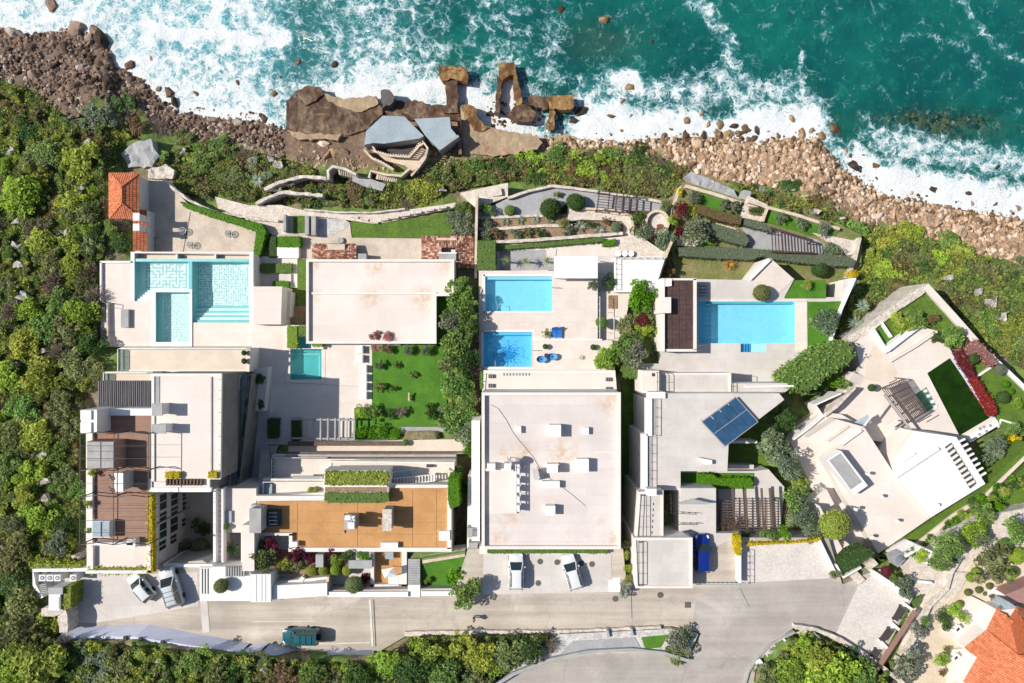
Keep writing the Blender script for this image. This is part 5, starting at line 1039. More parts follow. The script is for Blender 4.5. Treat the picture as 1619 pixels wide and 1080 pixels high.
pergola('trellis_pergola', 'thin dark metal trellis over the grey gravel yard', [((948,301),(944,331)),((964,303),(961,333)),((976,303),(973,333)),((986,304),(983,335)),((996,306),(994,337)),((1008,308),(1006,339))],[lerp and ((946 - k * .5,302 + k * 4.2),(1008 - k * .4,309 + k * 4.2)) for k, lerp in [(k, 1) for k in range(8)]],[(948,301),(1008,308),(944,331),(1006,339)],7.8,5.4, wooddk, .12,.07)
for i, x in enumerate((978,988,998)): 
 t = thing('round_pouf', ['white round pouf on the stone path, westmost of three', 'white round pouf on the stone path, middle of three', 'white round pouf on the stone path, eastmost of three'][i], 'pouf', x, 401,6.7, 'white poufs by the outbuilding'); prism('cushion', disc_pts(x, 401,4.6,16),7.15,6.95, white, t, cap=0); prism('base', disc_pts(x, 401,4.2,16),6.949,6.6, greyc, t, cap=0)
# fourth villa garden
prism('garden_floor', [(1078,292),(1086,288),(1180,318),(1330,356),(1362,372),(1362,420),(1345,436),(1330,470),(1240,470),(1250,440),(1210,408),(1186,443),(1066,440),(1062,380),(1066,330)],5.9,2, dryg, kind='structure', side=stonew)
for i, p in enumerate(([(1106,302),(1168,322),(1166,340),(1090,328)],[(1212,330),(1330,362),(1318,376),(1280,372),(1205,350)],[(1105,372),(1130,385),(1120,392),(1104,388)],[(1258,443),(1306,443),(1306,472),(1240,472)])): prism('lawn', p, (6,6,6,10.02)[i],5.5 if i < 3 else 6, lawnm, kind='structure', cap=(i == 3))
tag(crag('gravel_path', [(1082,280),(1092,270),(1160,300),(1168,316),(1100,294)],3.5,1, gravel, None, .25,.12), kind='structure'); prism('gravel_path', [(1172,360),(1188,356),(1226,366),(1290,378),(1320,396),(1318,404),(1260,402),(1196,398),(1182,392),(1186,378)],6.0,5, gravel, kind='structure', cap=0)
prism('path', [(1178,318),(1184,310),(1214,324),(1206,350),(1170,344)],6.05,4, stonep, kind='structure', cap=0); prism('path', [(1284,368),(1318,374),(1348,380),(1360,376),(1356,400),(1340,404),(1322,390)],6.1,3, stonep, kind='structure', cap=0)
for lab, p, w in (('pale coping wall along the seaward edge of the fourth garden, west half', [(1084,294),(1130,307),(1172,321)],5),('pale coping wall along the seaward edge of the fourth garden, east half', [(1184,318),(1214,328),(1260,340),(1296,352),(1328,362)],4.5),('short pale wall beside the small square rose bed', [(1214,328),(1206,350)],4),('white wall joining the fourth garden to the wild slope', [(1360,376),(1352,412),(1340,440)],5),('low pale wall curving behind the clipped grey hedge', [(1130,354),(1160,362),(1176,372)],4)):
 wallpath('garden_wall', p, 6.7,2, w, stonew if 'wild' in lab else cream, lab, 'wall', rough=.02)
prism('plant_bed', [(1184,326),(1206,328),(1202,342),(1184,338)],6.2,5, soil, kind='structure', cap=0)
q = [(1224,370),(1288,380),(1288,400),(1222,398)]
pergola('trellis_pergola', 'dark brown trellis over the gravel path of the fourth garden', [((1219,360),(1285,380)),((1221,398),(1288,400))], grid_slats([(1220,362),(1222,398),(1288,400),(1286,380)],14),[(1222,366),(1286,382),(1222,398),(1288,400)],8.2,6, wooddk, .22,.12)
stairs('garden_stairs', 'grey sleeper steps beside the clipped hedge of the fourth garden', [(1072,377),(1070,388),(1102,390),(1104,380)],6,6.8,9, stonep)
stairs('garden_stairs', 'small grey lattice steps above the coping wall', [(1176,300),(1188,303),(1184,318),(1172,314)],4.8,5.9,7, greyc)
wallpath('boundary_wall', [(1062,382),(1054,402),(1044,432),(1034,462)],8.6,4,4, cream, 'slanting thin wall between the outbuilding and the fourth garden', 'wall')
wallpath('boundary_wall', [(1352,440),(1330,490),(1312,546)],10.6,6,4, white, 'slim white boundary wall running inland past the grey olive bush', 'wall')
prism('lawn', [(1276,477),(1336,477),(1310,548),(1292,560),(1277,552)],10.05,6, lawnm, kind='structure', side=stonew)
# ------------------------------------------------------------------ terrain and sea
def pip(X, Y, poly):
 c = np.zeros(X.shape, bool); P = poly
 for i in range(len(P)):
  xa, ya = P[i - 1]; xb, yb = P[i]
  if ya == yb: continue
  c ^= ((ya > Y) != (yb > Y)) & (X < (xb - xa) * (Y - ya) / (yb - ya) + xa)
 return c
def mesh_np(name, V, Fq, mats, attrs=None, smooth=False, parent=None):
 me = bpy.data.meshes.new(name); V = np.ascontiguousarray(V, dtype=np.float32); Fq = np.ascontiguousarray(Fq, dtype=np.int32); k = Fq.shape[1]
 me.vertices.add(len(V)); me.vertices.foreach_set('co', V.ravel())
 me.loops.add(Fq.size); me.loops.foreach_set('vertex_index', Fq.ravel())
 me.polygons.add(len(Fq)); me.polygons.foreach_set('loop_start', np.arange(0, Fq.size, k, dtype=np.int32))
 me.polygons.foreach_set('use_smooth', np.full(len(Fq), smooth, dtype=bool))
 for m in mats: me.materials.append(m)
 for n, a in (attrs or {}).items():
  a = np.asarray(a, dtype=np.float32)
  if a.ndim == 2: 
   at = me.attributes.new(n, 'FLOAT_COLOR', 'POINT'); at.data.foreach_set('color', np.c_[a, np.ones(len(a))].astype(np.float32).ravel())
  else: at = me.attributes.new(n, 'FLOAT', 'POINT'); at.data.foreach_set('value', a)
 me.update(calc_edges=True); me.validate()
 return me
def obj_of(name, me, parent=None):
 o = bpy.data.objects.new(name, me); COL.objects.link(o); o.parent = parent; LOC[o.name] = Vector((0,0,0)); return o
gx0, gy0, gs = -140,-140,3
GXs, GYs = np.arange(gx0,1760, gs), np.arange(gy0,1222, gs)
cx_, cy_ = np.meshgrid(GXs.astype(float), GYs.astype(float))
capm = np.full(cx_.shape, 1e3)
for poly, z in CAPS:
 P = np.array(poly, float); x0, y0 = P.min(0) - 6; x1, y1 = P.max(0) + 6
 i0, i1 = max(0, int((x0 - gx0) / gs)), int((x1 - gx0) / gs) + 2; j0, j1 = max(0, int((y0 - gy0) / gs)), int((y1 - gy0) / gs) + 2
 sub = (slice(j0, j1), slice(i0, i1)); m = pip(cx_[sub], cy_[sub], poly)
 capm[sub] = np.where(m, np.minimum(capm[sub], z), capm[sub])
built = capm < 900
def grow(a, n, f):
 for _ in range(n):
  b = a.copy(); b[1:] = f(b[1:], a[:-1]); b[:-1] = f(b[:-1], a[1:]); c = b.copy(); c[:, 1:] = f(c[:, 1:], b[:, :-1]); c[:, :-1] = f(c[:, :-1], b[:, 1:]); a = c
 return a
capg = grow(capm, 2, np.minimum)
def samp(arr, px, py):
 i = np.clip(((np.asarray(px) - gx0) / gs + .5).astype(int),0, arr.shape[1] - 1); j = np.clip(((np.asarray(py) - gy0) / gs + .5).astype(int),0, arr.shape[0] - 1); return arr[j, i]
xs = np.concatenate([np.arange(-900,-120,60), np.arange(-120,1741,6), np.arange(1760,2600,60)]).astype(float)
ys = np.concatenate([np.arange(-1000,-120,80), np.arange(-120,1201,6), np.arange(1220,1900,60)]).astype(float)
TX, TY = np.meshgrid(xs, ys); TZ = Zraw(TX, TY)
hn = np.vectorize(lambda x, y: mnoise.noise((x * .035, y * .035,3.)) * .5 + mnoise.noise((x * .1, y * .1,7.)) * .22)(TX, TY)
TZ = TZ + hn * np.clip((TZ + 1) / 4,.25,1) * 1.1
TZ = np.where((TX > -130) & (TX < 1750) & (TY > -130) & (TY < 1210), np.minimum(TZ, samp(capg, TX, TY)), TZ)
k = (CZ - TZ) / F; V = np.stack([(TX - 809.5) * k, -(TY - 540) * k, TZ],-1).reshape(-1,3)
nx, ny = len(xs), len(ys); ii = np.arange(ny - 1)[:, None] * nx + np.arange(nx - 1)[None]; Fq = np.stack([ii + nx, ii + nx + 1, ii + 1, ii],-1).reshape(-1,4)
BL = [(-900,90),(0,128),(60,142),(115,190),(150,152),(200,152),(262,204),(330,216),(400,228),(470,256),(560,268),(720,250),(850,238),(960,236),(1040,240),(1100,264),(1180,285),(1280,306),(1350,338),(1450,365),(1530,395),(1619,418),(1750,455),(2600,700)]
BX, BY = np.array(BL, float).T
px_, py_ = TX.ravel(), TY.ravel(); bd = np.interp(px_, BX, BY) - py_      # > 0 on the beach
rgt = np.clip((px_ - 560) / 300,0,1)[:, None]
beach = (1 - rgt) * np.array([.165,.11,.078]) + rgt * np.array([.38,.25,.16])
n2 = np.vectorize(lambda x, y: mnoise.noise((x * .02, y * .02,1.)))(px_, py_)[:, None]
earth = np.where(n2 > .12, np.array([.21,.175,.10]), np.array([.13,.19,.045])); earth = earth * (1 - .0 * rgt)
f = np.clip(bd / 14 + .5,0,1)[:, None]; colr = earth * (1 - f) + beach * f
t_, ba = base_mat('ground_cover')[1:]; tm = bpy.data.materials['ground_cover']
at = nd(t_, 'Attribute', attribute_name='soil'); geo = nd(t_, 'NewGeometry').outputs['Position']
c = mixc(t_, 1., at.outputs['Color'], mr(t_, noise_n(t_, geo, 1.1,8,.75),.25,.75,.5,1.5), 'MULTIPLY')
c = mixc(t_, mr(t_, noise_n(t_, geo, .3,6,.7),.56,.74,0,.55), c, (.33,.19,.10))
t_.links.new(c, ba.inputs['Base Color']); ba.inputs['Roughness'].default_value = .95
bn = nd(t_, 'Bump', i_Strength=.8, i_Distance=.2); t_.links.new(noise_n(t_, geo, 2.5,6,.75), bn.inputs['Height']); t_.links.new(bn.outputs[0], ba.inputs['Normal'])
tag(obj_of('terrain', mesh_np('terrain', V, Fq, [tm], {'soil': colr}, True)), kind='structure')
# sea surface
def seg_d(X, Y, pts):
 d = np.full(X.shape, 1e9)
 for (xa, ya),(xb, yb) in zip(pts, pts[1:]):
  l2 = (xb - xa) ** 2 + (yb - ya) ** 2 + 1e-9; t = np.clip(((X - xa) * (xb - xa) + (Y - ya) * (yb - ya)) / l2,0,1)
  d = np.minimum(d, np.hypot(X - xa - t * (xb - xa), Y - ya - t * (yb - ya)))
 return d
sx = np.concatenate([np.arange(-1300,-60,60), np.arange(-60,1681,4), np.arange(1700,2900,60)]).astype(float)
vv = np.concatenate([np.linspace(-1500,-130,16), np.linspace(-120,1,31)[:-1] * 1.0])
rows = 112; U = np.linspace(0,1, rows)
X = np.tile(sx, (rows + 14,1)); sh = np.interp(sx, SX, SY)
Yin = -60 + (sh[None] + 26 + 60) * U[:, None]; Yout = np.linspace(-1600,-90,14)[:, None] * np.ones_like(sx)[None]
Y = np.vstack([Yout, Yin]); dsh = np.interp(X, SX, SY) - Y
fo = .17 + .10 * np.exp(-((X - 680) / 260) ** 2)
g = lambda x, s: np.exp(-(x / s) ** 2)
lf = np.clip((620 - X) / 260,0,1); md = g(X - 600,190); rt = np.clip((X - 860) / 60,0,1)
fo = np.maximum(fo, (.57 + .14 * g(dsh, 60)) * np.clip((560 - X) / 160,0,1))
fo = np.maximum(fo, (.46 + .48 * g(dsh, 64)) * g(X - 600,180)); fo = np.maximum(fo, (.38 + .52 * g(dsh - 5,60)) * g(X - 790,105))
w_ = 55 + 12 * np.sin(X * .021) + 10 * np.sin(X * .053 + 1)
fo = np.maximum(fo, (.97 * np.clip(1.5 - dsh / w_, 0,1)) * rt * np.clip((1345 - X) / 60,0,1))
fo = np.maximum(fo, .52 * g(dsh - 75,44) * rt * np.clip((1320 - X) / 60,0,1)); fo = np.maximum(fo, .52 * g(dsh - 95,45) * g(X - 1150,60))
fo = np.maximum(fo, 0.98 * np.clip(1.6 - dsh / 52,0,1) * np.clip((X - 1300) / 60,0,1)); fo = np.maximum(fo, .55 * g(dsh - 88,40) * np.clip((X - 1330) / 50,0,1))
fo = np.maximum(fo, 1.0 * np.clip(1.2 - dsh / 40,0,1) * np.clip((470 - X) / 50,0,1) * np.clip((X - 170) / 50,0,1))
def streak(pts, amp, wid):
 global fo
 fo = np.maximum(fo, amp * g(seg_d(X, Y, pts), wid))
streak([(236,38),(262,52),(300,56),(345,50),(385,64),(425,66),(450,60)],.9,17); streak([(330,40),(344,10),(352,-20)],.85,18); streak([(340,30),(350,55)],.82,18); streak([(385,0),(405,40),(440,52)],.74,18)
streak([(0,20),(80,30),(170,60),(210,100)],.62,40); streak([(650,150),(690,140),(715,150)],1.1,24); streak([(560,140),(590,120),(600,100)],.75,20); streak([(740,150),(760,170)],1.0,22); streak([(800,130),(806,165)],1.05,16); streak([(835,175),(850,190)],.95,14)
streak([(880,40),(860,90),(880,130)],.42,30); streak([(660,50),(640,90)],.46,30); streak([(1090,-10),(1120,20),(1150,60),(1160,110)],.48,22); streak([(1268,84),(1262,125)],.5,6); streak([(1520,0),(1545,40),(1575,75),(1619,95)],.42,14); streak([(1415,60),(1470,55),(1530,75),(1550,120)],.34,14); streak([(1300,10),(1306,70)],.3,12); streak([(980,128),(1000,132)],1.0,22); streak([(930,40),(990,30),(1010,100)],.3,20)
fo = .2 + (fo - .2) * np.clip((Y + 330) / 290,0,1) * np.clip((X + 500) / 420,0,1)
rn_ = np.vectorize(lambda x, y: mnoise.noise((x * .022, y * .04,8.)) + .5 * mnoise.noise((x * .06, y * .09,3.)))(X, Y); reef = np.clip(g((X - 1480) / 125,1) * g((Y - 200) / 36,1) * (1 + .9 * rn_),0,1)
clear = np.maximum(reef * .62,.25 * g(dsh - 60,40)); clear = np.maximum(clear, .35 * g(np.hypot((X - 940) / 2, Y - 60),45)) * np.clip(1.2 - fo, 0,1)
tone = np.clip(fo * .9 + .5 * np.clip((650 - X) / 500,0,1),0,1)
wv_ = np.vectorize(lambda x, y: mnoise.noise((x * .018, y * .03,5.)) * .22 + mnoise.noise((x * .05, y * .07,2.)) * .12)(X, Y)
Zs = wv_ + .35 * np.clip(fo - .85,0,1); k = CZ / F
V = np.stack([(X - 809.5) * k, -(Y - 540) * k, Zs - .02],-1).reshape(-1,3); ny, nx = X.shape
ii = np.arange(ny - 1)[:, None] * nx + np.arange(nx - 1)[None]; Fq = np.stack([ii + nx, ii + nx + 1, ii + 1, ii],-1).reshape(-1,4)
sm, t, b = base_mat('sea_water'); geo = nd(t, 'NewGeometry').outputs['Position']; out = t.nodes['Material Output']
A_ = lambda n: nd(t, 'Attribute', attribute_name=n).outputs['Fac']
deep = mixc(t, mr(t, noise_n(t, geo, .09,5,.6),.35,.65),(.0022,.075,.076),(.004,.115,.095)); deep = mixc(t, mr(t, noise_n(t, geo, .5,4,.6),.52,.75,0,.5), deep, (.014,.18,.12))
teal = mixc(t, mr(t, A_('tone'),.25,.95), deep, (.055,.27,.33))
warp = nd(t, 'Vectordash') if 0 else None
nz = nd(t, 'TexNoise', i_Scale=.55, i_Detail=4, i_Roughness=.6); t.links.new(geo, nz.inputs['Vector'])
add = nd(t, 'VectorMath', operation='MULTIPLY_ADD'); t.links.new(nz.outputs['Color'], add.inputs[0]); add.inputs[1].default_value = (2.6,2.6,0); t.links.new(geo, add.inputs[2]); wp = add.outputs[0]
def edge(scale):
 v = nd(t, 'TexVoronoi', feature='DISTANCE_TO_EDGE', i_Scale=scale); t.links.new(wp, v.inputs['Vector']); return v.outputs['Distance']
lace = mth(t, 'MAXIMUM', mr(t, edge(.42),.0,.16,1,0), mth(t, 'MULTIPLY', mr(t, edge(1.1),0,.2,1,0),.85)); lace = mth(t, 'MAXIMUM', lace, mth(t, 'MULTIPLY', mr(t, edge(2.6),0,.25,1,0),.62))
frac = mr(t, noise_n(t, wp, .5,9,.72),.3,.7); fine = mr(t, noise_n(t, wp, 3.2,6,.75),.3,.7)
pat = mth(t, 'ADD', mth(t, 'MULTIPLY', lace, .31), mth(t, 'ADD', mth(t, 'MULTIPLY', frac, .52), mth(t, 'MULTIPLY', fine, .17)))
sub = mth(t, 'SUBTRACT', mth(t, 'ADD', pat, mth(t, 'MULTIPLY', A_('foam'),1.12)),1.0)
mask = mr(t, sub, -.16,.36)
t.links.new(teal, b.inputs['Base Color']); b.inputs['Roughness'].default_value = .12; b.inputs['Specular IOR Level'].default_value = .45
bn = nd(t, 'Bump', i_Strength=.35, i_Distance=.5); t.links.new(noise_n(t, geo, 1.3,6,.65,.5), bn.inputs['Height']); t.links.new(bn.outputs[0], b.inputs['Normal'])
tr = nd(t, 'BsdfTransparent'); tr.inputs[0].default_value = (.62,.78,.66,1)
mx = nd(t, 'MixShader'); t.links.new(mth(t, 'MINIMUM', mth(t, 'MULTIPLY', A_('clear'),1.1),.9), mx.inputs[0]); t.links.new(b.outputs[0], mx.inputs[1]); t.links.new(tr.outputs[0], mx.inputs[2])
fd = nd(t, 'BsdfDiffuse'); fm = nd(t, 'Mix', data_type='RGBA'); t.links.new(mr(t, noise_n(t, wp, .35,5,.65),.5,.75,0,.55), fm.inputs[0]); fm.inputs[7].default_value = (.42,.66,.72,1); t.links.new(ramp(t, mask, [(0,(.16,.46,.50)),(.5,(.50,.70,.74)),(1,(.84,.86,.87))]), fm.inputs[6]); t.links.new(fm.outputs[2], fd.inputs[0]); b2 = nd(t, 'Bump', i_Strength=.6, i_Distance=.3); t.links.new(fine, b2.inputs['Height']); t.links.new(b2.outputs[0], fd.inputs['Normal'])
m2 = nd(t, 'MixShader'); t.links.new(mask, m2.inputs[0]); t.links.new(mx.outputs[0], m2.inputs[1]); t.links.new(fd.outputs[0], m2.inputs[2]); t.links.new(m2.outputs[0], out.inputs[0])
tag(obj_of('sea', mesh_np('sea', V, Fq, [sm], {'foam': fo.ravel(), 'clear': clear.ravel(), 'tone': tone.ravel()}, True)), kind='structure')
# ------------------------------------------------------------------ labels for things the photo shows in numbers
LM = [('the orange tiled hut', 197,310),('the maze-floored pools', 300,460),('the brown roof terrace', 190,760),('the outdoor fan units', 88,912),('the teal car', 475,1007),('the pavilion slabs', 640,210),('the T-shaped pier', 715,120),('the arched pier', 803,120),
      ('the round fire circle', 1040,350),('the green pool', 1515,630),('the pointed garden wall', 1465,452),('the orange house', 1590,1020),('the standing person', 750,972),('the brown bathing platform', 530,180),('the long bright blue pool', 1180,510),('the lavender wall bend', 215,1008),
      ('the curved lower road', 860,1060),('the road bend patio', 1220,1035),('the flat ochre rock', 886,160),('the sandy platform', 800,228),('the gravel yard wall', 900,296),('the fourth garden wall', 1260,340),('the curved stairs', 530,272)]
USED = set()
ONES = 'zero one two three four five six seven eight nine ten eleven twelve thirteen fourteen fifteen sixteen seventeen eighteen nineteen'.split()
def num(n): return ONES[n] if n < 20 else ['twenty', 'thirty', 'forty', 'fifty', 'sixty', 'seventy'][n // 10 - 2] + ('-' + ONES[n % 10] if n % 10 else '')
def autolabel(desc, px, py):
 """says which one by how far it stands from something one can find"""
 best = sorted(LM, key=lambda m: (m[1] - px) ** 2 + (m[2] - py) ** 2)
 for half in (0,1):
  for n, x, y in best[:6]:
   d = math.hypot(px - x, py - y) * .08; a = math.degrees(math.atan2(-(py - y), px - x)) % 360
   w = ['east', 'north-east', 'north', 'north-west', 'west', 'south-west', 'south', 'south-east'][int((a + 22.5) // 45) % 8]
   k = num(max(1, int(d))) + ' and a half' if half and d > 1 else num(max(1, round(d)))
   s = '%s, %s metres %s of %s' % (desc, k, w, n)
   if s not in USED: USED.add(s); return s
 return s
# ------------------------------------------------------------------ rocks
import bmesh
def rock_mesh(seed, sub, mats, amp=.35, cuts=7):
 bm = bmesh.new(); bmesh.ops.create_icosphere(bm, subdivisions=sub, radius=1); r = random.Random(seed)
 pl = [(Vector((r.uniform(-1,1), r.uniform(-1,1), r.uniform(-.6,1))).normalized(), r.uniform(.55,.88)) for _ in range(cuts)]
 off = Vector((seed * 3.1, seed * 1.7,0)); sc = Vector((1, r.uniform(.62,.95), r.uniform(.5,.75)))
 for v in bm.verts:
  for n, d in pl:
   e = v.co.dot(n) - d
   if e > 0: v.co -= n * e
  v.co *= 1 + amp * mnoise.noise(v.co * 1.5 + off) + amp * .35 * mnoise.noise(v.co * 4 + off)
  v.co = Vector((v.co.x * sc.x, v.co.y * sc.y, v.co.z * sc.z))
 V = np.array([v.co[:] for v in bm.verts]); Fq = np.array([[v.index for v in f.verts] for f in bm.faces]); bm.free(); return V, Fq
ROCKV = [rock_mesh(s, 2, None) for s in range(8)]; ROCKS = [rock_mesh(s + 20,1, None, .4,5) for s in range(10)]
PAL = {'tan': rocktan, 'dk': rockdk, 'wet': rockwet}
RM = {}
def rock_me(i, pal, tone):
 k = (i, pal, tone)
 if k not in RM:
  V, Fq = ROCKV[i]; RM[k] = mesh_np('boulder', V, Fq, [PAL[pal]], {'v': np.clip(tone / 4 + RNG.normal(0,.03, len(V)),0,1)})
 return RM[k]
def boulder(px, py, r, pal, desc, group, z=None, name='boulder'):
 z = max(Zg(px, py),-.25) if z is None else z
 o = bpy.data.objects.new(name, rock_me(random.randrange(8), pal, random.randrange(5))); COL.objects.link(o)
 rm = r * (CZ - z) / F; o.location = Vector(W(px, py, z + rm * .12)); o.rotation_euler = (random.uniform(-.3,.3), random.uniform(-.3,.3), random.uniform(0,6.3)); o.scale = (rm, rm * random.uniform(.8,1.1), rm * random.uniform(.75,1.1))
 return tag(o, autolabel(desc, px, py), 'boulder', group)
for x, y, r, pal in [(82,8,15, 'dk'),(118,45,17, 'dk'),(152,52,15, 'dk'),(160,66,16, 'dk'),(140,60,12, 'dk'),(204,105,11, 'dk'),(240,93,7, 'dk'),(250,141,7, 'dk'),(269,147,10, 'dk'),(276,163,12, 'dk'),(311,148,7, 'dk'),(377,130,8, 'dk'),(328,158,5, 'dk'),(20,52,15, 'dk'),(45,76,12, 'dk'),(170,130,13, 'dk'),(205,128,10, 'dk'),(60,42,5, 'dk'),(55,120,11, 'dk'),(88,105,10, 'dk'),(125,108,9, 'dk'),(120,135,10, 'dk'),(100,75,12, 'dk'),(412,183,7, 'wet'),(418,186,9, 'dk'),(350,255,10, 'dk'),(330,212,8, 'dk'),(510,228,11, 'tan'),(528,242,13, 'tan'),(545,240,9, 'tan'),(518,246,10, 'tan'),(380,262,9, 'dk'),(345,222,9, 'dk'),(473,98,8, 'wet'),(528,104,8, 'wet'),(445,124,7, 'wet'),(432,148,7, 'wet'),(887,14,9, 'wet'),(956,33,12, 'wet'),(1031,68,6, 'wet'),(997,137,10, 'wet'),(985,160,7, 'wet'),(918,177,12, 'wet'),(966,185,8, 'wet'),(998,182,6, 'wet'),(984,207,6, 'wet'),(1025,206,8, 'wet'),(1085,154,6, 'wet'),(1084,193,9, 'wet'),(1110,180,7, 'wet'),(1140,198,9, 'wet'),(1120,198,7, 'wet'),(1085,216,10, 'wet'),(1104,221,9, 'wet'),(1112,214,8, 'wet'),(1135,211,10, 'wet'),(1150,213,12, 'wet'),(1160,200,9, 'wet'),(1178,203,12, 'wet'),(1195,208,10, 'wet'),(1168,212,10, 'wet'),(1190,220,8, 'wet'),(1252,187,8, 'wet'),(1318,204,15, 'wet'),(1268,212,11, 'wet'),(1282,208,8, 'wet'),(1298,214,10, 'wet'),(1337,236,6, 'wet'),(1345,246,6, 'wet'),(1364,246,6, 'wet'),(1350,262,12, 'wet'),(1358,268,8, 'wet'),(1383,262,7, 'wet'),(1475,301,7, 'dk'),(1533,307,9, 'dk'),(1520,308,6, 'dk'),(1441,306,7, 'dk'),(1450,309,6, 'dk'),(1573,324,7, 'dk'),(1609,329,7, 'dk'),(1536,323,6, 'dk'),(1422,305,6, 'dk'),(1389,294,6, 'dk'),(1510,313,5, 'dk'),(1385,283,5, 'dk'),(850,166,9, 'wet'),(905,190,8, 'wet'),(812,192,9, 'wet'),(866,200,8, 'wet'),(1040,200,5, 'wet'),(1062,205,6, 'wet'),(1050,214,7, 'wet'),(870,224,6, 'tan'),(775,180,7, 'wet'),(782,192,6, 'wet'),(1575,265,7, 'wet'),(1010,212,6, 'wet'),(1215,208,7, 'wet'),(1230,216,7, 'wet')]:
 boulder(x, y, r, pal, {'dk': 'dark brown boulder', 'wet': 'wet ochre-brown boulder in the surf', 'tan': 'tan limestone boulder'}[pal], {'dk': 'dark boulders along the western beach', 'wet': 'wet boulders in the surf', 'tan': 'tan boulders on the eastern slope'}[pal])
def scatter(n, xr, ok, rmin, rmax, power=2.5, tries=40000):
 """points (px, py, r) not crowding one another"""
 out = []; cell = {}
 for _ in range(tries):
  if len(out) >= n: break
  x = random.uniform(*xr[:2]); y = random.uniform(*xr[2:]); r = rmin + (rmax - rmin) * random.random() ** power
  if not ok(x, y): continue
  cx, cy = int(x // 30), int(y // 30)
  if any((x - a) ** 2 + (y - b) ** 2 < (.72 * (r + c)) ** 2 for i in (-1,0,1) for j in (-1,0,1) for a, b, c in cell.get((cx + i, cy + j),())): continue
  cell.setdefault((cx, cy),[]).append((x, y, r)); out.append((x, y, r))
 return out
shf = lambda x: float(np.interp(x, SX, SY)); bef = lambda x: float(np.interp(x, BX, BY))
free = lambda x, y: not samp(built, x, y)
def onplat(x, y): return 450 < x < 735 and 135 < y < 250 or 728 < x < 860 and 165 < y < 246
bed = M('tan_bedrock', (.40,.28,.19),(.29,.185,.115),.6, fine=.4, bscale=2.5, bump=.9, stain=(.33,.16,.07), stain_amt=.56)
for x, y, r in scatter(85,(-20,470,40,262), lambda x, y: shf(x) + 3 < y < bef(x) + 4 and not onplat(x, y),4.5,9): boulder(x, y, r, 'dk', random.choice(['dark brown beach boulder', 'brown beach rock', 'greyish beach boulder']), 'dark boulders along the western beach')
for x, y, r in scatter(150,(860,1640,215,425), lambda x, y: shf(x) + 2 < y < bef(x) + 3,4.5,11): boulder(x, y, r, 'tan', random.choice(['tan limestone boulder', 'pale angular boulder', 'pinkish tan boulder']), 'tan boulders on the eastern slope')
def pebbles(n, xr, ok, rmin, rmax, pal, name, zf=None):
 P = []
 while len(P) < n:
  x, y = random.uniform(*xr[:2]), random.uniform(*xr[2:])
  if ok(x, y): P.append((x, y, rmin + (rmax - rmin) * random.random() ** 2.2))
 Vs, Fs, C, n0 = [],[],[],0
 for x, y, r in P:
  V, Fq = ROCKS[random.randrange(10)]; z = zf(x, y) if zf else Zg(x, y); rm = r * (CZ - z) / F; a = random.uniform(0,6.3); ca, sa = math.cos(a) * rm, math.sin(a) * rm
  q = np.stack([V[:, 0] * ca - V[:, 1] * sa, V[:, 0] * sa + V[:, 1] * ca, V[:, 2] * rm],1) + np.array(W(x, y, z + rm * .2)); Vs.append(q); Fs.append(Fq + n0); n0 += len(V); C.append(np.full(len(V), random.random()))
 tag(obj_of(name, mesh_np(name, np.vstack(Vs), np.vstack(Fs),[PAL[pal]], {'v': np.concatenate(C)})), kind='stuff')
pebbles(2600,(-40,480,40,262), lambda x, y: shf(x) - 2 < y < bef(x) + 8 and not onplat(x, y),1.3,5.5, 'dk', 'shingle')
for x, y, r in [(1208,252,22),(1262,246,17),(1296,282,21),(1236,282,15),(1356,318,20),(1402,340,16),(1468,352,22),(1530,372,18),(1592,392,22),(1150,250,15),(1110,246,12)]:
 q_ = [(x + r * k_ * math.cos(a_), y + r * k_ * .62 * math.sin(a_)) for a_, k_ in [(i * .785 + random.uniform(-.2,.2), random.uniform(.65,1.1)) for i in range(8)]]
 z_ = Zg(x, y); tag(crag('rock_outcrop', q_, z_ + .5, z_ - 2, bed, None, .5,.35), autolabel('broad craggy outcrop of tan bedrock', x, y), 'rock', 'bedrock outcrops of the eastern slope')
pebbles(3400,(840,1680,215,450), lambda x, y: shf(x) - 2 < y < bef(x) + 8 and not onplat(x, y) and (mnoise.noise((x * .025, y * .035,11.)) > -.22 or random.random() < .25),1.3,7, 'tan', 'rubble')
pebbles(700,(860,1640,200,370), lambda x, y: shf(x) - 4 < y < shf(x) + 14,1.5,6, 'wet', 'wet_rubble')
pebbles(420,(470,860,150,275), lambda x, y: shf(x) - 2 < y < bef(x) + 12 and not (500 < x < 735 and y < 232) and not (728 < x < 850 and y < 240),1.2,4, 'tan', 'rubble')
pebbles(260,(300,1640,150,350), lambda x, y: shf(x) - 14 < y < shf(x) + 2 and not onplat(x, y),1.2,3.2, 'dk', 'rubble', lambda x, y: 0.)
pebbles(700,(1260,1640,120,270), lambda x, y: mnoise.noise((x * .03, y * .04,2.)) > -.12,2,9, 'wet', 'reef_stones', lambda x, y: -.9 + .4 * mnoise.noise((x * .05, y * .05,4.)))
pebbles(160,(1330,1600,150,245), lambda x, y: mnoise.noise((x * .04, y * .05,6.)) > .05,2,6, 'tan', 'reef_stones', lambda x, y: -.75)
pebbles(60,(700,860,100,200), lambda x, y: shf(x) - 50 < y < shf(x) and x > 770,2,5, 'wet', 'surf_stones', lambda x, y: -.1)
pebbles(300,(1525,1600,450,560), lambda x, y: abs(y - (470 + (x - 1525) * .9)) < 18,1,3.5, 'tan', 'rubble')
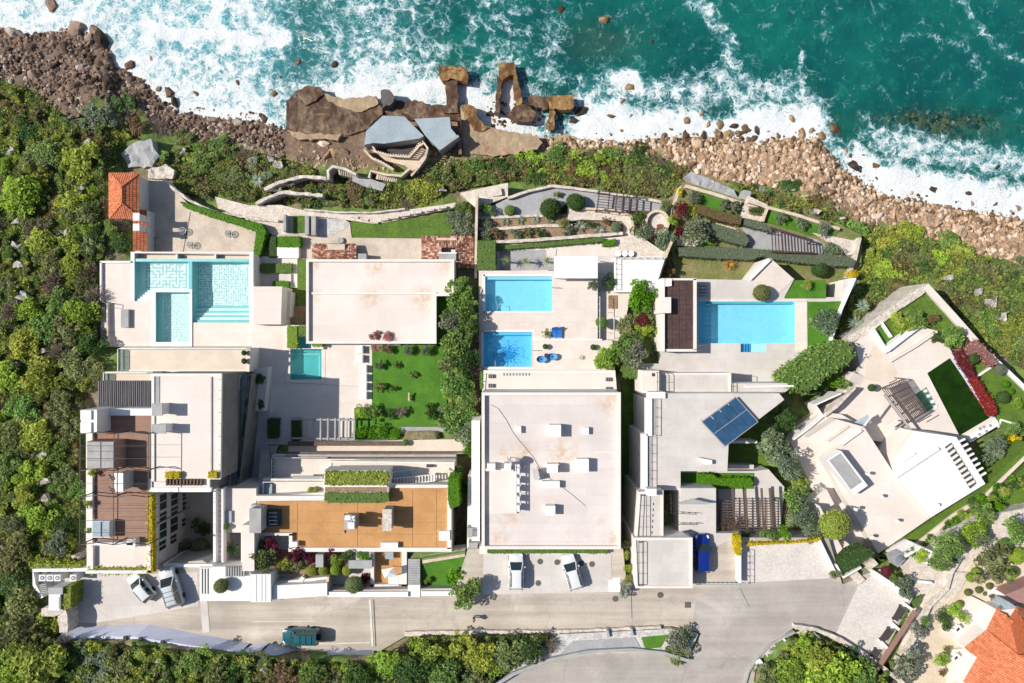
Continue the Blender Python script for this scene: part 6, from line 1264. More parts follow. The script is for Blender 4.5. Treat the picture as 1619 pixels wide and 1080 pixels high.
# ------------------------------------------------------------------ foliage
def leaves_np(P, N, s, r):
 """one bent leaf card per point: P centres, N outward directions, s sizes"""
 n = len(P); n_ = N * .55 + r.normal(0,.62,(n, 3)) + np.array([0,0,.35]); n_ /= np.linalg.norm(n_, axis=1)[:, None] + 1e-9
 a = np.cross(n_, r.normal(0,1,(n, 3))); a /= np.linalg.norm(a, axis=1)[:, None] + 1e-9; b = np.cross(n_, a); s = np.asarray(s)[:, None]
 V = np.stack([P - a * s, P - b * s * .5, P + a * s, P + b * s * .5],1).reshape(-1,3); Fq = np.arange(4 * n).reshape(-1,4); return V, Fq
def crown_mesh(name, seed, n, kind):
 r = np.random.default_rng(seed)
 if kind == 'ball': C = np.array([[0,0,0.]]); Rr = np.array([1.]); tone = np.array([.5])
 else:
  k = {'clump': 26, 'loose': 30, 'dome': 9}[kind]; d = r.normal(0,1,(k, 3)); d /= np.linalg.norm(d, axis=1)[:, None]; d[:, 2] = np.abs(d[:, 2]) * .8 - .15
  rad = r.uniform(.25,.9 if kind != 'loose' else 1.05, k)[:, None]; C = d * rad * np.array([1,1,.75]); Rr = {'clump': r.uniform(.15,.36, k), 'loose': r.uniform(.10,.28, k), 'dome': r.uniform(.26,.48, k)}[kind]; tone = r.uniform(.2,.8, k)
  C = np.vstack([C, [[0,0,0]]]); Rr = np.append(Rr, .55 if kind != 'loose' else .45); tone = np.append(tone, .4)
 w = Rr ** 2; idx = r.choice(len(C), n, p=w / w.sum()); d = r.normal(0,1,(n, 3)); d /= np.linalg.norm(d, axis=1)[:, None]; d[:, 2] = np.where(r.random(n) < .6, np.abs(d[:, 2]), d[:, 2])
 q = r.uniform(.72,1.05, n) if kind != 'ball' else r.uniform(.9,1.02, n); P = C[idx] + d * (Rr[idx] * q)[:, None]
 V, Fq = leaves_np(P, d, r.uniform(.05,.11, n) if kind != 'ball' else r.uniform(.05,.085, n), r)
 v = np.clip(tone[idx] + r.normal(0,.2, n),0,1); 
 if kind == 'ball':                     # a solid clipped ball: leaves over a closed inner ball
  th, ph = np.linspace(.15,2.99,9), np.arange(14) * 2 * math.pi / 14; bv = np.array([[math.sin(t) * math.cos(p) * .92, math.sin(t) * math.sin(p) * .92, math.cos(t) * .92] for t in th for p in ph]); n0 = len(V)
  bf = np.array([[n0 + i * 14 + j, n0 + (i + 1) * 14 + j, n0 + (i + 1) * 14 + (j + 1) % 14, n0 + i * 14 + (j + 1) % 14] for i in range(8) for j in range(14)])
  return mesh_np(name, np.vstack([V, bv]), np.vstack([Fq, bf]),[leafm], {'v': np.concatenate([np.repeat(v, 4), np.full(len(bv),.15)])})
 return mesh_np(name, V, Fq, [leafm], {'v': np.repeat(v, 4)})
CR = {'clump': [crown_mesh('crown', s, 2300, 'clump') for s in range(6)], 'loose': [crown_mesh('crown', 30 + s, 1700, 'loose') for s in range(5)], 'dome': [crown_mesh('crown', 50 + s, 1100, 'dome') for s in range(4)], 'ball': [crown_mesh('crown', 70 + s, 1500, 'ball') for s in range(2)]}
def twig_mesh(seed, n=70):
 r = random.Random(seed); V, Fq = [],[]
 for _ in range(n):
  a = r.uniform(0,6.28); e = r.uniform(.15,1.4); d = Vector((math.cos(a) * math.cos(e), math.sin(a) * math.cos(e), math.sin(e) * .9)); p = Vector((r.uniform(-.1,.1), r.uniform(-.1,.1),-.4)); L = r.uniform(.7,1.15)
  p2 = p + d * L * .55; v, f = boxgeo(p, p2,.03,.03); n0 = len(V); V += v; Fq += [[i + n0 for i in q] for q in f]
  for _ in range(4):
   d2 = (d + Vector((r.uniform(-.7,.7), r.uniform(-.7,.7), r.uniform(-.3,.5)))).normalized(); v, f = boxgeo(p2, p2 + d2 * L * .5,.016,.016); n0 = len(V); V += v; Fq += [[i + n0 for i in q] for q in f]
 return mesh_np('crown', np.array(V), np.array(Fq),[leafm], {'v': np.clip(RNG.normal(.5,.15, len(V)),0,1)})
CR['twig'] = [twig_mesh(s) for s in range(3)]
def trunk_mesh(seed):
 r = random.Random(seed); V, Fq = [],[]
 def limb(p, d, L, w, depth):
  q = p + d * L; v, f = boxgeo(p, q, w, w); v = [tuple(q + (Vector(x) - q) * .6) if i > 3 else x for i, x in enumerate(v)]; n0 = len(V); V.extend(v); Fq.extend([[i + n0 for i in k] for k in f])
  if depth: 
   for _ in range(3): limb(q, (d + Vector((r.uniform(-.8,.8), r.uniform(-.8,.8), r.uniform(-.1,.5)))).normalized(), L * .62, w * .6, depth - 1)
 limb(Vector((0,0,-.35)), Vector((r.uniform(-.1,.1), r.uniform(-.1,.1),1)).normalized(),.85,.12,2); return mesh_np('trunk', np.array(V), np.array(Fq),[barkm])
TRK = [trunk_mesh(s) for s in range(4)]
TONE = {'lime': (.23,.33,.045), 'yellowgreen': (.265,.305,.055), 'mid': (.14,.22,.055), 'dark': (.06,.11,.03), 'olive': (.175,.20,.085), 'ochre': (.34,.2,.045), 'greygreen': (.15,.18,.115), 'silver': (.22,.25,.20), 'twiggrey': (.20,.16,.135), 'brown': (.17,.125,.06), 'drygreen': (.16,.18,.065), 'gold': (.50,.38,.015), 'red': (.26,.03,.03), 'purple': (.095,.014,.035), 'pink': (.33,.17,.15), 'bright': (.10,.23,.012), 'maroon': (.13,.025,.03), 'magenta': (.5,.04,.22)}
TW = {'lime': 'bright lime-green', 'yellowgreen': 'yellow-green', 'mid': 'mid green', 'dark': 'dark green', 'olive': 'olive green', 'greygreen': 'grey-green', 'silver': 'silvery', 'twiggrey': 'bare grey', 'brown': 'brownish', 'drygreen': 'dry green'}
def jit(c, a=.12): 
 k = random.uniform(1 - a, 1 + a); return tuple(max(.003, x * k * random.uniform(1 - a * .6,1 + a * .6)) for x in c) + (1,)
def plant(name, px, py, r, tone, kind, label=None, cat=None, group=None, h=None, trunk=None, z=None, flat_=1.):
 """a bush or tree whose crown is r pixels wide; trees get a trunk under the crown"""
 zb = Zg(px, py) if z is None else z; r = r * (1.14 if kind != 'ball' else 1)
 if z is None: zb = min(zb, float(samp(capg, px, py)))
 rm = r * (CZ - zb) / F; h = h if h is not None else rm * (1.5 if trunk else .55); X, Y, _ = W(px, py, zb + h)
 me = random.choice(CR[kind]); col = jit(TONE[tone])
 if trunk:
  t = bpy.data.objects.new(name, None); COL.objects.link(t); t.location = (X, Y, zb - .3); LOC[t.name] = Vector(t.location); t.empty_display_size = .3
  c = bpy.data.objects.new('crown', me); COL.objects.link(c); c.parent = t; c.location = (0,0, h + .3); k = bpy.data.objects.new('trunk', random.choice(TRK)); COL.objects.link(k); k.parent = t; k.scale = (rm, rm, h + .5)
 else: t = c = bpy.data.objects.new(name, me); COL.objects.link(c); c.location = (X, Y, zb + h)
 c.rotation_euler[2] = random.uniform(0,6.28); c.scale = (rm * random.uniform(.92,1.08), rm * random.uniform(.92,1.08), rm * flat_ * random.uniform(.85,1.1)); c.color = col
 return tag(t, label, cat or name.split('_')[-1], group)
# --- wild vegetation: hand-placed leaders, then the rest
WILD = []
lime_ = M('pale_limestone', (.42,.39,.36),(.28,.255,.23),.9, fine=.4, bscale=3, bump=.9)
for x, y, r in [(20,238,9),(135,226,8),(26,352,8),(24,388,10),(28,420,9),(36,468,9),(97,366,8),(20,575,9),(66,555,7),(125,300,7),(70,760,9),(72,790,10),(68,720,8),(120,880,7),(1570,480,12),(1585,500,11),(1548,462,7),(1500,440,7),(1290,333,8),(1330,345,6),(290,240,8),(440,262,9),(425,250,7),(700,300,7),(250,1045,8),(420,1060,8)]:
 z_ = Zg(x, y); WILD.append((x, y, r * 1.7)); tag(crag('rock_outcrop', [(x + r * k_ * math.cos(a_), y + r * k_ * .7 * math.sin(a_)) for a_, k_ in [(i * .785 + random.uniform(-.2,.2), random.uniform(.6,1.1)) for i in range(8)]], z_ + 1.0, z_ - 2, lime_, None, .6,.4), autolabel('pale limestone outcrop among bushes', x, y), 'rock', 'limestone outcrops among the bushes')
def wild(px, py, r, tone, kind='clump', tree=None):
 for a, b, c in WILD[:26]:
  d = math.hypot(px - a, py - b)
  if d < r + c * .5: r = max(7, d - c * .5 + 4)
 low = 90 < px < 620 and 1028 < py < 1064 or py < 600 and (px > 1100 or (px > 230 and py < 330) or py < 235); tree = (r > 14 and not low) if tree is None else tree; size = 'large' if r > 20 else 'medium' if r > 12 else 'small'
 nm = 'tree' if tree and kind != 'twig' else 'bare_shrub' if kind == 'twig' else 'shrub'; what = {'tree': 'bushy tree', 'bare_shrub': 'twiggy shrub', 'shrub': 'shrub'}[nm]
 WILD.append((px, py, r)); plant(nm, px, py, r, tone, kind, autolabel('%s %s %s' % (size, TW[tone], what), px, py), what.split()[-1], 'wild %ss of the coast slope' % what.split()[-1], trunk=nm == 'tree', flat_=.5 if low else .85, h=.25 if low else None if nm != 'tree' else r * .036)
for x, y, r, tn, kd in [(40,310,36, 'lime', 'clump'),(20,340,26, 'mid', 'clump'),(60,285,24, 'yellowgreen', 'loose'),(130,255,30, 'yellowgreen', 'clump'),(115,320,34, 'yellowgreen', 'clump'),(128,345,24, 'drygreen', 'loose'),(30,250,26, 'lime', 'loose'),(75,245,24, 'mid', 'clump'),(150,375,18, 'dark', 'clump'),(175,365,16, 'mid', 'clump'),(190,385,17, 'dark', 'clump'),(190,355,13, 'twiggrey', 'twig'),(70,385,26, 'yellowgreen', 'clump'),(115,385,20, 'yellowgreen', 'loose'),(90,420,24, 'drygreen', 'loose'),(118,428,24, 'yellowgreen', 'clump'),(140,430,18, 'twiggrey', 'twig'),(85,445,20, 'twiggrey', 'twig'),(40,430,24, 'drygreen', 'loose'),(15,400,24, 'mid', 'clump'),(20,455,22, 'olive', 'loose'),(45,490,30, 'lime', 'clump'),(100,480,24, 'mid', 'clump'),(130,500,28, 'lime', 'clump'),(75,520,26, 'mid', 'clump'),(40,540,36, 'yellowgreen', 'clump'),(110,530,28, 'drygreen', 'loose'),(140,545,24, 'dark', 'clump'),(95,560,20, 'twiggrey', 'twig'),(120,580,26, 'olive', 'clump'),(150,590,22, 'olive', 'clump'),(70,600,32, 'yellowgreen', 'clump'),(15,600,24, 'lime', 'clump'),(100,640,24, 'olive', 'loose'),(40,645,26, 'mid', 'clump'),(20,690,28, 'drygreen', 'clump'),(60,690,26, 'yellowgreen', 'clump'),(110,680,20, 'olive', 'loose'),(10,740,26, 'mid', 'clump'),(45,745,24, 'lime', 'loose'),(90,720,18, 'mid', 'loose'),(105,750,20, 'olive', 'loose'),(40,790,22, 'yellowgreen', 'clump'),(85,800,20, 'mid', 'clump'),(100,830,20, 'dark', 'clump'),(20,830,26, 'olive', 'clump'),(60,820,26, 'lime', 'clump'),(92,865,22, 'greygreen', 'clump'),(20,880,28, 'drygreen', 'clump'),(60,890,16, 'yellowgreen', 'loose'),(25,925,24, 'dark', 'clump'),(40,960,30, 'drygreen', 'clump'),(30,1000,38, 'drygreen', 'clump'),(70,985,28, 'yellowgreen', 'clump'),(60,1055,40, 'yellowgreen', 'clump'),(20,1070,34, 'lime', 'clump'),
                       (150,1050,34, 'greygreen', 'clump'),(190,1060,28, 'olive', 'loose'),(110,1040,22, 'dark', 'clump'),(230,1040,24, 'yellowgreen', 'clump'),(260,1060,28, 'drygreen', 'clump'),(310,1050,24, 'mid', 'clump'),(340,1070,26, 'drygreen', 'loose'),(365,1052,18, 'mid', 'clump'),(410,1068,26, 'drygreen', 'loose'),(450,1070,22, 'brown', 'loose'),(500,1065,24, 'mid', 'clump'),(540,1060,22, 'lime', 'loose'),(610,1060,32, 'lime', 'clump'),(640,1030,14, 'twiggrey', 'twig'),(570,1075,26, 'dark', 'clump'),(650,1060,28, 'dark', 'clump'),(680,1035,26, 'yellowgreen', 'clump'),(725,1030,26, 'yellowgreen', 'loose'),(760,1040,28, 'yellowgreen', 'clump'),(800,1035,26, 'drygreen', 'clump'),(700,1068,30, 'mid', 'clump'),(745,1075,22, 'olive', 'loose'),(840,1025,22, 'dark', 'clump'),(868,1020,16, 'twiggrey', 'twig'),(1075,1010,22, 'greygreen', 'clump'),(1070,1033,18, 'olive', 'clump'),(1095,1012,10, 'dark', 'loose'),
                       (1250,1060,26, 'lime', 'clump'),(1290,1040,28, 'yellowgreen', 'clump'),(1275,1020,18, 'bright', 'loose'),(1320,1070,36, 'lime', 'clump'),(1360,1075,24, 'mid', 'clump'),(1210,1070,18, 'olive', 'loose'),(1340,1040,18, 'dark', 'loose'),
                       (185,170,24, 'dark', 'loose'),(150,190,30, 'greygreen', 'loose'),(200,185,16, 'twiggrey', 'twig'),(20,180,26, 'brown', 'loose'),(60,190,20, 'drygreen', 'loose'),(140,215,26, 'dark', 'clump'),(40,215,24, 'dark', 'clump'),(215,200,20, 'brown', 'loose'),(250,205,18, 'twiggrey', 'twig'),(290,220,22, 'drygreen', 'loose'),(350,240,26, 'mid', 'clump'),(320,265,26, 'mid', 'clump'),(300,250,18, 'yellowgreen', 'loose'),(370,285,22, 'olive', 'clump'),(400,265,14, 'silver', 'loose'),(420,290,16, 'greygreen', 'loose'),
                       (510,310,18, 'twiggrey', 'twig'),(495,318,18, 'dark', 'clump'),(560,310,20, 'brown', 'clump'),(590,305,18, 'dark', 'clump'),(555,290,12, 'greygreen', 'clump'),(670,310,40, 'yellowgreen', 'clump'),(720,345,17, 'greygreen', 'clump'),(735,360,20, 'greygreen', 'clump'),(730,330,14, 'mid', 'clump'),(700,280,22, 'drygreen', 'loose'),(750,270,24, 'mid', 'loose'),(790,265,20, 'dark', 'clump'),(840,260,26, 'bright', 'loose'),(880,250,22, 'mid', 'clump'),(930,270,30, 'lime', 'loose'),(970,250,22, 'mid', 'clump'),(1010,250,22, 'dark', 'loose'),(1040,265,20, 'twiggrey', 'twig'),(900,275,16, 'brown', 'loose'),(1070,275,16, 'brown', 'loose'),(1000,290,16, 'drygreen', 'loose'),(950,285,14, 'bright', 'loose'),
                       (1250,295,14, 'dark', 'loose'),(1290,315,18, 'brown', 'loose'),(1345,370,24, 'mid', 'loose'),(1400,380,30, 'yellowgreen', 'clump'),(1440,375,26, 'lime', 'clump'),(1380,415,24, 'yellowgreen', 'loose'),(1395,435,28, 'lime', 'clump'),(1430,410,26, 'drygreen', 'loose'),(1500,390,26, 'mid', 'clump'),(1520,410,28, 'yellowgreen', 'clump'),(1480,415,20, 'lime', 'loose'),(1550,430,26, 'drygreen', 'loose'),(1560,460,30, 'yellowgreen', 'clump'),(1600,470,28, 'mid', 'loose'),(1590,520,26, 'yellowgreen', 'clump'),(1615,560,22, 'drygreen', 'clump'),(1560,515,20, 'mid', 'clump'),(1410,455,18, 'drygreen', 'loose'),(1370,470,18, 'mid', 'loose'),(1610,430,22, 'olive', 'loose')]: wild(x, y, r, 'lime' if tn == 'bright' else tn, kd)
ZONES = [([(-30,120),(0,125),(60,150),(120,200),(190,200),(240,250),(165,270),(165,400),(153,420),(153,600),(128,650),(120,900),(50,910),(60,960),(95,1000),(-30,1100)],60,8,20,['lime', 'yellowgreen', 'yellowgreen', 'mid', 'olive', 'drygreen', 'drygreen', 'twiggrey']),
         ([(-30,1000),(95,1012),(380,1038),(590,1050),(650,1008),(880,1004),(860,1043),(790,1072),(740,1110),(-30,1110)],55,8,17,['lime', 'yellowgreen', 'mid', 'dark', 'olive', 'drygreen', 'twiggrey']),
         ([(1195,1110),(1205,1062),(1260,1008),(1330,1018),(1410,1085),(1400,1110)],16,8,15,['lime', 'yellowgreen', 'mid', 'dark']),
         ([(240,250),(330,222),(470,258),(560,290),(640,290),(720,256),(860,246),(1040,247),(1100,275),(1290,318),(1345,350),(1335,358),(1200,318),(1090,288),(1050,312),(870,288),(805,285),(720,300),(640,330),(500,326),(400,322),(340,310),(290,305)],90,6,15,['mid', 'dark', 'brown', 'brown', 'drygreen', 'mid', 'twiggrey', 'olive']),
         ([(1345,352),(1450,370),(1530,400),(1640,430),(1640,600),(1545,530),(1468,440),(1380,505),(1345,525),(1318,545),(1345,470),(1362,440),(1366,376)],62,7,17,['yellowgreen', 'lime', 'mid', 'drygreen', 'olive', 'dark'])]
for poly, n, r0, r1, tones in ZONES:
 P = np.array(poly); bb = (P[:, 0].min(), P[:, 0].max(), P[:, 1].min(), P[:, 1].max())
 okf = lambda x, y: bool(pip(np.array([float(x)]), np.array([float(y)]), poly)[0]) and free(x, y) and free(x + 8, y) and free(x, y + 6) and all((x - a) ** 2 + (y - b) ** 2 > (.55 * c + 5) ** 2 for a, b, c in WILD)
 for x, y, r in scatter(n, bb, okf, r0, r1,1.3,9000):
  tn = random.choice(tones); wild(x, y, r, tn, 'twig' if tn == 'twiggrey' else random.choice(['clump', 'loose', 'loose']))
# --- undergrowth: uncounted low cover, by tone
UG = {'mid': [], 'yellowgreen': [], 'drygreen': [], 'brown': []}
zpol = [z[0] for z in ZONES]; r_ = np.random.default_rng(5)
for poly, dens in zip(zpol, (1.25,1.1,1.2,1.0,1.25)):
 P = np.array(poly, float); A_px = abs(area2(poly)) / 2; n = int(A_px * dens * 1.1); x = r_.uniform(P[:, 0].min(), P[:, 0].max(),3 * n); y = r_.uniform(P[:, 1].min(), P[:, 1].max(),3 * n)
 m = pip(x, y, poly) & ~samp(grow(built, 1, np.maximum), x, y); x, y = x[m][:n], y[m][:n]
 nv = np.array([mnoise.noise((a * .02, b * .02,9.)) for a, b in zip(x, y)]); dv = np.array([mnoise.noise((a * .06, b * .06,4.)) for a, b in zip(x, y)]); keep = dv > -.42 + r_.normal(0,.1, len(dv)); x, y, nv, dv = x[keep], y[keep], nv[keep], dv[keep]
 z = np.minimum(Zraw(x, y), samp(capg, x, y)) + np.clip(dv + .3,0,1) * r_.uniform(.1,1.3, len(x)); 
 key = np.where(nv > .1,1, np.where(nv > -.2,0, np.where(nv > -.33,2,3))); key = np.where(r_.random(len(x)) < .42, r_.integers(0,4, len(x)), key)
 key = np.where((poly is zpol[3]) & (r_.random(len(x)) < .4), r_.integers(2,4, len(x)), key)
 for i, kk in enumerate(('mid', 'yellowgreen', 'drygreen', 'brown')): 
  s = key == i; kf = (CZ - z[s]) / F; UG[kk].append(np.stack([(x[s] - 809.5) * kf, -(y[s] - 540) * kf, z[s] + .15],1))
for kk, L in UG.items():
 P = np.vstack(L); V, Fq = leaves_np(P, np.tile([0,0,1.],(len(P),1)), r_.uniform(.14,.34, len(P)), r_); o = obj_of('undergrowth', mesh_np('undergrowth', V, Fq, [leafm], {'v': np.repeat(r_.random(len(P)),4)})); o.color = tuple(x * .82 for x in TONE[kk]) + (1,); tag(o, kind='stuff')
# --- hedges, creepers and beds: leaves over a solid core
def hedge(label, pts, zt, zb, tone, dens=34, s=.13, name='hedge', cat=None, group=None, rough=.07, gold=0):
 L = [W(x, y, zt)[:2] for x, y in pts]; V, Fc, mi = prism_geo([inset(L, .06)], zt - .07, zb); r = np.random.default_rng(len(V) + int(abs(pts[0][0]) * 7))
 tri = []
 for f in Fc:
  q = [Vector(V[i]) for i in f]
  for i in range(1, len(q) - 1): tri.append((q[0], q[i], q[i + 1]))
 ar = np.array([((b - a).cross(c - a)).length / 2 for a, b, c in tri]); n = max(20, int(ar.sum() * dens)); idx = r.choice(len(tri), n, p=ar / ar.sum()); u, v = r.random(n), r.random(n); sw = u + v > 1; u[sw], v[sw] = 1 - u[sw],1 - v[sw]
 T = np.array([[list(a), list(b), list(c)] for a, b, c in tri]); A, B, C = T[idx, 0], T[idx, 1], T[idx, 2]; P = A + (B - A) * u[:, None] + (C - A) * v[:, None]; N = np.cross(B - A, C - A); N /= np.linalg.norm(N, axis=1)[:, None] + 1e-9; N = np.where((N[:, 2:] < -.1),-N, N)
 P = P + r.normal(0, rough, P.shape); LV, LF = leaves_np(P, N, r.uniform(s * .6, s * 1.2, n), r); n0 = len(V)
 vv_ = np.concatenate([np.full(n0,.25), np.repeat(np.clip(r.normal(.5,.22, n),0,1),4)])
 Fall = Fc + [tuple(int(i) + n0 for i in q) for q in LF]
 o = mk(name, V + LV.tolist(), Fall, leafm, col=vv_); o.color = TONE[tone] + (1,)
 return tag(o, label, cat or name.replace('_', ' '), group)
H = hedge
H('long curved bright green hedge round the tan patio', [(282,318),(300,322),(335,332),(380,346),(414,354),(421,366),(410,408),(399,406),(404,366),(370,354),(330,342),(292,328)],7.0,4.5, 'bright')
H('bright square clipped hedge above the white block', [(438,373),(475,373),(475,391),(438,391)],6.9,5, 'bright'); H('narrow dark hedge west of the white block', [(425,374),(437,374),(437,408),(425,408)],6.4,5, 'dark'); H('clipped hedge strip north of the pool house', [(412,416),(461,416),(461,432),(412,432)],6.9,5, 'mid'); H('short clipped hedge east of the pool house', [(430,444),(457,444),(457,456),(430,456)],6.9,5, 'bright')
H('bright hedge block west of the turquoise pool inlet', [(453,515),(470,515),(470,551),(453,551)],10.4,9.3, 'lime'); H('darker hedge block at the head of the pool inlet', [(471,514),(491,514),(491,532),(471,532)],10.5,9.3, 'mid'); H('bright hedge block east of the turquoise pool inlet', [(492,516),(510,516),(510,548),(492,548)],10.4,9.3, 'lime')
H('dark hedge on the shaded pergola bed', [(461,662),(475,662),(475,697),(461,697)],10.0,9.3, 'dark'); H('dark clipped column of hedge by the shaded grey steps', [(422,662),(440,662),(438,694),(422,694)],10.4,9, 'dark')
H('bright green grass-like planting on the roof bed', [(513,746),(613,746),(613,767),(513,767)],18.6,18, 'yellowgreen', 40,.2, 'planting'); H('clipped green hedge along the inland rim of the roof bed', [(512,779),(614,779),(616,792),(606,796),(518,796),(512,790)],18.5,16.9, 'mid')
H('bright hedge hanging along the east parapet of the ochre roof', [(708,756),(725,756),(727,800),(712,806),(707,790)],18,12, 'bright'); H('long thin hedge along the stained villa front by the parking bay', [(770,868),(962,868),(962,876),(770,876)],18.9,18.2, 'mid')
H('thin strip of clipped hedge in the lane beside the roof walkway', [(759,588),(765,588),(765,616),(759,616)],12.4,11, 'mid'); H('bright clipped hedge block over the fourth villa terrace', [(1106,749),(1128,749),(1134,755),(1186,755),(1192,762),(1190,770),(1130,772),(1106,772)],15.7,14.4, 'bright')
H('long narrow hedge below the agave beds', [(780,388),(860,383),(955,375),(955,382),(862,390),(780,396)],7.5,6.4, 'mid'); H('dark hedge block at the west end of the palm bed', [(755,380),(784,380),(784,428),(755,428)],8.8,6, 'mid'); H('small bright hedge at the end of the long narrow hedge', [(953,380),(975,377),(972,388),(953,390)],7.4,6, 'bright')
H('long grey-green clipped hedge across the fourth garden', [(1072,391),(1140,389),(1250,397),(1340,404),(1354,412),(1348,422),(1300,420),(1220,410),(1205,405),(1190,411),(1130,409),(1076,405)],7.6,5.9, 'greygreen'); H('clipped rust-brown and green hedge beside the upper lawn', [(1104,322),(1130,330),(1174,342),(1172,356),(1140,350),(1100,336)],7.4,5.9, 'brown'); H('clipped grey hedge curving to the gravel path', [(1118,350),(1140,356),(1178,368),(1186,378),(1180,390),(1150,382),(1118,368)],7.4,5.9, 'greygreen'); H('short clipped grey hedge beside the gravel path turn', [(1177,345),(1200,350),(1222,358),(1220,366),(1196,362),(1176,356)],7.2,5.9, 'greygreen')
H('broad bushy green hedge slanting between the fourth and angled villas', [(1240,596),(1262,580),(1300,554),(1336,541),(1350,550),(1346,570),(1310,594),(1276,620),(1252,615)],14.5,9, 'mid', 30,.24, rough=.25); H('dark hedge in the planter by the speckled drive', [(1326,890),(1344,872),(1364,863),(1386,875),(1360,892),(1336,908)],19.2,17.5, 'dark', 36,.16)
H('flame red flowering hedge beside the murky pool', [(1534,598),(1544,594),(1577,646),(1577,656),(1569,659),(1556,638)],12.3,10.8, 'red', 30,.2, 'flower_hedge', rough=.18); H('mottled red and cream hedge at the seaward end of the pool', [(1510,558),(1524,550),(1532,566),(1544,594),(1534,598),(1520,578)],12.3,10.8, 'maroon', 30,.2, 'flower_hedge', rough=.18); H('pinkish flowering hedge turning round the lawn corner', [(1512,556),(1545,538),(1556,546),(1580,574),(1568,580),(1546,556),(1524,566)],12.2,10.8, 'pink', 30,.2, 'flower_hedge', rough=.18)
H('golden flowering hedge strip along the speckled drive', [(1256,857),(1300,851),(1300,857),(1182,864),(1182,858)][::-1],18.7,17.8, 'gold', 44,.13, 'flower_hedge'); H('golden climbing plant on the white wall by the blue car', [(1163,850),(1172,846),(1174,876),(1166,880)],19.6,18, 'gold', 44,.13, 'creeper'); H('golden creeper down the east edge of the brown terrace', [(232,780),(240,780),(242,906),(234,906)],20.9,20, 'gold', 30,.16, 'creeper', rough=.15); H('golden creeper along the inland edge of the white roof end', [(140,898),(234,898),(234,908),(140,908)],20.7,19.5, 'yellowgreen', 30,.16, 'creeper', rough=.15)
H('golden plant at the west corner of the small white balcony', [(260,747),(284,747),(282,757),(260,757)],21.1,20.4, 'gold', 60,.12, 'creeper'); H('golden plant at the east corner of the small white balcony', [(328,746),(343,746),(343,757),(328,757)],21.1,20.4, 'gold', 60,.12, 'creeper'); H('low green planting along the road end wall', [(56,890),(128,892),(128,900),(56,899)],19,17.5, 'yellowgreen', 40,.2, 'planting', rough=.2); H('clipped green hedge standing on the utility cabinet wall', [(97,930),(112,926),(112,962),(97,966)],20.4,18, 'yellowgreen', 40,.16)
H('ivy hanging at the seaward end of the stained villa lane', [(984,578),(1010,580),(1012,598),(984,596)],11.5,8, 'mid', 36,.16, 'creeper', rough=.15)
for i, p in enumerate(([(1442,950),(1462,941),(1452,962),(1444,962)],[(1424,962),(1440,962),(1426,990),(1412,984)],[(1404,1000),(1420,996),(1412,1020),(1396,1016)],[(1384,1034),(1402,1028),(1396,1050),(1380,1050)])): H(['low planting in the trench, seaward pocket', 'low planting in the trench beside the seaward bench', 'low planting in the trench beside the middle bench', 'low planting in the trench, inland pocket'][i], p, 17.9,17,['mid', 'bright', 'bright', 'greygreen'][i],40,.14, 'planting')
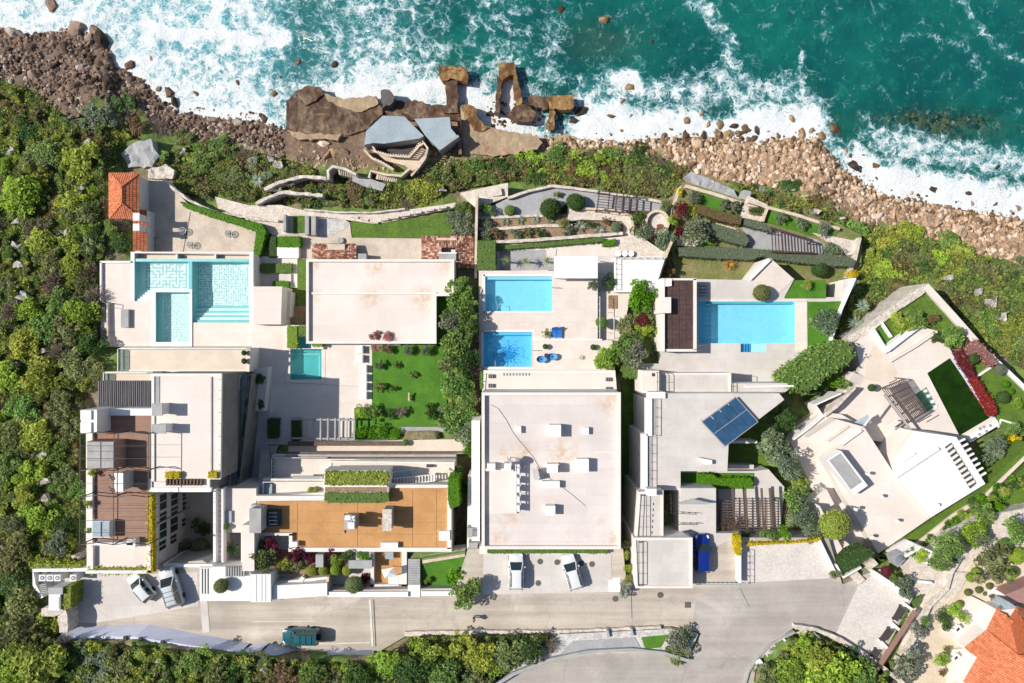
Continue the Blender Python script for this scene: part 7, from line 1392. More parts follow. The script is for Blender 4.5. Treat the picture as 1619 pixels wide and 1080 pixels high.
# --- garden trees and bushes named one by one
G_ = [  # px, py, radius, tone, kind, name, label, z, height, trunk
 (1015,470,26, 'bright', 'clump', 'tree', 'bright green leafy tree below the slanting outbuilding', 7,3,1),(1017,504,13, 'maroon', 'clump', 'bush', 'dark red bush between the bright tree and the tall hedge', 8,2,0),(990,515,19, 'olive', 'clump', 'tree', 'olive green tree west of the dark red bush', 7,2.4,1),(1022,520,14, 'lime', 'loose', 'bush', 'lime bush along the pavilion wall', 8,2,0),(960,565,20, 'lime', 'clump', 'tree', 'bright tree leaning over the end of the lower pool deck', 7,4,1),(985,555,20, 'mid', 'clump', 'tree', 'middle tree of the clump at the lane head', 7,4,1),(1003,560,22, 'greygreen', 'clump', 'tree', 'grey-green tree of the clump at the lane head', 7,4.4,1),(1000,535,14, 'mid', 'clump', 'tree', 'small green tree seaward of the lane head clump', 7,3,1),
 (966,447,12, 'dark', 'dome', 'bush', 'dark round bush beside the white outbuilding steps', 7.4,1.6,0),(951,510,9, 'mid', 'ball', 'bush', 'clipped cube-like bush on the edge of the pinkish deck', 8.4,1.5,0),(938,450,9, 'greygreen', 'loose', 'bush', 'spiky grey plant at the corner of the white canopy', 9.7,.6,0),(862,548,4.5, 'dark', 'ball', 'bush', 'small clipped ball on the lower deck, near the blue chairs', 9.8,.5,0),(938,549,4.5, 'dark', 'ball', 'bush', 'small clipped ball at the tree end of the lower deck', 9.8,.5,0),(864,527,7, 'olive', 'loose', 'bush', 'leafy pot plant beside the blue sun loungers', 9.6,.6,0),
 (870,330,17, 'dark', 'ball', 'bush', 'largest round dark bush on the grey gravel yard', 5.3,1.2,0),(910,320,14, 'dark', 'ball', 'bush', 'round dark bush at the bend of the grey gravel yard', 5.3,1.1,0),(806,333,9, 'mid', 'ball', 'bush', 'smallest round bush on the grey gravel yard', 5.3,.7,0),(768,333,12, 'mid', 'dome', 'bush', 'square green bush beside the stone landing', 5.3,1,0),(770,353,11, 'greygreen', 'dome', 'bush', 'grey-green bush at the west end of the agave beds', 5.6,.8,0),(766,372,11, 'greygreen', 'dome', 'bush', 'grey bush below the middle rubble wall', 6,.8,0),(785,370,9, 'brown', 'loose', 'bush', 'brown-green bush second in the lower agave bed', 6,.6,0),(815,370,9, 'greygreen', 'loose', 'bush', 'grey-green tuft third in the lower agave bed', 6,.6,0),(835,368,8, 'drygreen', 'loose', 'bush', 'dry green tuft in the middle of the lower agave bed', 6,.5,0),(855,370,9, 'dark', 'loose', 'bush', 'dark tuft in the lower agave bed near the big agaves', 6,.6,0),(892,351,9, 'olive', 'dome', 'bush', 'olive bush at the end of the upper agave bed', 5.8,.7,0),(934,356,7, 'dark', 'dome', 'bush', 'dark bush beside the pale agave', 6,.6,0),(958,350,7, 'brown', 'loose', 'bush', 'brownish tuft by the curved stone path', 6,.5,0),(974,360,8, 'greygreen', 'ball', 'bush', 'rounded grey bush at the end of the lower agave bed', 6,.6,0),(882,308,6, 'drygreen', 'loose', 'bush', 'thin dry shrub alone on the gravel yard', 5.4,.5,0),(900,365,9, 'greygreen', 'loose', 'bush', 'sprawling grey-green tuft between the agaves', 6,.5,0),
 (1010,345,12, 'mid', 'clump', 'bush', 'green bush west of the fire circle', 6,1,0),(1018,365,16, 'greygreen', 'dome', 'bush', 'grey olive bush against the fire circle', 6,1.3,0),(1047,380,18, 'greygreen', 'dome', 'bush', 'grey olive bush inland of the fire circle', 6.4,1.5,0),(1052,325,12, 'olive', 'loose', 'bush', 'loose olive shrub at the end of the gravel yard', 5.4,1,0),(1064,350,10, 'lime', 'dome', 'bush', 'yellow-green bush east of the fire circle', 6,1,0),(1074,330,14, 'maroon', 'dome', 'bush', 'deep red-brown bush beside the upper path', 5.9,1.3,0),(1073,365,10, 'maroon', 'loose', 'bush', 'small dark red bush below the red-brown one', 6,.9,0),(1075,303,6, 'gold', 'loose', 'bush', 'narrow golden-green shrub at the garden corner', 5.6,1,0),(1098,360,22, 'greygreen', 'dome', 'tree', 'large round grey olive tree in the fourth garden', 5.9,2,1),(1096,334,9, 'yellowgreen', 'loose', 'bush', 'yellow-green spiky plant seaward of the grey olive', 5.9,.8,0),(1098,315,12, 'greygreen', 'dome', 'bush', 'grey bush at the corner of the upper lawn', 5.9,.9,0),(1145,325,9, 'greygreen', 'loose', 'bush', 'pale grey bush on the upper lawn, west of the rose bed', 6,.7,0),(1160,328,9, 'greygreen', 'loose', 'bush', 'pale grey bush on the upper lawn beside the path', 6,.7,0),(1235,345,9, 'greygreen', 'loose', 'bush', 'grey bush on the east lawn, nearest the rose bed', 6,.7,0),(1266,354,10, 'greygreen', 'loose', 'bush', 'grey bush in the middle of the east lawn', 6,.7,0),(1302,362,12, 'greygreen', 'dome', 'bush', 'grey bush at the end of the east lawn', 6,.9,0),(1312,393,15, 'greygreen', 'dome', 'bush', 'broad grey bush at the end of the trellis', 6,1,0),(1190,333,6, 'dark', 'loose', 'bush', 'dark rose bush in the square bed, west corner', 6.1,.4,0),(1201,333,6, 'dark', 'loose', 'bush', 'dark rose bush in the square bed, east corner', 6.1,.4,0),(1296,426,13, 'dark', 'ball', 'bush', 'round dark bush on the dry turf near the white wall', 5.9,.9,0),(1277,450,9, 'yellowgreen', 'dome', 'bush', 'small yellow-green bush on the square lawn', 10,.6,0),(1347,432,9, 'gold', 'dome', 'bush', 'golden flowering bush at the end of the grey hedge', 6.2,1,0),(1204,463,14, 'drygreen', 'ball', 'bush', 'large clipped brown-green ball at the head of the long blue pool', 10,1,0),(1308,508,24, 'greygreen', 'dome', 'bush', 'large grey olive bush on the grass beside the long blue pool', 9.9,1.6,0),(1060,455,8, 'lime', 'loose', 'bush', 'lime bush at the corner of the timber pavilion', 8,1.2,0),(1056,425,13, 'brown', 'loose', 'bush', 'stony brown bush between the outbuilding and the dry turf', 6,1,0),
 (1445,505,17, 'mid', 'clump', 'bush', 'round green bush in the middle of the pointed garden', 10.9,1.3,0),(1424,512,15, 'yellowgreen', 'clump', 'bush', 'yellow-green bush in the pointed garden', 10.9,1.1,0),(1475,503,9, 'brown', 'dome', 'bush', 'brownish bush near the pointed corner', 10.9,.7,0),(1504,530,19, 'mid', 'clump', 'bush', 'broad green bush at the seaward corner of the angled terrace', 10.9,1.4,0),(1484,534,11, 'dark', 'loose', 'bush', 'dark spiky bush beside the angled terrace edge', 10.9,.9,0),(1536,567,10, 'dark', 'ball', 'bush', 'dark clipped ball inside the red and cream hedge', 11,.7,0),(1581,584,9.5, 'greygreen', 'ball', 'bush', 'grey clipped ball against the white slope wall', 11,.7,0),(1585,628,10, 'dark', 'ball', 'bush', 'dark clipped ball alone on the narrow lawn', 11,.7,0),(1589,607,6, 'bright', 'ball', 'bush', 'small bright clipped ball, seaward of the pair on the lawn', 11,.5,0),(1598,619,5, 'bright', 'ball', 'bush', 'small bright clipped ball, inland of the pair on the lawn', 11,.5,0),(1610,640,9, 'lime', 'dome', 'bush', 'lime bush along the slope edge of the narrow lawn', 11,.6,0),(1598,678,13, 'mid', 'dome', 'bush', 'green dome bush below the bent white kerb', 11.3,.9,0),(1602,694,9, 'gold', 'loose', 'bush', 'golden bush at the inland tip of the narrow lawn', 11.4,.6,0),(1567,706,21, 'greygreen', 'dome', 'bush', 'grey-green mound beside the roof beams of the angled villa', 12,1.6,0),
 (1378,613,6, 'dark', 'ball', 'bush', 'tiny dark clipped bush by the terrace steps', 12.4,.4,0),(1427,692,6, 'olive', 'loose', 'bush', 'pot plant in the sunken court of the angled villa', 11.5,.8,0),(1330,603,16, 'mid', 'loose', 'bush', 'low green bush below the slanting hedge', 10,1,0),(1320,604,12, 'bright', 'dome', 'bush', 'bright low bush on the rubble ramp', 10.2,.8,0),(1290,615,15, 'dark', 'loose', 'bush', 'dark bush in the shade behind the slanting hedge', 10,1,0),
 (1240,660,18, 'dark', 'clump', 'tree', 'dark tree in the shadow beside the solar array', 10,4,1),(1222,700,26, 'greygreen', 'clump', 'tree', 'large grey-green olive tree between the two villas', 10,4.5,1),(1245,735,20, 'greygreen', 'clump', 'tree', 'grey-green tree behind the round-headed palm', 11,4.5,1),(1218,670,14, 'mid', 'clump', 'tree', 'green tree under the inland corner of the solar array', 10,3.5,1),(1262,760,14, 'yellowgreen', 'loose', 'bush', 'yellow-green bush below the round-headed palm', 12.5,1.4,0),(1258,790,20, 'mid', 'clump', 'tree', 'green tree at the top of the hedge row by the trellis', 13,3.2,1),(1270,815,22, 'greygreen', 'clump', 'tree', 'grey-green tree midway down the hedge row by the trellis', 14,3,1),(1283,838,18, 'greygreen', 'clump', 'tree', 'grey-green tree at the foot of the hedge row by the trellis', 15.5,2.2,1),(1319,829,23, 'yellowgreen', 'ball', 'bush', 'large round yellow-green bush beside the angled villa', 17.2,1.6,0),(1318,909,9, 'olive', 'dome', 'bush', 'small round olive bush at the corner of the speckled drive', 18,.7,0),
 (1205,848,9, 'mid', 'dome', 'bush', 'green bush behind the golden strip, west end', 16.5,1,0),(1222,845,11, 'mid', 'dome', 'bush', 'green bush behind the golden strip, middle', 16.5,1.1,0),(1240,843,12, 'bright', 'dome', 'bush', 'bright green bush behind the golden strip, east end', 16.5,1.2,0),(1178,848,9, 'dark', 'loose', 'bush', 'dark bush at the corner of the trellis terrace', 16.5,1,0),
 (727,452,18, 'mid', 'clump', 'tree', 'northmost tree of the tall hedge beside the flat-roofed building', 7,3.6,1),(728,485,28, 'mid', 'clump', 'tree', 'broad tree of the tall hedge beside the flat-roofed building', 7,3.8,1),(718,510,21, 'greygreen', 'clump', 'tree', 'grey-green tree of the tall hedge near the lawn corner', 8,3.4,1),(735,515,20, 'mid', 'clump', 'tree', 'green tree of the tall hedge beside the timber trellis', 8,3.5,1),(722,545,26, 'mid', 'clump', 'tree', 'grey-green tree of the tall hedge at the top of the lawn', 8,3.5,1),(735,570,20, 'dark', 'clump', 'tree', 'dark tree of the tall hedge beside the lower pool', 8,3.5,1),(715,580,24, 'olive', 'loose', 'tree', 'olive tree with rusty leaves at the lawn edge', 8,3,1),(728,610,27, 'mid', 'clump', 'tree', 'grey-green tree of the tall hedge at mid lawn', 8,3.5,1),(712,620,15, 'yellowgreen', 'loose', 'tree', 'yellowish tree at the lawn edge', 8.5,2.4,1),(735,640,20, 'mid', 'clump', 'tree', 'green tree of the tall hedge beside the trellis end', 8.5,3.4,1),(720,660,26, 'mid', 'clump', 'tree', 'broad green tree of the tall hedge at the foot of the lawn', 8.5,3.4,1),(735,685,19, 'greygreen', 'clump', 'tree', 'southmost tree of the tall hedge', 9,3.2,1),(742,712,12, 'bright', 'loose', 'tree', 'bright tree at the end of the pinkish lane', 9.5,3,1),(718,745,12, 'dark', 'clump', 'tree', 'dark tree at the corner of the stepped villa', 9.5,4,1),(730,770,10, 'dark', 'clump', 'tree', 'dark tree in the gap beside the ochre roof', 9.5,4,1),
 (594,551,9, 'pink', 'dome', 'bush', 'pink flowering ball bush in the grey planter, west one', 9.7,.9,0),(615,531,10, 'pink', 'dome', 'bush', 'pink flowering ball bush at the planter end', 9.7,.9,0),(596,531,10, 'pink', 'loose', 'bush', 'pinkish flowering bush in the grey planter corner', 9.7,.8,0),(615,553,7, 'pink', 'dome', 'bush', 'dusky pink bush on the lawn corner', 9.35,.7,0),(643,554,9, 'greygreen', 'dome', 'bush', 'grey-green bush on the seaward lawn edge', 9.35,.8,0),(675,555,9, 'greygreen', 'dome', 'bush', 'grey-green bush on the lawn near the tall hedge', 9.35,.8,0),(600,578,8, 'greygreen', 'loose', 'bush', 'small bush on the lawn near the sun beds', 9.35,.6,0),(628,577,5, 'dark', 'loose', 'bush', 'tiny dark shrub on the upper lawn', 9.35,.4,0),(653,593,7, 'mid', 'loose', 'bush', 'low green tuft in the middle of the lawn', 9.35,.3,0),(600,612,8, 'drygreen', 'loose', 'bush', 'dry shrub on the lawn beside the sun beds', 9.35,.6,0),(623,614,5, 'dark', 'loose', 'bush', 'tiny dark shrub in mid lawn', 9.35,.4,0),(574,651,10, 'lime', 'dome', 'bush', 'lime bush at the lawn corner by the pergola', 9.35,.8,0),(592,652,11, 'mid', 'loose', 'bush', 'spreading bush at the inland lawn edge', 9.35,.8,0),(620,654,8, 'dark', 'loose', 'bush', 'dark low bush at the inland lawn edge', 9.35,.5,0),(635,652,9, 'twiggrey', 'loose', 'bush', 'dry pinkish bush on the inland lawn', 9.35,.6,0),(681,651,11, 'dark', 'loose', 'bush', 'dark spreading bush near the bench', 9.35,.7,0),(697,648,8, 'greygreen', 'loose', 'bush', 'grey spiky bush near the tall hedge foot', 9.35,.6,0),(570,684,12, 'bright', 'dome', 'bush', 'bright round bush beside the pergola', 9.3,1,0),(587,684,10, 'bright', 'dome', 'bush', 'bright round bush second from the pergola', 9.3,1,0),(607,682,12, 'bright', 'dome', 'bush', 'bright round bush third from the pergola', 9.3,1,0),(623,685,11, 'bright', 'dome', 'bush', 'bright round bush nearest the bench', 9.3,1,0),(647,690,6, 'magenta', 'loose', 'bush', 'magenta flowering bush by the bench', 9.6,.6,0),(641,700,5, 'mid', 'ball', 'bush', 'small potted ball by the magenta flowers', 11.6,.5,0),(690,692,9, 'dark', 'loose', 'bush', 'dark bush behind the bench', 9.4,.8,0),(668,691,8, 'mid', 'loose', 'bush', 'green bush behind the middle of the bench', 9.4,.7,0),
 (492,775,5.5, 'yellowgreen', 'ball', 'bush', 'clipped ball on the narrow white terrace, west one', 15.1,.5,0),(499,776,5.5, 'yellowgreen', 'ball', 'bush', 'clipped ball on the narrow white terrace, east one', 15.1,.5,0),
 (415,885,21, 'olive', 'clump', 'tree', 'big olive-yellow tree at the corner of the front terrace', 15.5,2.6,1),(428,862,15, 'purple', 'dome', 'bush', 'large purple bush below the ochre roof corner', 16,1.6,0),(412,862,10, 'mid', 'clump', 'bush', 'green bush beside the large purple bush', 16,1.4,0),(452,893,13, 'yellowgreen', 'dome', 'bush', 'yellow-green round bush, first in the front row', 16.2,1,0),(472,892,12, 'olive', 'loose', 'bush', 'olive bush second in the front row', 16.2,1,0),(493,902,9, 'yellowgreen', 'ball', 'bush', 'clipped ball third in the front row', 16.2,.8,0),(512,901,8.5, 'yellowgreen', 'ball', 'bush', 'clipped ball fourth in the front row', 16.2,.8,0),(531,901,9, 'lime', 'ball', 'bush', 'clipped ball fifth in the front row', 16.2,.8,0),(549,902,8, 'yellowgreen', 'ball', 'bush', 'clipped ball at the east end of the front row', 16.2,.8,0),(470,878,14, 'purple', 'loose', 'bush', 'dark purple bush under the ochre roof wall, west one', 16.2,1,0),(490,880,10, 'purple', 'loose', 'bush', 'dark purple bush under the ochre roof wall, middle one', 16.2,.9,0),(525,876,10, 'purple', 'loose', 'bush', 'dark purple bush under the ochre roof wall, east one', 16.2,.9,0),(530,886,10, 'lime', 'dome', 'bush', 'lime bush in front of the purple ones', 16.2,1,0),(549,877,11, 'dark', 'dome', 'bush', 'dark round bush by the grey canopy', 16.2,1.2,0),(578,878,10, 'bright', 'dome', 'bush', 'bright bush at the corner of the terracotta terrace', 16.2,1.2,0),(560,925,15, 'olive', 'ball', 'bush', 'large olive ball bush by the road wall', 16,1.8,0),(577,915,10, 'purple', 'loose', 'bush', 'dark purple bush beside the large olive ball', 16,1,0),(735,938,22, 'mid', 'clump', 'tree', 'leafy green tree leaning over the road by the parking bay', 16,4,1),(724,908,12, 'bright', 'loose', 'bush', 'bright bush beside the sunken strip of grass', 16.8,1,0),(712,916,8, 'bright', 'loose', 'bush', 'bright small bush at the grass strip edge', 16.8,.7,0),(676,917,6, 'lime', 'loose', 'bush', 'lime tuft at the west end of the grass strip', 16.8,.5,0),
 (318,866,15, 'greygreen', 'ball', 'bush', 'large grey-green ball in the sunken court', 11,1.6,0),(290,868,15, 'greygreen', 'clump', 'bush', 'grey leafy bush in the sunken court', 11,1.4,0),(320,835,16, 'dark', 'loose', 'bush', 'dark bush in the deep shade of the sunken court', 11,1,0),(350,926,11, 'olive', 'ball', 'bush', 'olive clipped ball on the white entrance plaza', 18.35,.9,0),(358,833,4.5, 'mid', 'ball', 'bush', 'small clipped ball beside the entrance walkway', 16.6,.5,0),(386,558,4.5, 'dark', 'ball', 'bush', 'dark ball on the tan terrace, seaward of two', 13,.5,0),(386,571,4.5, 'dark', 'ball', 'bush', 'dark ball on the tan terrace, inland of two', 13,.5,0),(410,600,9, 'dark', 'clump', 'bush', 'dark bush in the shaded planter, seaward one', 11,.8,0),(413,640,7, 'dark', 'clump', 'bush', 'dark bush in the shaded planter, inland one', 11,.7,0),
 (146,748,6, 'yellowgreen', 'loose', 'bush', 'potted plant on the brown terrace edge, seaward', 20.3,.5,0),(140,796,6, 'yellowgreen', 'loose', 'bush', 'potted plant on the brown terrace edge, middle', 20.3,.5,0),(142,838,6, 'mid', 'loose', 'bush', 'potted plant on the brown terrace beside the glass box', 20.3,.5,0),
 (988,862,8, 'olive', 'loose', 'bush', 'olive bush at the top of the white steps bed', 16.5,1,0),(988,875,8, 'yellowgreen', 'dome', 'bush', 'yellow-green bush second in the white steps bed', 16.5,1,0),(991,897,8, 'yellowgreen', 'dome', 'bush', 'yellow-green bush third in the white steps bed', 17,.9,0),(992,914,7.5, 'yellowgreen', 'dome', 'bush', 'yellow-green bush lowest in the white steps bed', 17.3,.9,0),(988,932,11, 'silver', 'loose', 'bush', 'silvery bush at the road corner of the white steps', 18,1,0),(166,525,6, 'twiggrey', 'twig', 'bush', 'bare twiggy shrub in the gravel bed on the pool deck', 9,.5,0),
 (1401,903,8.5, 'maroon', 'ball', 'bush', 'deep red clipped ball behind the thick white wall', 17.5,1.4,0),(1428,925,18, 'greygreen', 'loose', 'bush', 'loose grey bush behind the thick white wall', 17.2,1.5,0),(1412,915,10, 'mid', 'loose', 'bush', 'green bush between the red ball and the grey bush', 17.2,1.2,0),(1455,878,11, 'lime', 'dome', 'bush', 'clipped lime bush inside the bent planter wall', 17.4,.9,0),(1440,874,8, 'mid', 'loose', 'bush', 'green planting beside the clipped lime bush', 17.4,.7,0),(1487,888,20, 'mid', 'clump', 'tree', 'green tree at the corner of the long dark-edged wall', 17,2.4,1),(1500,862,20, 'mid', 'clump', 'tree', 'round green tree above the beige terrace', 17,2.6,1),(1508,880,10, 'silver', 'loose', 'bush', 'silvery bush under the round green tree', 17.3,1,0),(1535,840,22, 'lime', 'clump', 'tree', 'lime tree on the grassy strip', 15.2,2.8,1),(1555,815,18, 'mid', 'clump', 'tree', 'green tree on the grassy strip near the thin path', 15.2,2.6,1),(1552,850,16, 'greygreen', 'loose', 'bush', 'grey bush on the sandy garden edge', 17.3,1.2,0),(1575,800,13, 'bright', 'loose', 'bush', 'bright bush at the top of the grassy strip', 15.2,1.2,0),(1608,838,20, 'mid', 'clump', 'tree', 'green tree at the east edge of the sandy garden', 17.3,2.4,1),(1567,892,28, 'olive', 'loose', 'bush', 'wide loose olive bush in the sandy garden', 17.4,1.6,0),(1588,862,10.5, 'mid', 'ball', 'bush', 'clipped ball at the top of the sandy garden', 17.4,.9,0),(1598,906,10, 'lime', 'ball', 'bush', 'clipped lime ball beside the wide olive bush', 17.4,.8,0),(1535,913,8, 'lime', 'ball', 'bush', 'clipped lime ball of the touching pair, larger one', 17.4,.7,0),(1543,905,7, 'lime', 'ball', 'bush', 'clipped lime ball of the touching pair, smaller one', 17.4,.6,0),(1607,879,13, 'lime', 'ball', 'bush', 'clipped lime cushion near the white slab', 17.4,.8,0),(1530,937,5.2, 'drygreen', 'ball', 'bush', 'first small clipped ball of the diagonal row', 17.4,.4,0),(1547,933,5.2, 'drygreen', 'ball', 'bush', 'second small clipped ball of the diagonal row', 17.4,.4,0),(1564,927,4.8, 'drygreen', 'ball', 'bush', 'third small clipped ball of the diagonal row', 17.4,.4,0),(1576,914,3.8, 'drygreen', 'ball', 'bush', 'tiny clipped ball at the head of the diagonal row', 17.4,.35,0),(1596,919,3.8, 'greygreen', 'ball', 'bush', 'tiny grey ball below the lime ball', 17.4,.35,0),(1557,939,3, 'greygreen', 'ball', 'bush', 'tiny grey tuft beside the diagonal row', 17.4,.3,0),(1568,943,5, 'brown', 'loose', 'bush', 'brown tuft above the tiled roof', 17.4,.4,0),(1490,975,11, 'dark', 'dome', 'bush', 'dark half of the long mound beside the white paving', 17.6,.9,0),(1497,988,11, 'dark', 'dome', 'bush', 'lower dark half of the long mound by the paving', 17.6,.9,0),(1507,966,10, 'lime', 'dome', 'bush', 'yellow-green mound by the paving, seaward half', 17.6,.9,0),(1520,976,10, 'lime', 'dome', 'bush', 'yellow-green mound by the paving, inland half', 17.6,.9,0),(1515,957,6, 'lime', 'ball', 'bush', 'small lime ball behind the yellow-green mound', 17.6,.6,0),(1487,1043,13, 'lime', 'dome', 'bush', 'pointed yellow-green mound near the inland white table', 17.5,1,0),(1497,1027,6, 'drygreen', 'loose', 'bush', 'dry tuft by the white table', 17.5,.5,0),(1490,1064,6, 'brown', 'loose', 'bush', 'brown tuft inland of the pointed mound', 17.5,.5,0),(1434,1050,22, 'greygreen', 'loose', 'tree', 'loose grey-green tree below the dividing wall', 17,2.4,1),(1452,997,14, 'silver', 'loose', 'bush', 'silvery bush beside the dividing wall', 17.4,1,0),(1460,982,9, 'mid', 'dome', 'bush', 'green dome above the silvery bush', 17.4,.9,0),(1611,990,4, 'mid', 'ball', 'bush', 'small clipped ball at the picture edge by the roof', 22,.3,0)]
for x, y, r, tn, kd, nm, lb, z, h, tk in G_[:-1]: plant(nm, x, y, r, tn, kd, lb, nm, 'garden %ss and clipped balls' % nm if nm == 'bush' else 'garden trees', h, tk, z)
for i in range(46):
 x = random.uniform(1440,1619); y = 866 - (x - 1440) * .83 + random.uniform(10,38) + (0 if x < 1560 else 6)
 plant('bush', x, y, random.uniform(5,11), random.choice(['mid', 'bright', 'yellowgreen', 'dark']), random.choice(['loose', 'dome']), autolabel('low %s strip bush' % random.choice(['green', 'leafy', 'dark']), x, y), 'bush', 'low bushes of the grassy strip', .4,0,15.2)
# --- agaves, palms
def blades(name, seed, n, L, w, up, seg=3):
 r = random.Random(seed); V, Fq, C = [],[],[]
 for k in range(n):
  a = k * 2.4 + r.uniform(-.2,.2); e = up * r.uniform(.3,1.2); l = L * r.uniform(.7,1.1); d = Vector((math.cos(a), math.sin(a),0)); s = Vector((-d.y, d.x, 0)); n0 = len(V)
  for i in range(seg + 1):
   t = i / seg; p = d * l * t * math.cos(e * (1 - .3 * t)) + Vector((0,0, l * (math.sin(e) * t - .45 * t * t))); ww = w * (1 - t) ** .7 + .004; c = Vector((0,0,.25 * ww)); V += [p - s * ww + c, p, p + s * ww + c]; C += [r.random()] * 3
  for i in range(seg):
   for j in (0,1): q = n0 + i * 3 + j; Fq.append([q, q + 1, q + 4, q + 3])
 return mesh_np(name, np.array([tuple(v) for v in V]), np.array(Fq),[leafm], {'v': np.array(C)})
AG = [blades('leaf_rosette', s, 30,1.0,.09,.75) for s in range(3)]
for x, y, r, tn, lb, z in [(800,350,10, 'greygreen', 'grey agave in the upper bed, first from the west', 5.8),(823,348,10, 'greygreen', 'grey agave in the upper bed, second from the west', 5.8),(847,347,10, 'silver', 'grey agave in the upper bed, third from the west', 5.8),(871,349,9, 'greygreen', 'grey agave in the upper bed, fourth from the west', 5.8),(918,358,14, 'silver', 'large pale agave in the middle of the lower bed', 6.1),(948,364,13, 'silver', 'striped pale agave near the end of the lower bed', 6.1),(1365,484,14, 'silver', 'blue-grey agave on the slope, seaward of two', 9),(1352,512,18, 'silver', 'large blue-grey agave on the slope beside the rough wall', 9.2),(408,285,14, 'silver', 'pale agave on the bank west of the curved stairs', 4.6),(440,300,9, 'silver', 'smaller pale agave among the bank bushes', 4.8),(1205,300,8, 'silver', 'pale agave above the lattice steps', 5),(460,290,9, 'greygreen', 'small agave near the bent rubble wall', 4.8)]:
 o = obj_of('agave', random.choice(AG)); rm = r * (CZ - z) / F; o.location = W(x, y, z + .05); o.scale = (rm, rm, rm); o.rotation_euler[2] = random.uniform(0,6); o.color = jit(TONE[tn]); tag(o, lb, 'agave', 'agaves')
PF = [blades('crown', 10 + s, 34,1.0,.05,.7,5) for s in range(2)]; YUC = blades('crown', 33,90,1., .02,.9,3)
def palm(x, y, r, tone, lb, z, h, me=None):
 t = thing('palm_tree', lb, 'palm', x, y, z, 'palms'); X, Y, _ = W(x, y, z + h); t.location = (X, Y, z); LOC[t.name] = Vector((X, Y, z)); rm = r * (CZ - z - h) / F
 c = obj_of('crown', me or random.choice(PF), t); c.location = (0,0, h); c.scale = (rm, rm, rm); c.color = jit(TONE[tone]); c.rotation_euler[2] = random.uniform(0,6)
 tube('trunk', [(X, Y, z - .2),(X + .03, Y, z + h * .5),(X, Y, z + h)],[.16,.13,.11], barkm, t)
for i, (x, y) in enumerate(((800,412),(832,412),(866,412))): palm(x, y, 10, 'olive', ['small palm on the grey bed, nearest the dark hedge', 'small palm in the middle of the grey bed', 'small palm on the grey bed, nearest the white canopy'][i],6.7,1.8)
palm(367,868,17, 'dark', 'dark palm in the open well of the entrance walkway', 14.5,1.6); palm(1254,748,20, 'greygreen', 'round-headed palm leaning over the angled villa terrace', 11.5,4.5, YUC); palm(1153,418,13, 'ochre', 'golden dry yucca rosette on the dry turf', 5.9,.7, YUC)
tag(obj_of('bare_shrub', CR['twig'][0]), 'bare climbing branches over the trellis terrace', 'shrub'); o = bpy.data.objects['bare_shrub'] if 0 else COL.objects[-1]; o.location = W(1150,832,17); o.scale = (1.6,1.6,.5); o.color = (.12,.08,.06,1)
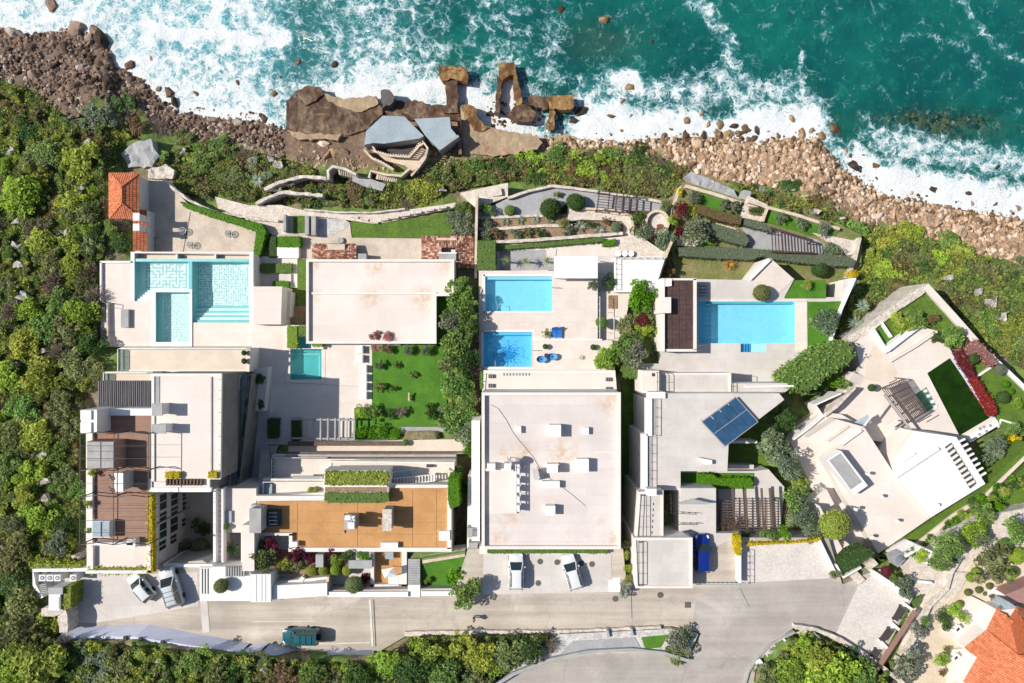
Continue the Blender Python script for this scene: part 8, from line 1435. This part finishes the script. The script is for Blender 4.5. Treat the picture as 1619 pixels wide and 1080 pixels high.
# ------------------------------------------------------------------ vehicles, furniture, people
def loft(rings):
 n = len(rings[0]); V = [p for r in rings for p in r]; Fc = []
 for i in range(len(rings) - 1):
  for j in range(n - 1): a = i * n + j; Fc.append((a, a + 1, a + n + 1, a + n))
 Fc += [tuple(range(n))[::-1], tuple(range((len(rings) - 1) * n, len(rings) * n))]; return V, Fc
lampm = paint('headlamp_glass', (.75,.78,.8),.1); taill = paint('tail_lamp', (.4,.02,.02),.2); glassc = paint('car_glass', (.02,.03,.035),.05)
def car(name, label, cat, px, py, hx, hy, L, Wd, Ht, col, rough=.25, z=18.04, van=0.0, roofcol=None):
 body = paint(name + '_paint', col, rough); t = thing(name, label, cat, px, py, z, None); a = math.atan2(-hy, hx); ca, sa = math.cos(a), math.sin(a); O = Vector(W(px, py, z + Ht * .6)); O.z = z; t.location = O; LOC[t.name] = O
 P = lambda x, y, zz: (O.x + x * ca - y * sa, O.y + x * sa + y * ca, z + zz); w = Wd / 2; b = .60 * Ht
 st = [(-.5,.66,.48),(-.488,.82,.56),(-.45,.94, b / Ht),(-.38,.985, b / Ht),(-.25,1, b / Ht),(.1,1, b / Ht),(.2,.99, b / Ht - .01),(.34,.96,.555),(.42,.92,.525),(.46,.82,.48),(.488,.68,.43),(.5,.5,.36)]
 rings = []
 for x, wf, hf in st:
  ww, hh = w * wf, Ht * hf; rings.append([P(x * L, -ww * .94,.22), P(x * L, -ww, .34 * Ht), P(x * L, -ww, hh * .86), P(x * L, -ww * .93, hh * .97), P(x * L, -ww * .8, hh), P(x * L, 0, hh + .03), P(x * L, ww * .8, hh), P(x * L, ww * .93, hh * .97), P(x * L, ww, hh * .86), P(x * L, ww, .34 * Ht), P(x * L, ww * .94,.22)])
 V, Fc = loft(rings); mk('body', V, Fc, body, t, smooth=True)
 xr0, xr1, xb0, xb1 = (-.475,-.385,.26,.07) if not van else (-.485,-.46,.25,.10); tw, bw = w * .70, w * .90
 q = [P(xr0 * L, -bw, b - .02), P(xb0 * L, -bw * .96, b - .02), P(xb0 * L, bw * .96, b - .02), P(xr0 * L, bw, b - .02), P(xr1 * L, -tw, Ht - .04), P(xb1 * L, -tw, Ht - .05), P(xb1 * L, tw, Ht - .05), P(xr1 * L, tw, Ht - .04)]
 mk('windscreen', [q[1], q[2], q[6], q[5]],[(0,1,2,3)], glassc, t); mk('rear_window', [q[0], q[3], q[7], q[4]],[(0,3,2,1)], glassc, t)
 mk('side_window', [q[0], q[1], q[5], q[4]],[(0,1,2,3)], glassc, t); mk('side_window', [q[3], q[2], q[6], q[7]],[(0,3,2,1)], glassc, t)
 R_ = [[P(x * L, y * tw * 1.0 * k, Ht - .05 + .05 * (1 - y * y) * kk) for y in (-1,-.8,-.4,0,.4,.8,1)] for x, k, kk in ((xr1 - .02,.92,.3),(xr1 + .02,1,1),(-.15,1.02,1.2),(xb1 - .03,.99,1),(xb1 + .012,.94,.3))]
 n = 7; V = [p for r in R_ for p in r]; Fc = [(i * n + j, i * n + j + 1,(i + 1) * n + j + 1,(i + 1) * n + j) for i in range(4) for j in range(n - 1)]
 mk('roof', V, Fc, roofcol or body, t, smooth=True)
 for s in (-1,1):
  for a_, b_ in ((q[1 if s < 0 else 2], q[5 if s < 0 else 6]),(q[0 if s < 0 else 3], q[4 if s < 0 else 7])): bar('pillar', a_, b_, .09,.07, body, t)
  bar('pillar', P(-.1 * L, s * bw, b), P(-.12 * L, s * tw, Ht - .05),.08,.06, body, t); bar('roof_rail', P(-.36 * L, s * tw * .93, Ht + .03), P(.02 * L, s * tw * .93, Ht + .03),.04,.04, metal if not roofcol else metalg, t)
  m = mk('mirror', *boxgeo(P(.13 * L, s * (w + .02), b + .08), P(.13 * L, s * (w + .2), b + .1),.16,.14), body, t)
  mk('headlight', *boxgeo(P(.40 * L, s * w * .80,.49 * Ht), P(.47 * L, s * w * .66,.46 * Ht),.2,.14), lampm, t); mk('tail_light', *boxgeo(P(-.49 * L, s * w * .85,.5 * Ht), P(-.475 * L, s * w * .72,.55 * Ht),.14,.2), taill, t)
  for x in (-.3,.31):
   c0, c1 = Vector(P(x * L, s * (w - .24),.32)), Vector(P(x * L, s * (w + .015),.32)); d = (c1 - c0).normalized(); u = Vector((0,0,1)); k = d.cross(u)
   Vw = [tuple(c + (k * math.cos(i * .5236) + u * math.sin(i * .5236)) * .33) for c in (c0, c1) for i in range(12)]; mk('wheel', Vw, [(i, (i + 1) % 12,12 + (i + 1) % 12,12 + i) for i in range(12)] + [tuple(range(12))[::-1], tuple(range(12,24))], rubber, t)
 return t, P
car('hatchback', 'small white hatchback parked at a slant below the brown terrace', 'car', 221,929,-20,-24,3.8,1.75,1.5,(.60,.62,.63))
t, P = car('off_road_car', 'silver-white off-road car parked beside the white hatchback', 'car', 268,930,-15,-50,4.9,1.95,1.9,(.46,.49,.51),.3)
for k in range(4): bar('roof_rack_bar', P(-1.9 + k * .55,-.7,1.93), P(-1.9 + k * .55,.7,1.93),.05,.04, metal, t)
t, P = car('off_road_car', 'dark teal off-road car standing along the lavender wall', 'car', 474,1008,-1,-.02,4.5,1.85,1.9,(.008,.095,.115),.2, van=1)
tube('spare_wheel', [P(-2.3,0,.95), P(-2.52,0,.95)],.36, rubber, t, 14); bar('roof_rack_bar', P(-1.9,-.55,1.95), P(.3,-.55,1.95),.05,.05, metal, t); bar('roof_rack_bar', P(-1.9,.55,1.95), P(.3,.55,1.95),.05,.05, metal, t)
for x in (-1.6,-.9,-.2): bar('roof_rack_bar', P(x, -.55,1.95), P(x, .55,1.95),.05,.05, metal, t)
car('estate_car', 'white car parked straight on the bay below the stained roof', 'car', 816,904,0,-1,4.5,1.85,1.6,(.64,.65,.66)); car('estate_car', 'white car parked at a slant beside the round manhole covers', 'car', 904,905,-14,-48,4.4,1.85,1.55,(.64,.65,.66)); car('estate_car', 'deep blue car in the narrow walled court', 'car', 1111,876,-.01,-1,4.7,1.88,1.5,(.004,.022,.19),.2, z=17.94)
# wheelie-free street bits: dark person walking on the road, a dog on the lawn
def skin_fig(name, V, E, Rd, mat, parent=None, sub=1):
 me = bpy.data.meshes.new(name); off = LOC[parent.name] if parent else Vector((0,0,0)); me.from_pydata([tuple(Vector(v) - off) for v in V], E, []); me.materials.append(mat); o = bpy.data.objects.new(name, me); COL.objects.link(o); o.parent = parent
 m = o.modifiers.new('skin', 'SKIN'); 
 for s, r in zip(me.skin_vertices[0].data, Rd): s.radius = (r, r)
 me.skin_vertices[0].data[0].use_root = True; s = o.modifiers.new('sub', 'SUBSURF'); s.levels = sub; s.render_levels = sub; return o
fleshm = M('skin_tone', (.42,.25,.18), fine=0, bump=0); darkc = M('dark_cloth', (.035,.035,.045), fine=.1); jeans = M('dark_trousers', (.03,.04,.07), fine=.1); hairm = M('dark_hair', (.03,.02,.015), fine=.1)
x0, y0, _ = W(750,974,18.02); zb = 18.02; pe = thing('person', 'person in dark clothes walking along the road near the leafy tree', 'person', 750,974, zb); pe.location = (x0, y0, zb); LOC[pe.name] = Vector((x0, y0, zb)); q = lambda a, b, c: (x0 + a, y0 + b, zb + c)
JV = [q(0,0,.95), q(0,0,1.15), q(0,0,1.40), q(0,0,1.5), q(.02,0,1.63), q(.10,0,1.61), q(.02,.20,1.40), q(.0,.25,1.15), q(.10,.24,.92), q(.02,-.20,1.40), q(-.03,-.25,1.15), q(.06,-.24,.92), q(0,.1,.9), q(.1,.1,.5), q(.02,.1,.09), q(.16,.1,.05), q(0,-.1,.9), q(-.02,-.1,.5), q(-.16,-.1,.1), q(-.04,-.1,.05)]
JE = [(0,1),(1,2),(2,3),(3,4),(4,5),(2,6),(6,7),(7,8),(2,9),(9,10),(10,11),(0,12),(12,13),(13,14),(14,15),(0,16),(16,17),(17,18),(18,19)]
skin_fig('body', JV, JE, [.13,.12,.14,.06,.105,.03,.06,.05,.04,.06,.05,.04,.09,.06,.045,.04,.09,.06,.045,.04], fleshm, pe)
skin_fig('jacket', JV[:3] + JV[6:8] + JV[9:11],[(0,1),(1,2),(2,3),(3,4),(2,5),(5,6)],[.16,.15,.17,.085,.07,.085,.07], darkc, pe); skin_fig('trousers', [JV[0], JV[12], JV[13], JV[14], JV[16], JV[17], JV[18]],[(0,1),(1,2),(2,3),(0,4),(4,5),(5,6)],[.15,.11,.08,.065,.11,.08,.065], jeans, pe)
skin_fig('hair', [q(.0,0,1.69), q(-.04,0,1.62)],[(0,1)],[.11,.10], hairm, pe)
x1, y1, _ = W(648,628,9.35); dg = thing('dog', 'brown and white dog standing in the middle of the lawn', 'dog', 648,628,9.35); dg.location = (x1, y1,9.35); LOC[dg.name] = Vector((x1, y1,9.35)); q = lambda a, b, c: (x1 + b, y1 + a, 9.35 + c)
tan = M('tan_fur', (.40,.20,.10),(.62,.50,.40),2.2, fine=.1)
skin_fig('body', [q(-.25,0,.52), q(.2,0,.53), q(.42,0,.66), q(.56,0,.76), q(.72,0,.72), q(-.3,.1,.46), q(-.22,.12,.30), q(-.36,.12,.18), q(-.32,.12,.04), q(-.3,-.1,.46), q(-.18,-.12,.30), q(-.30,-.12,.18), q(-.26,-.12,.04), q(.22,.11,.42), q(.2,.12,.2), q(.24,.12,.04), q(.22,-.11,.42), q(.26,-.12,.2), q(.30,-.12,.04), q(-.5,.02,.58), q(-.68,.06,.66), q(.53,.1,.84), q(.53,-.1,.84)],
         [(0,1),(1,2),(2,3),(3,4),(0,5),(5,6),(6,7),(7,8),(0,9),(9,10),(10,11),(11,12),(1,13),(13,14),(14,15),(1,16),(16,17),(17,18),(0,19),(19,20),(3,21),(3,22)],[.14,.17,.11,.12,.06,.10,.07,.045,.05,.10,.07,.045,.05,.08,.05,.05,.08,.05,.05,.045,.02,.035,.035], tan, dg)
bluec = M('blue_cushion', (.03,.16,.50),(.02,.12,.42),2, fine=.08); blued = M('light_blue_cushion', (.07,.30,.62), fine=.08)
for i, x in enumerate((876,884.5)):
 t = thing('sun_lounger', ['blue cushioned sun lounger on the pinkish deck, west of the pair', 'blue cushioned sun lounger on the pinkish deck, east of the pair'][i], 'sun lounger', x, 525,9.6, 'blue sun loungers')
 prism('mattress', [(x - 3.6,518),(x + 4.2,516.5),(x + 3.6,534),(x - 4.6,534)],10.02,9.9, bluec, t, cap=0); prism('frame', [(x - 4.4,517.5),(x + 4.8,516),(x + 4.2,535),(x - 5.2,535)],9.89,9.8, metalw, t, cap=0)
 v0, v1 = W(x - 3.4,518,10.5), W(x + 4,517,10.5); a, b = W(x - 3.4,523,10.0), W(x + 4,523,10.0); mk('backrest', [v0, v1, b, a, tuple(Vector(v0) - Vector((0,0,.1))), tuple(Vector(v1) - Vector((0,0,.1))), tuple(Vector(b) - Vector((0,0,.1))), tuple(Vector(a) - Vector((0,0,.1)))],[(0,1,2,3),(4,7,6,5),(0,4,5,1),(1,5,6,2),(2,6,7,3),(3,7,4,0)], bluec, t)
 for dx, dy in ((-4,519),(4,518),(-4,534),(4,534)): v = W(x + dx, dy, 9.8); bar('leg', v, (v[0], v[1],9.6),.06,.06, metalw, t)
for i, (x, y) in enumerate(((856,568),(873,564))):
 t = thing('round_chair', ['round bright blue chair on the lower deck, nearest the star pool', 'round bright blue chair on the lower deck, beside the dark little table'][i], 'chair', x, y, 9.75, 'round blue chairs')
 c = Vector(W(x, y, 10.15)); V, Fc = [],[]
 for j in range(5):
  rr, hh = (.12,.26,.40,.52,.60)[j],(0,.02,.07,.18,.36)[j]
  for k in range(14): al = k * 2 * math.pi / 14; V.append((c.x + rr * 1.15 * math.cos(al), c.y + rr * .8 * math.sin(al), c.z + hh * (1 + .25 * math.cos(al - 2.6))))
  if j: Fc += [((j - 1) * 14 + k, (j - 1) * 14 + (k + 1) % 14, j * 14 + (k + 1) % 14, j * 14 + k) for k in range(14)]
 Fc.append(tuple(range(14))[::-1]); mk('cushion', V, Fc, blued, t, smooth=True); tube('base', [(c.x, c.y, 9.75),(c.x, c.y, 9.9),(c.x, c.y, 10.16)],[.4,.2,.16], wooddk, t, 10)
t = thing('side_table', 'small dark table between the two round blue chairs', 'table', 864,562,9.75); prism('table_top', disc_pts(864,562,3.6,14),10.3,10.25, metal, t, cap=0); v = W(864,562,10.25); tube('leg', [v, (v[0], v[1],9.75)],.05, metal, t)
t = thing('wire_chair', 'thin wire garden chair alone on the lower deck', 'chair', 918,565,9.75); c = Vector(W(918,565,9.75))
for k in range(7): al = k * .9; bar('wire', (c.x + .3 * math.cos(al), c.y + .3 * math.sin(al), c.z + .42),(c.x + .34 * math.cos(al), c.y + .34 * math.sin(al), c.z),.025,.025, metalg, t); bar('wire', (c.x + .3 * math.cos(al), c.y + .3 * math.sin(al), c.z + .43),(c.x - .3 * math.cos(al), c.y - .3 * math.sin(al), c.z + .43),.025,.02, metalg, t)
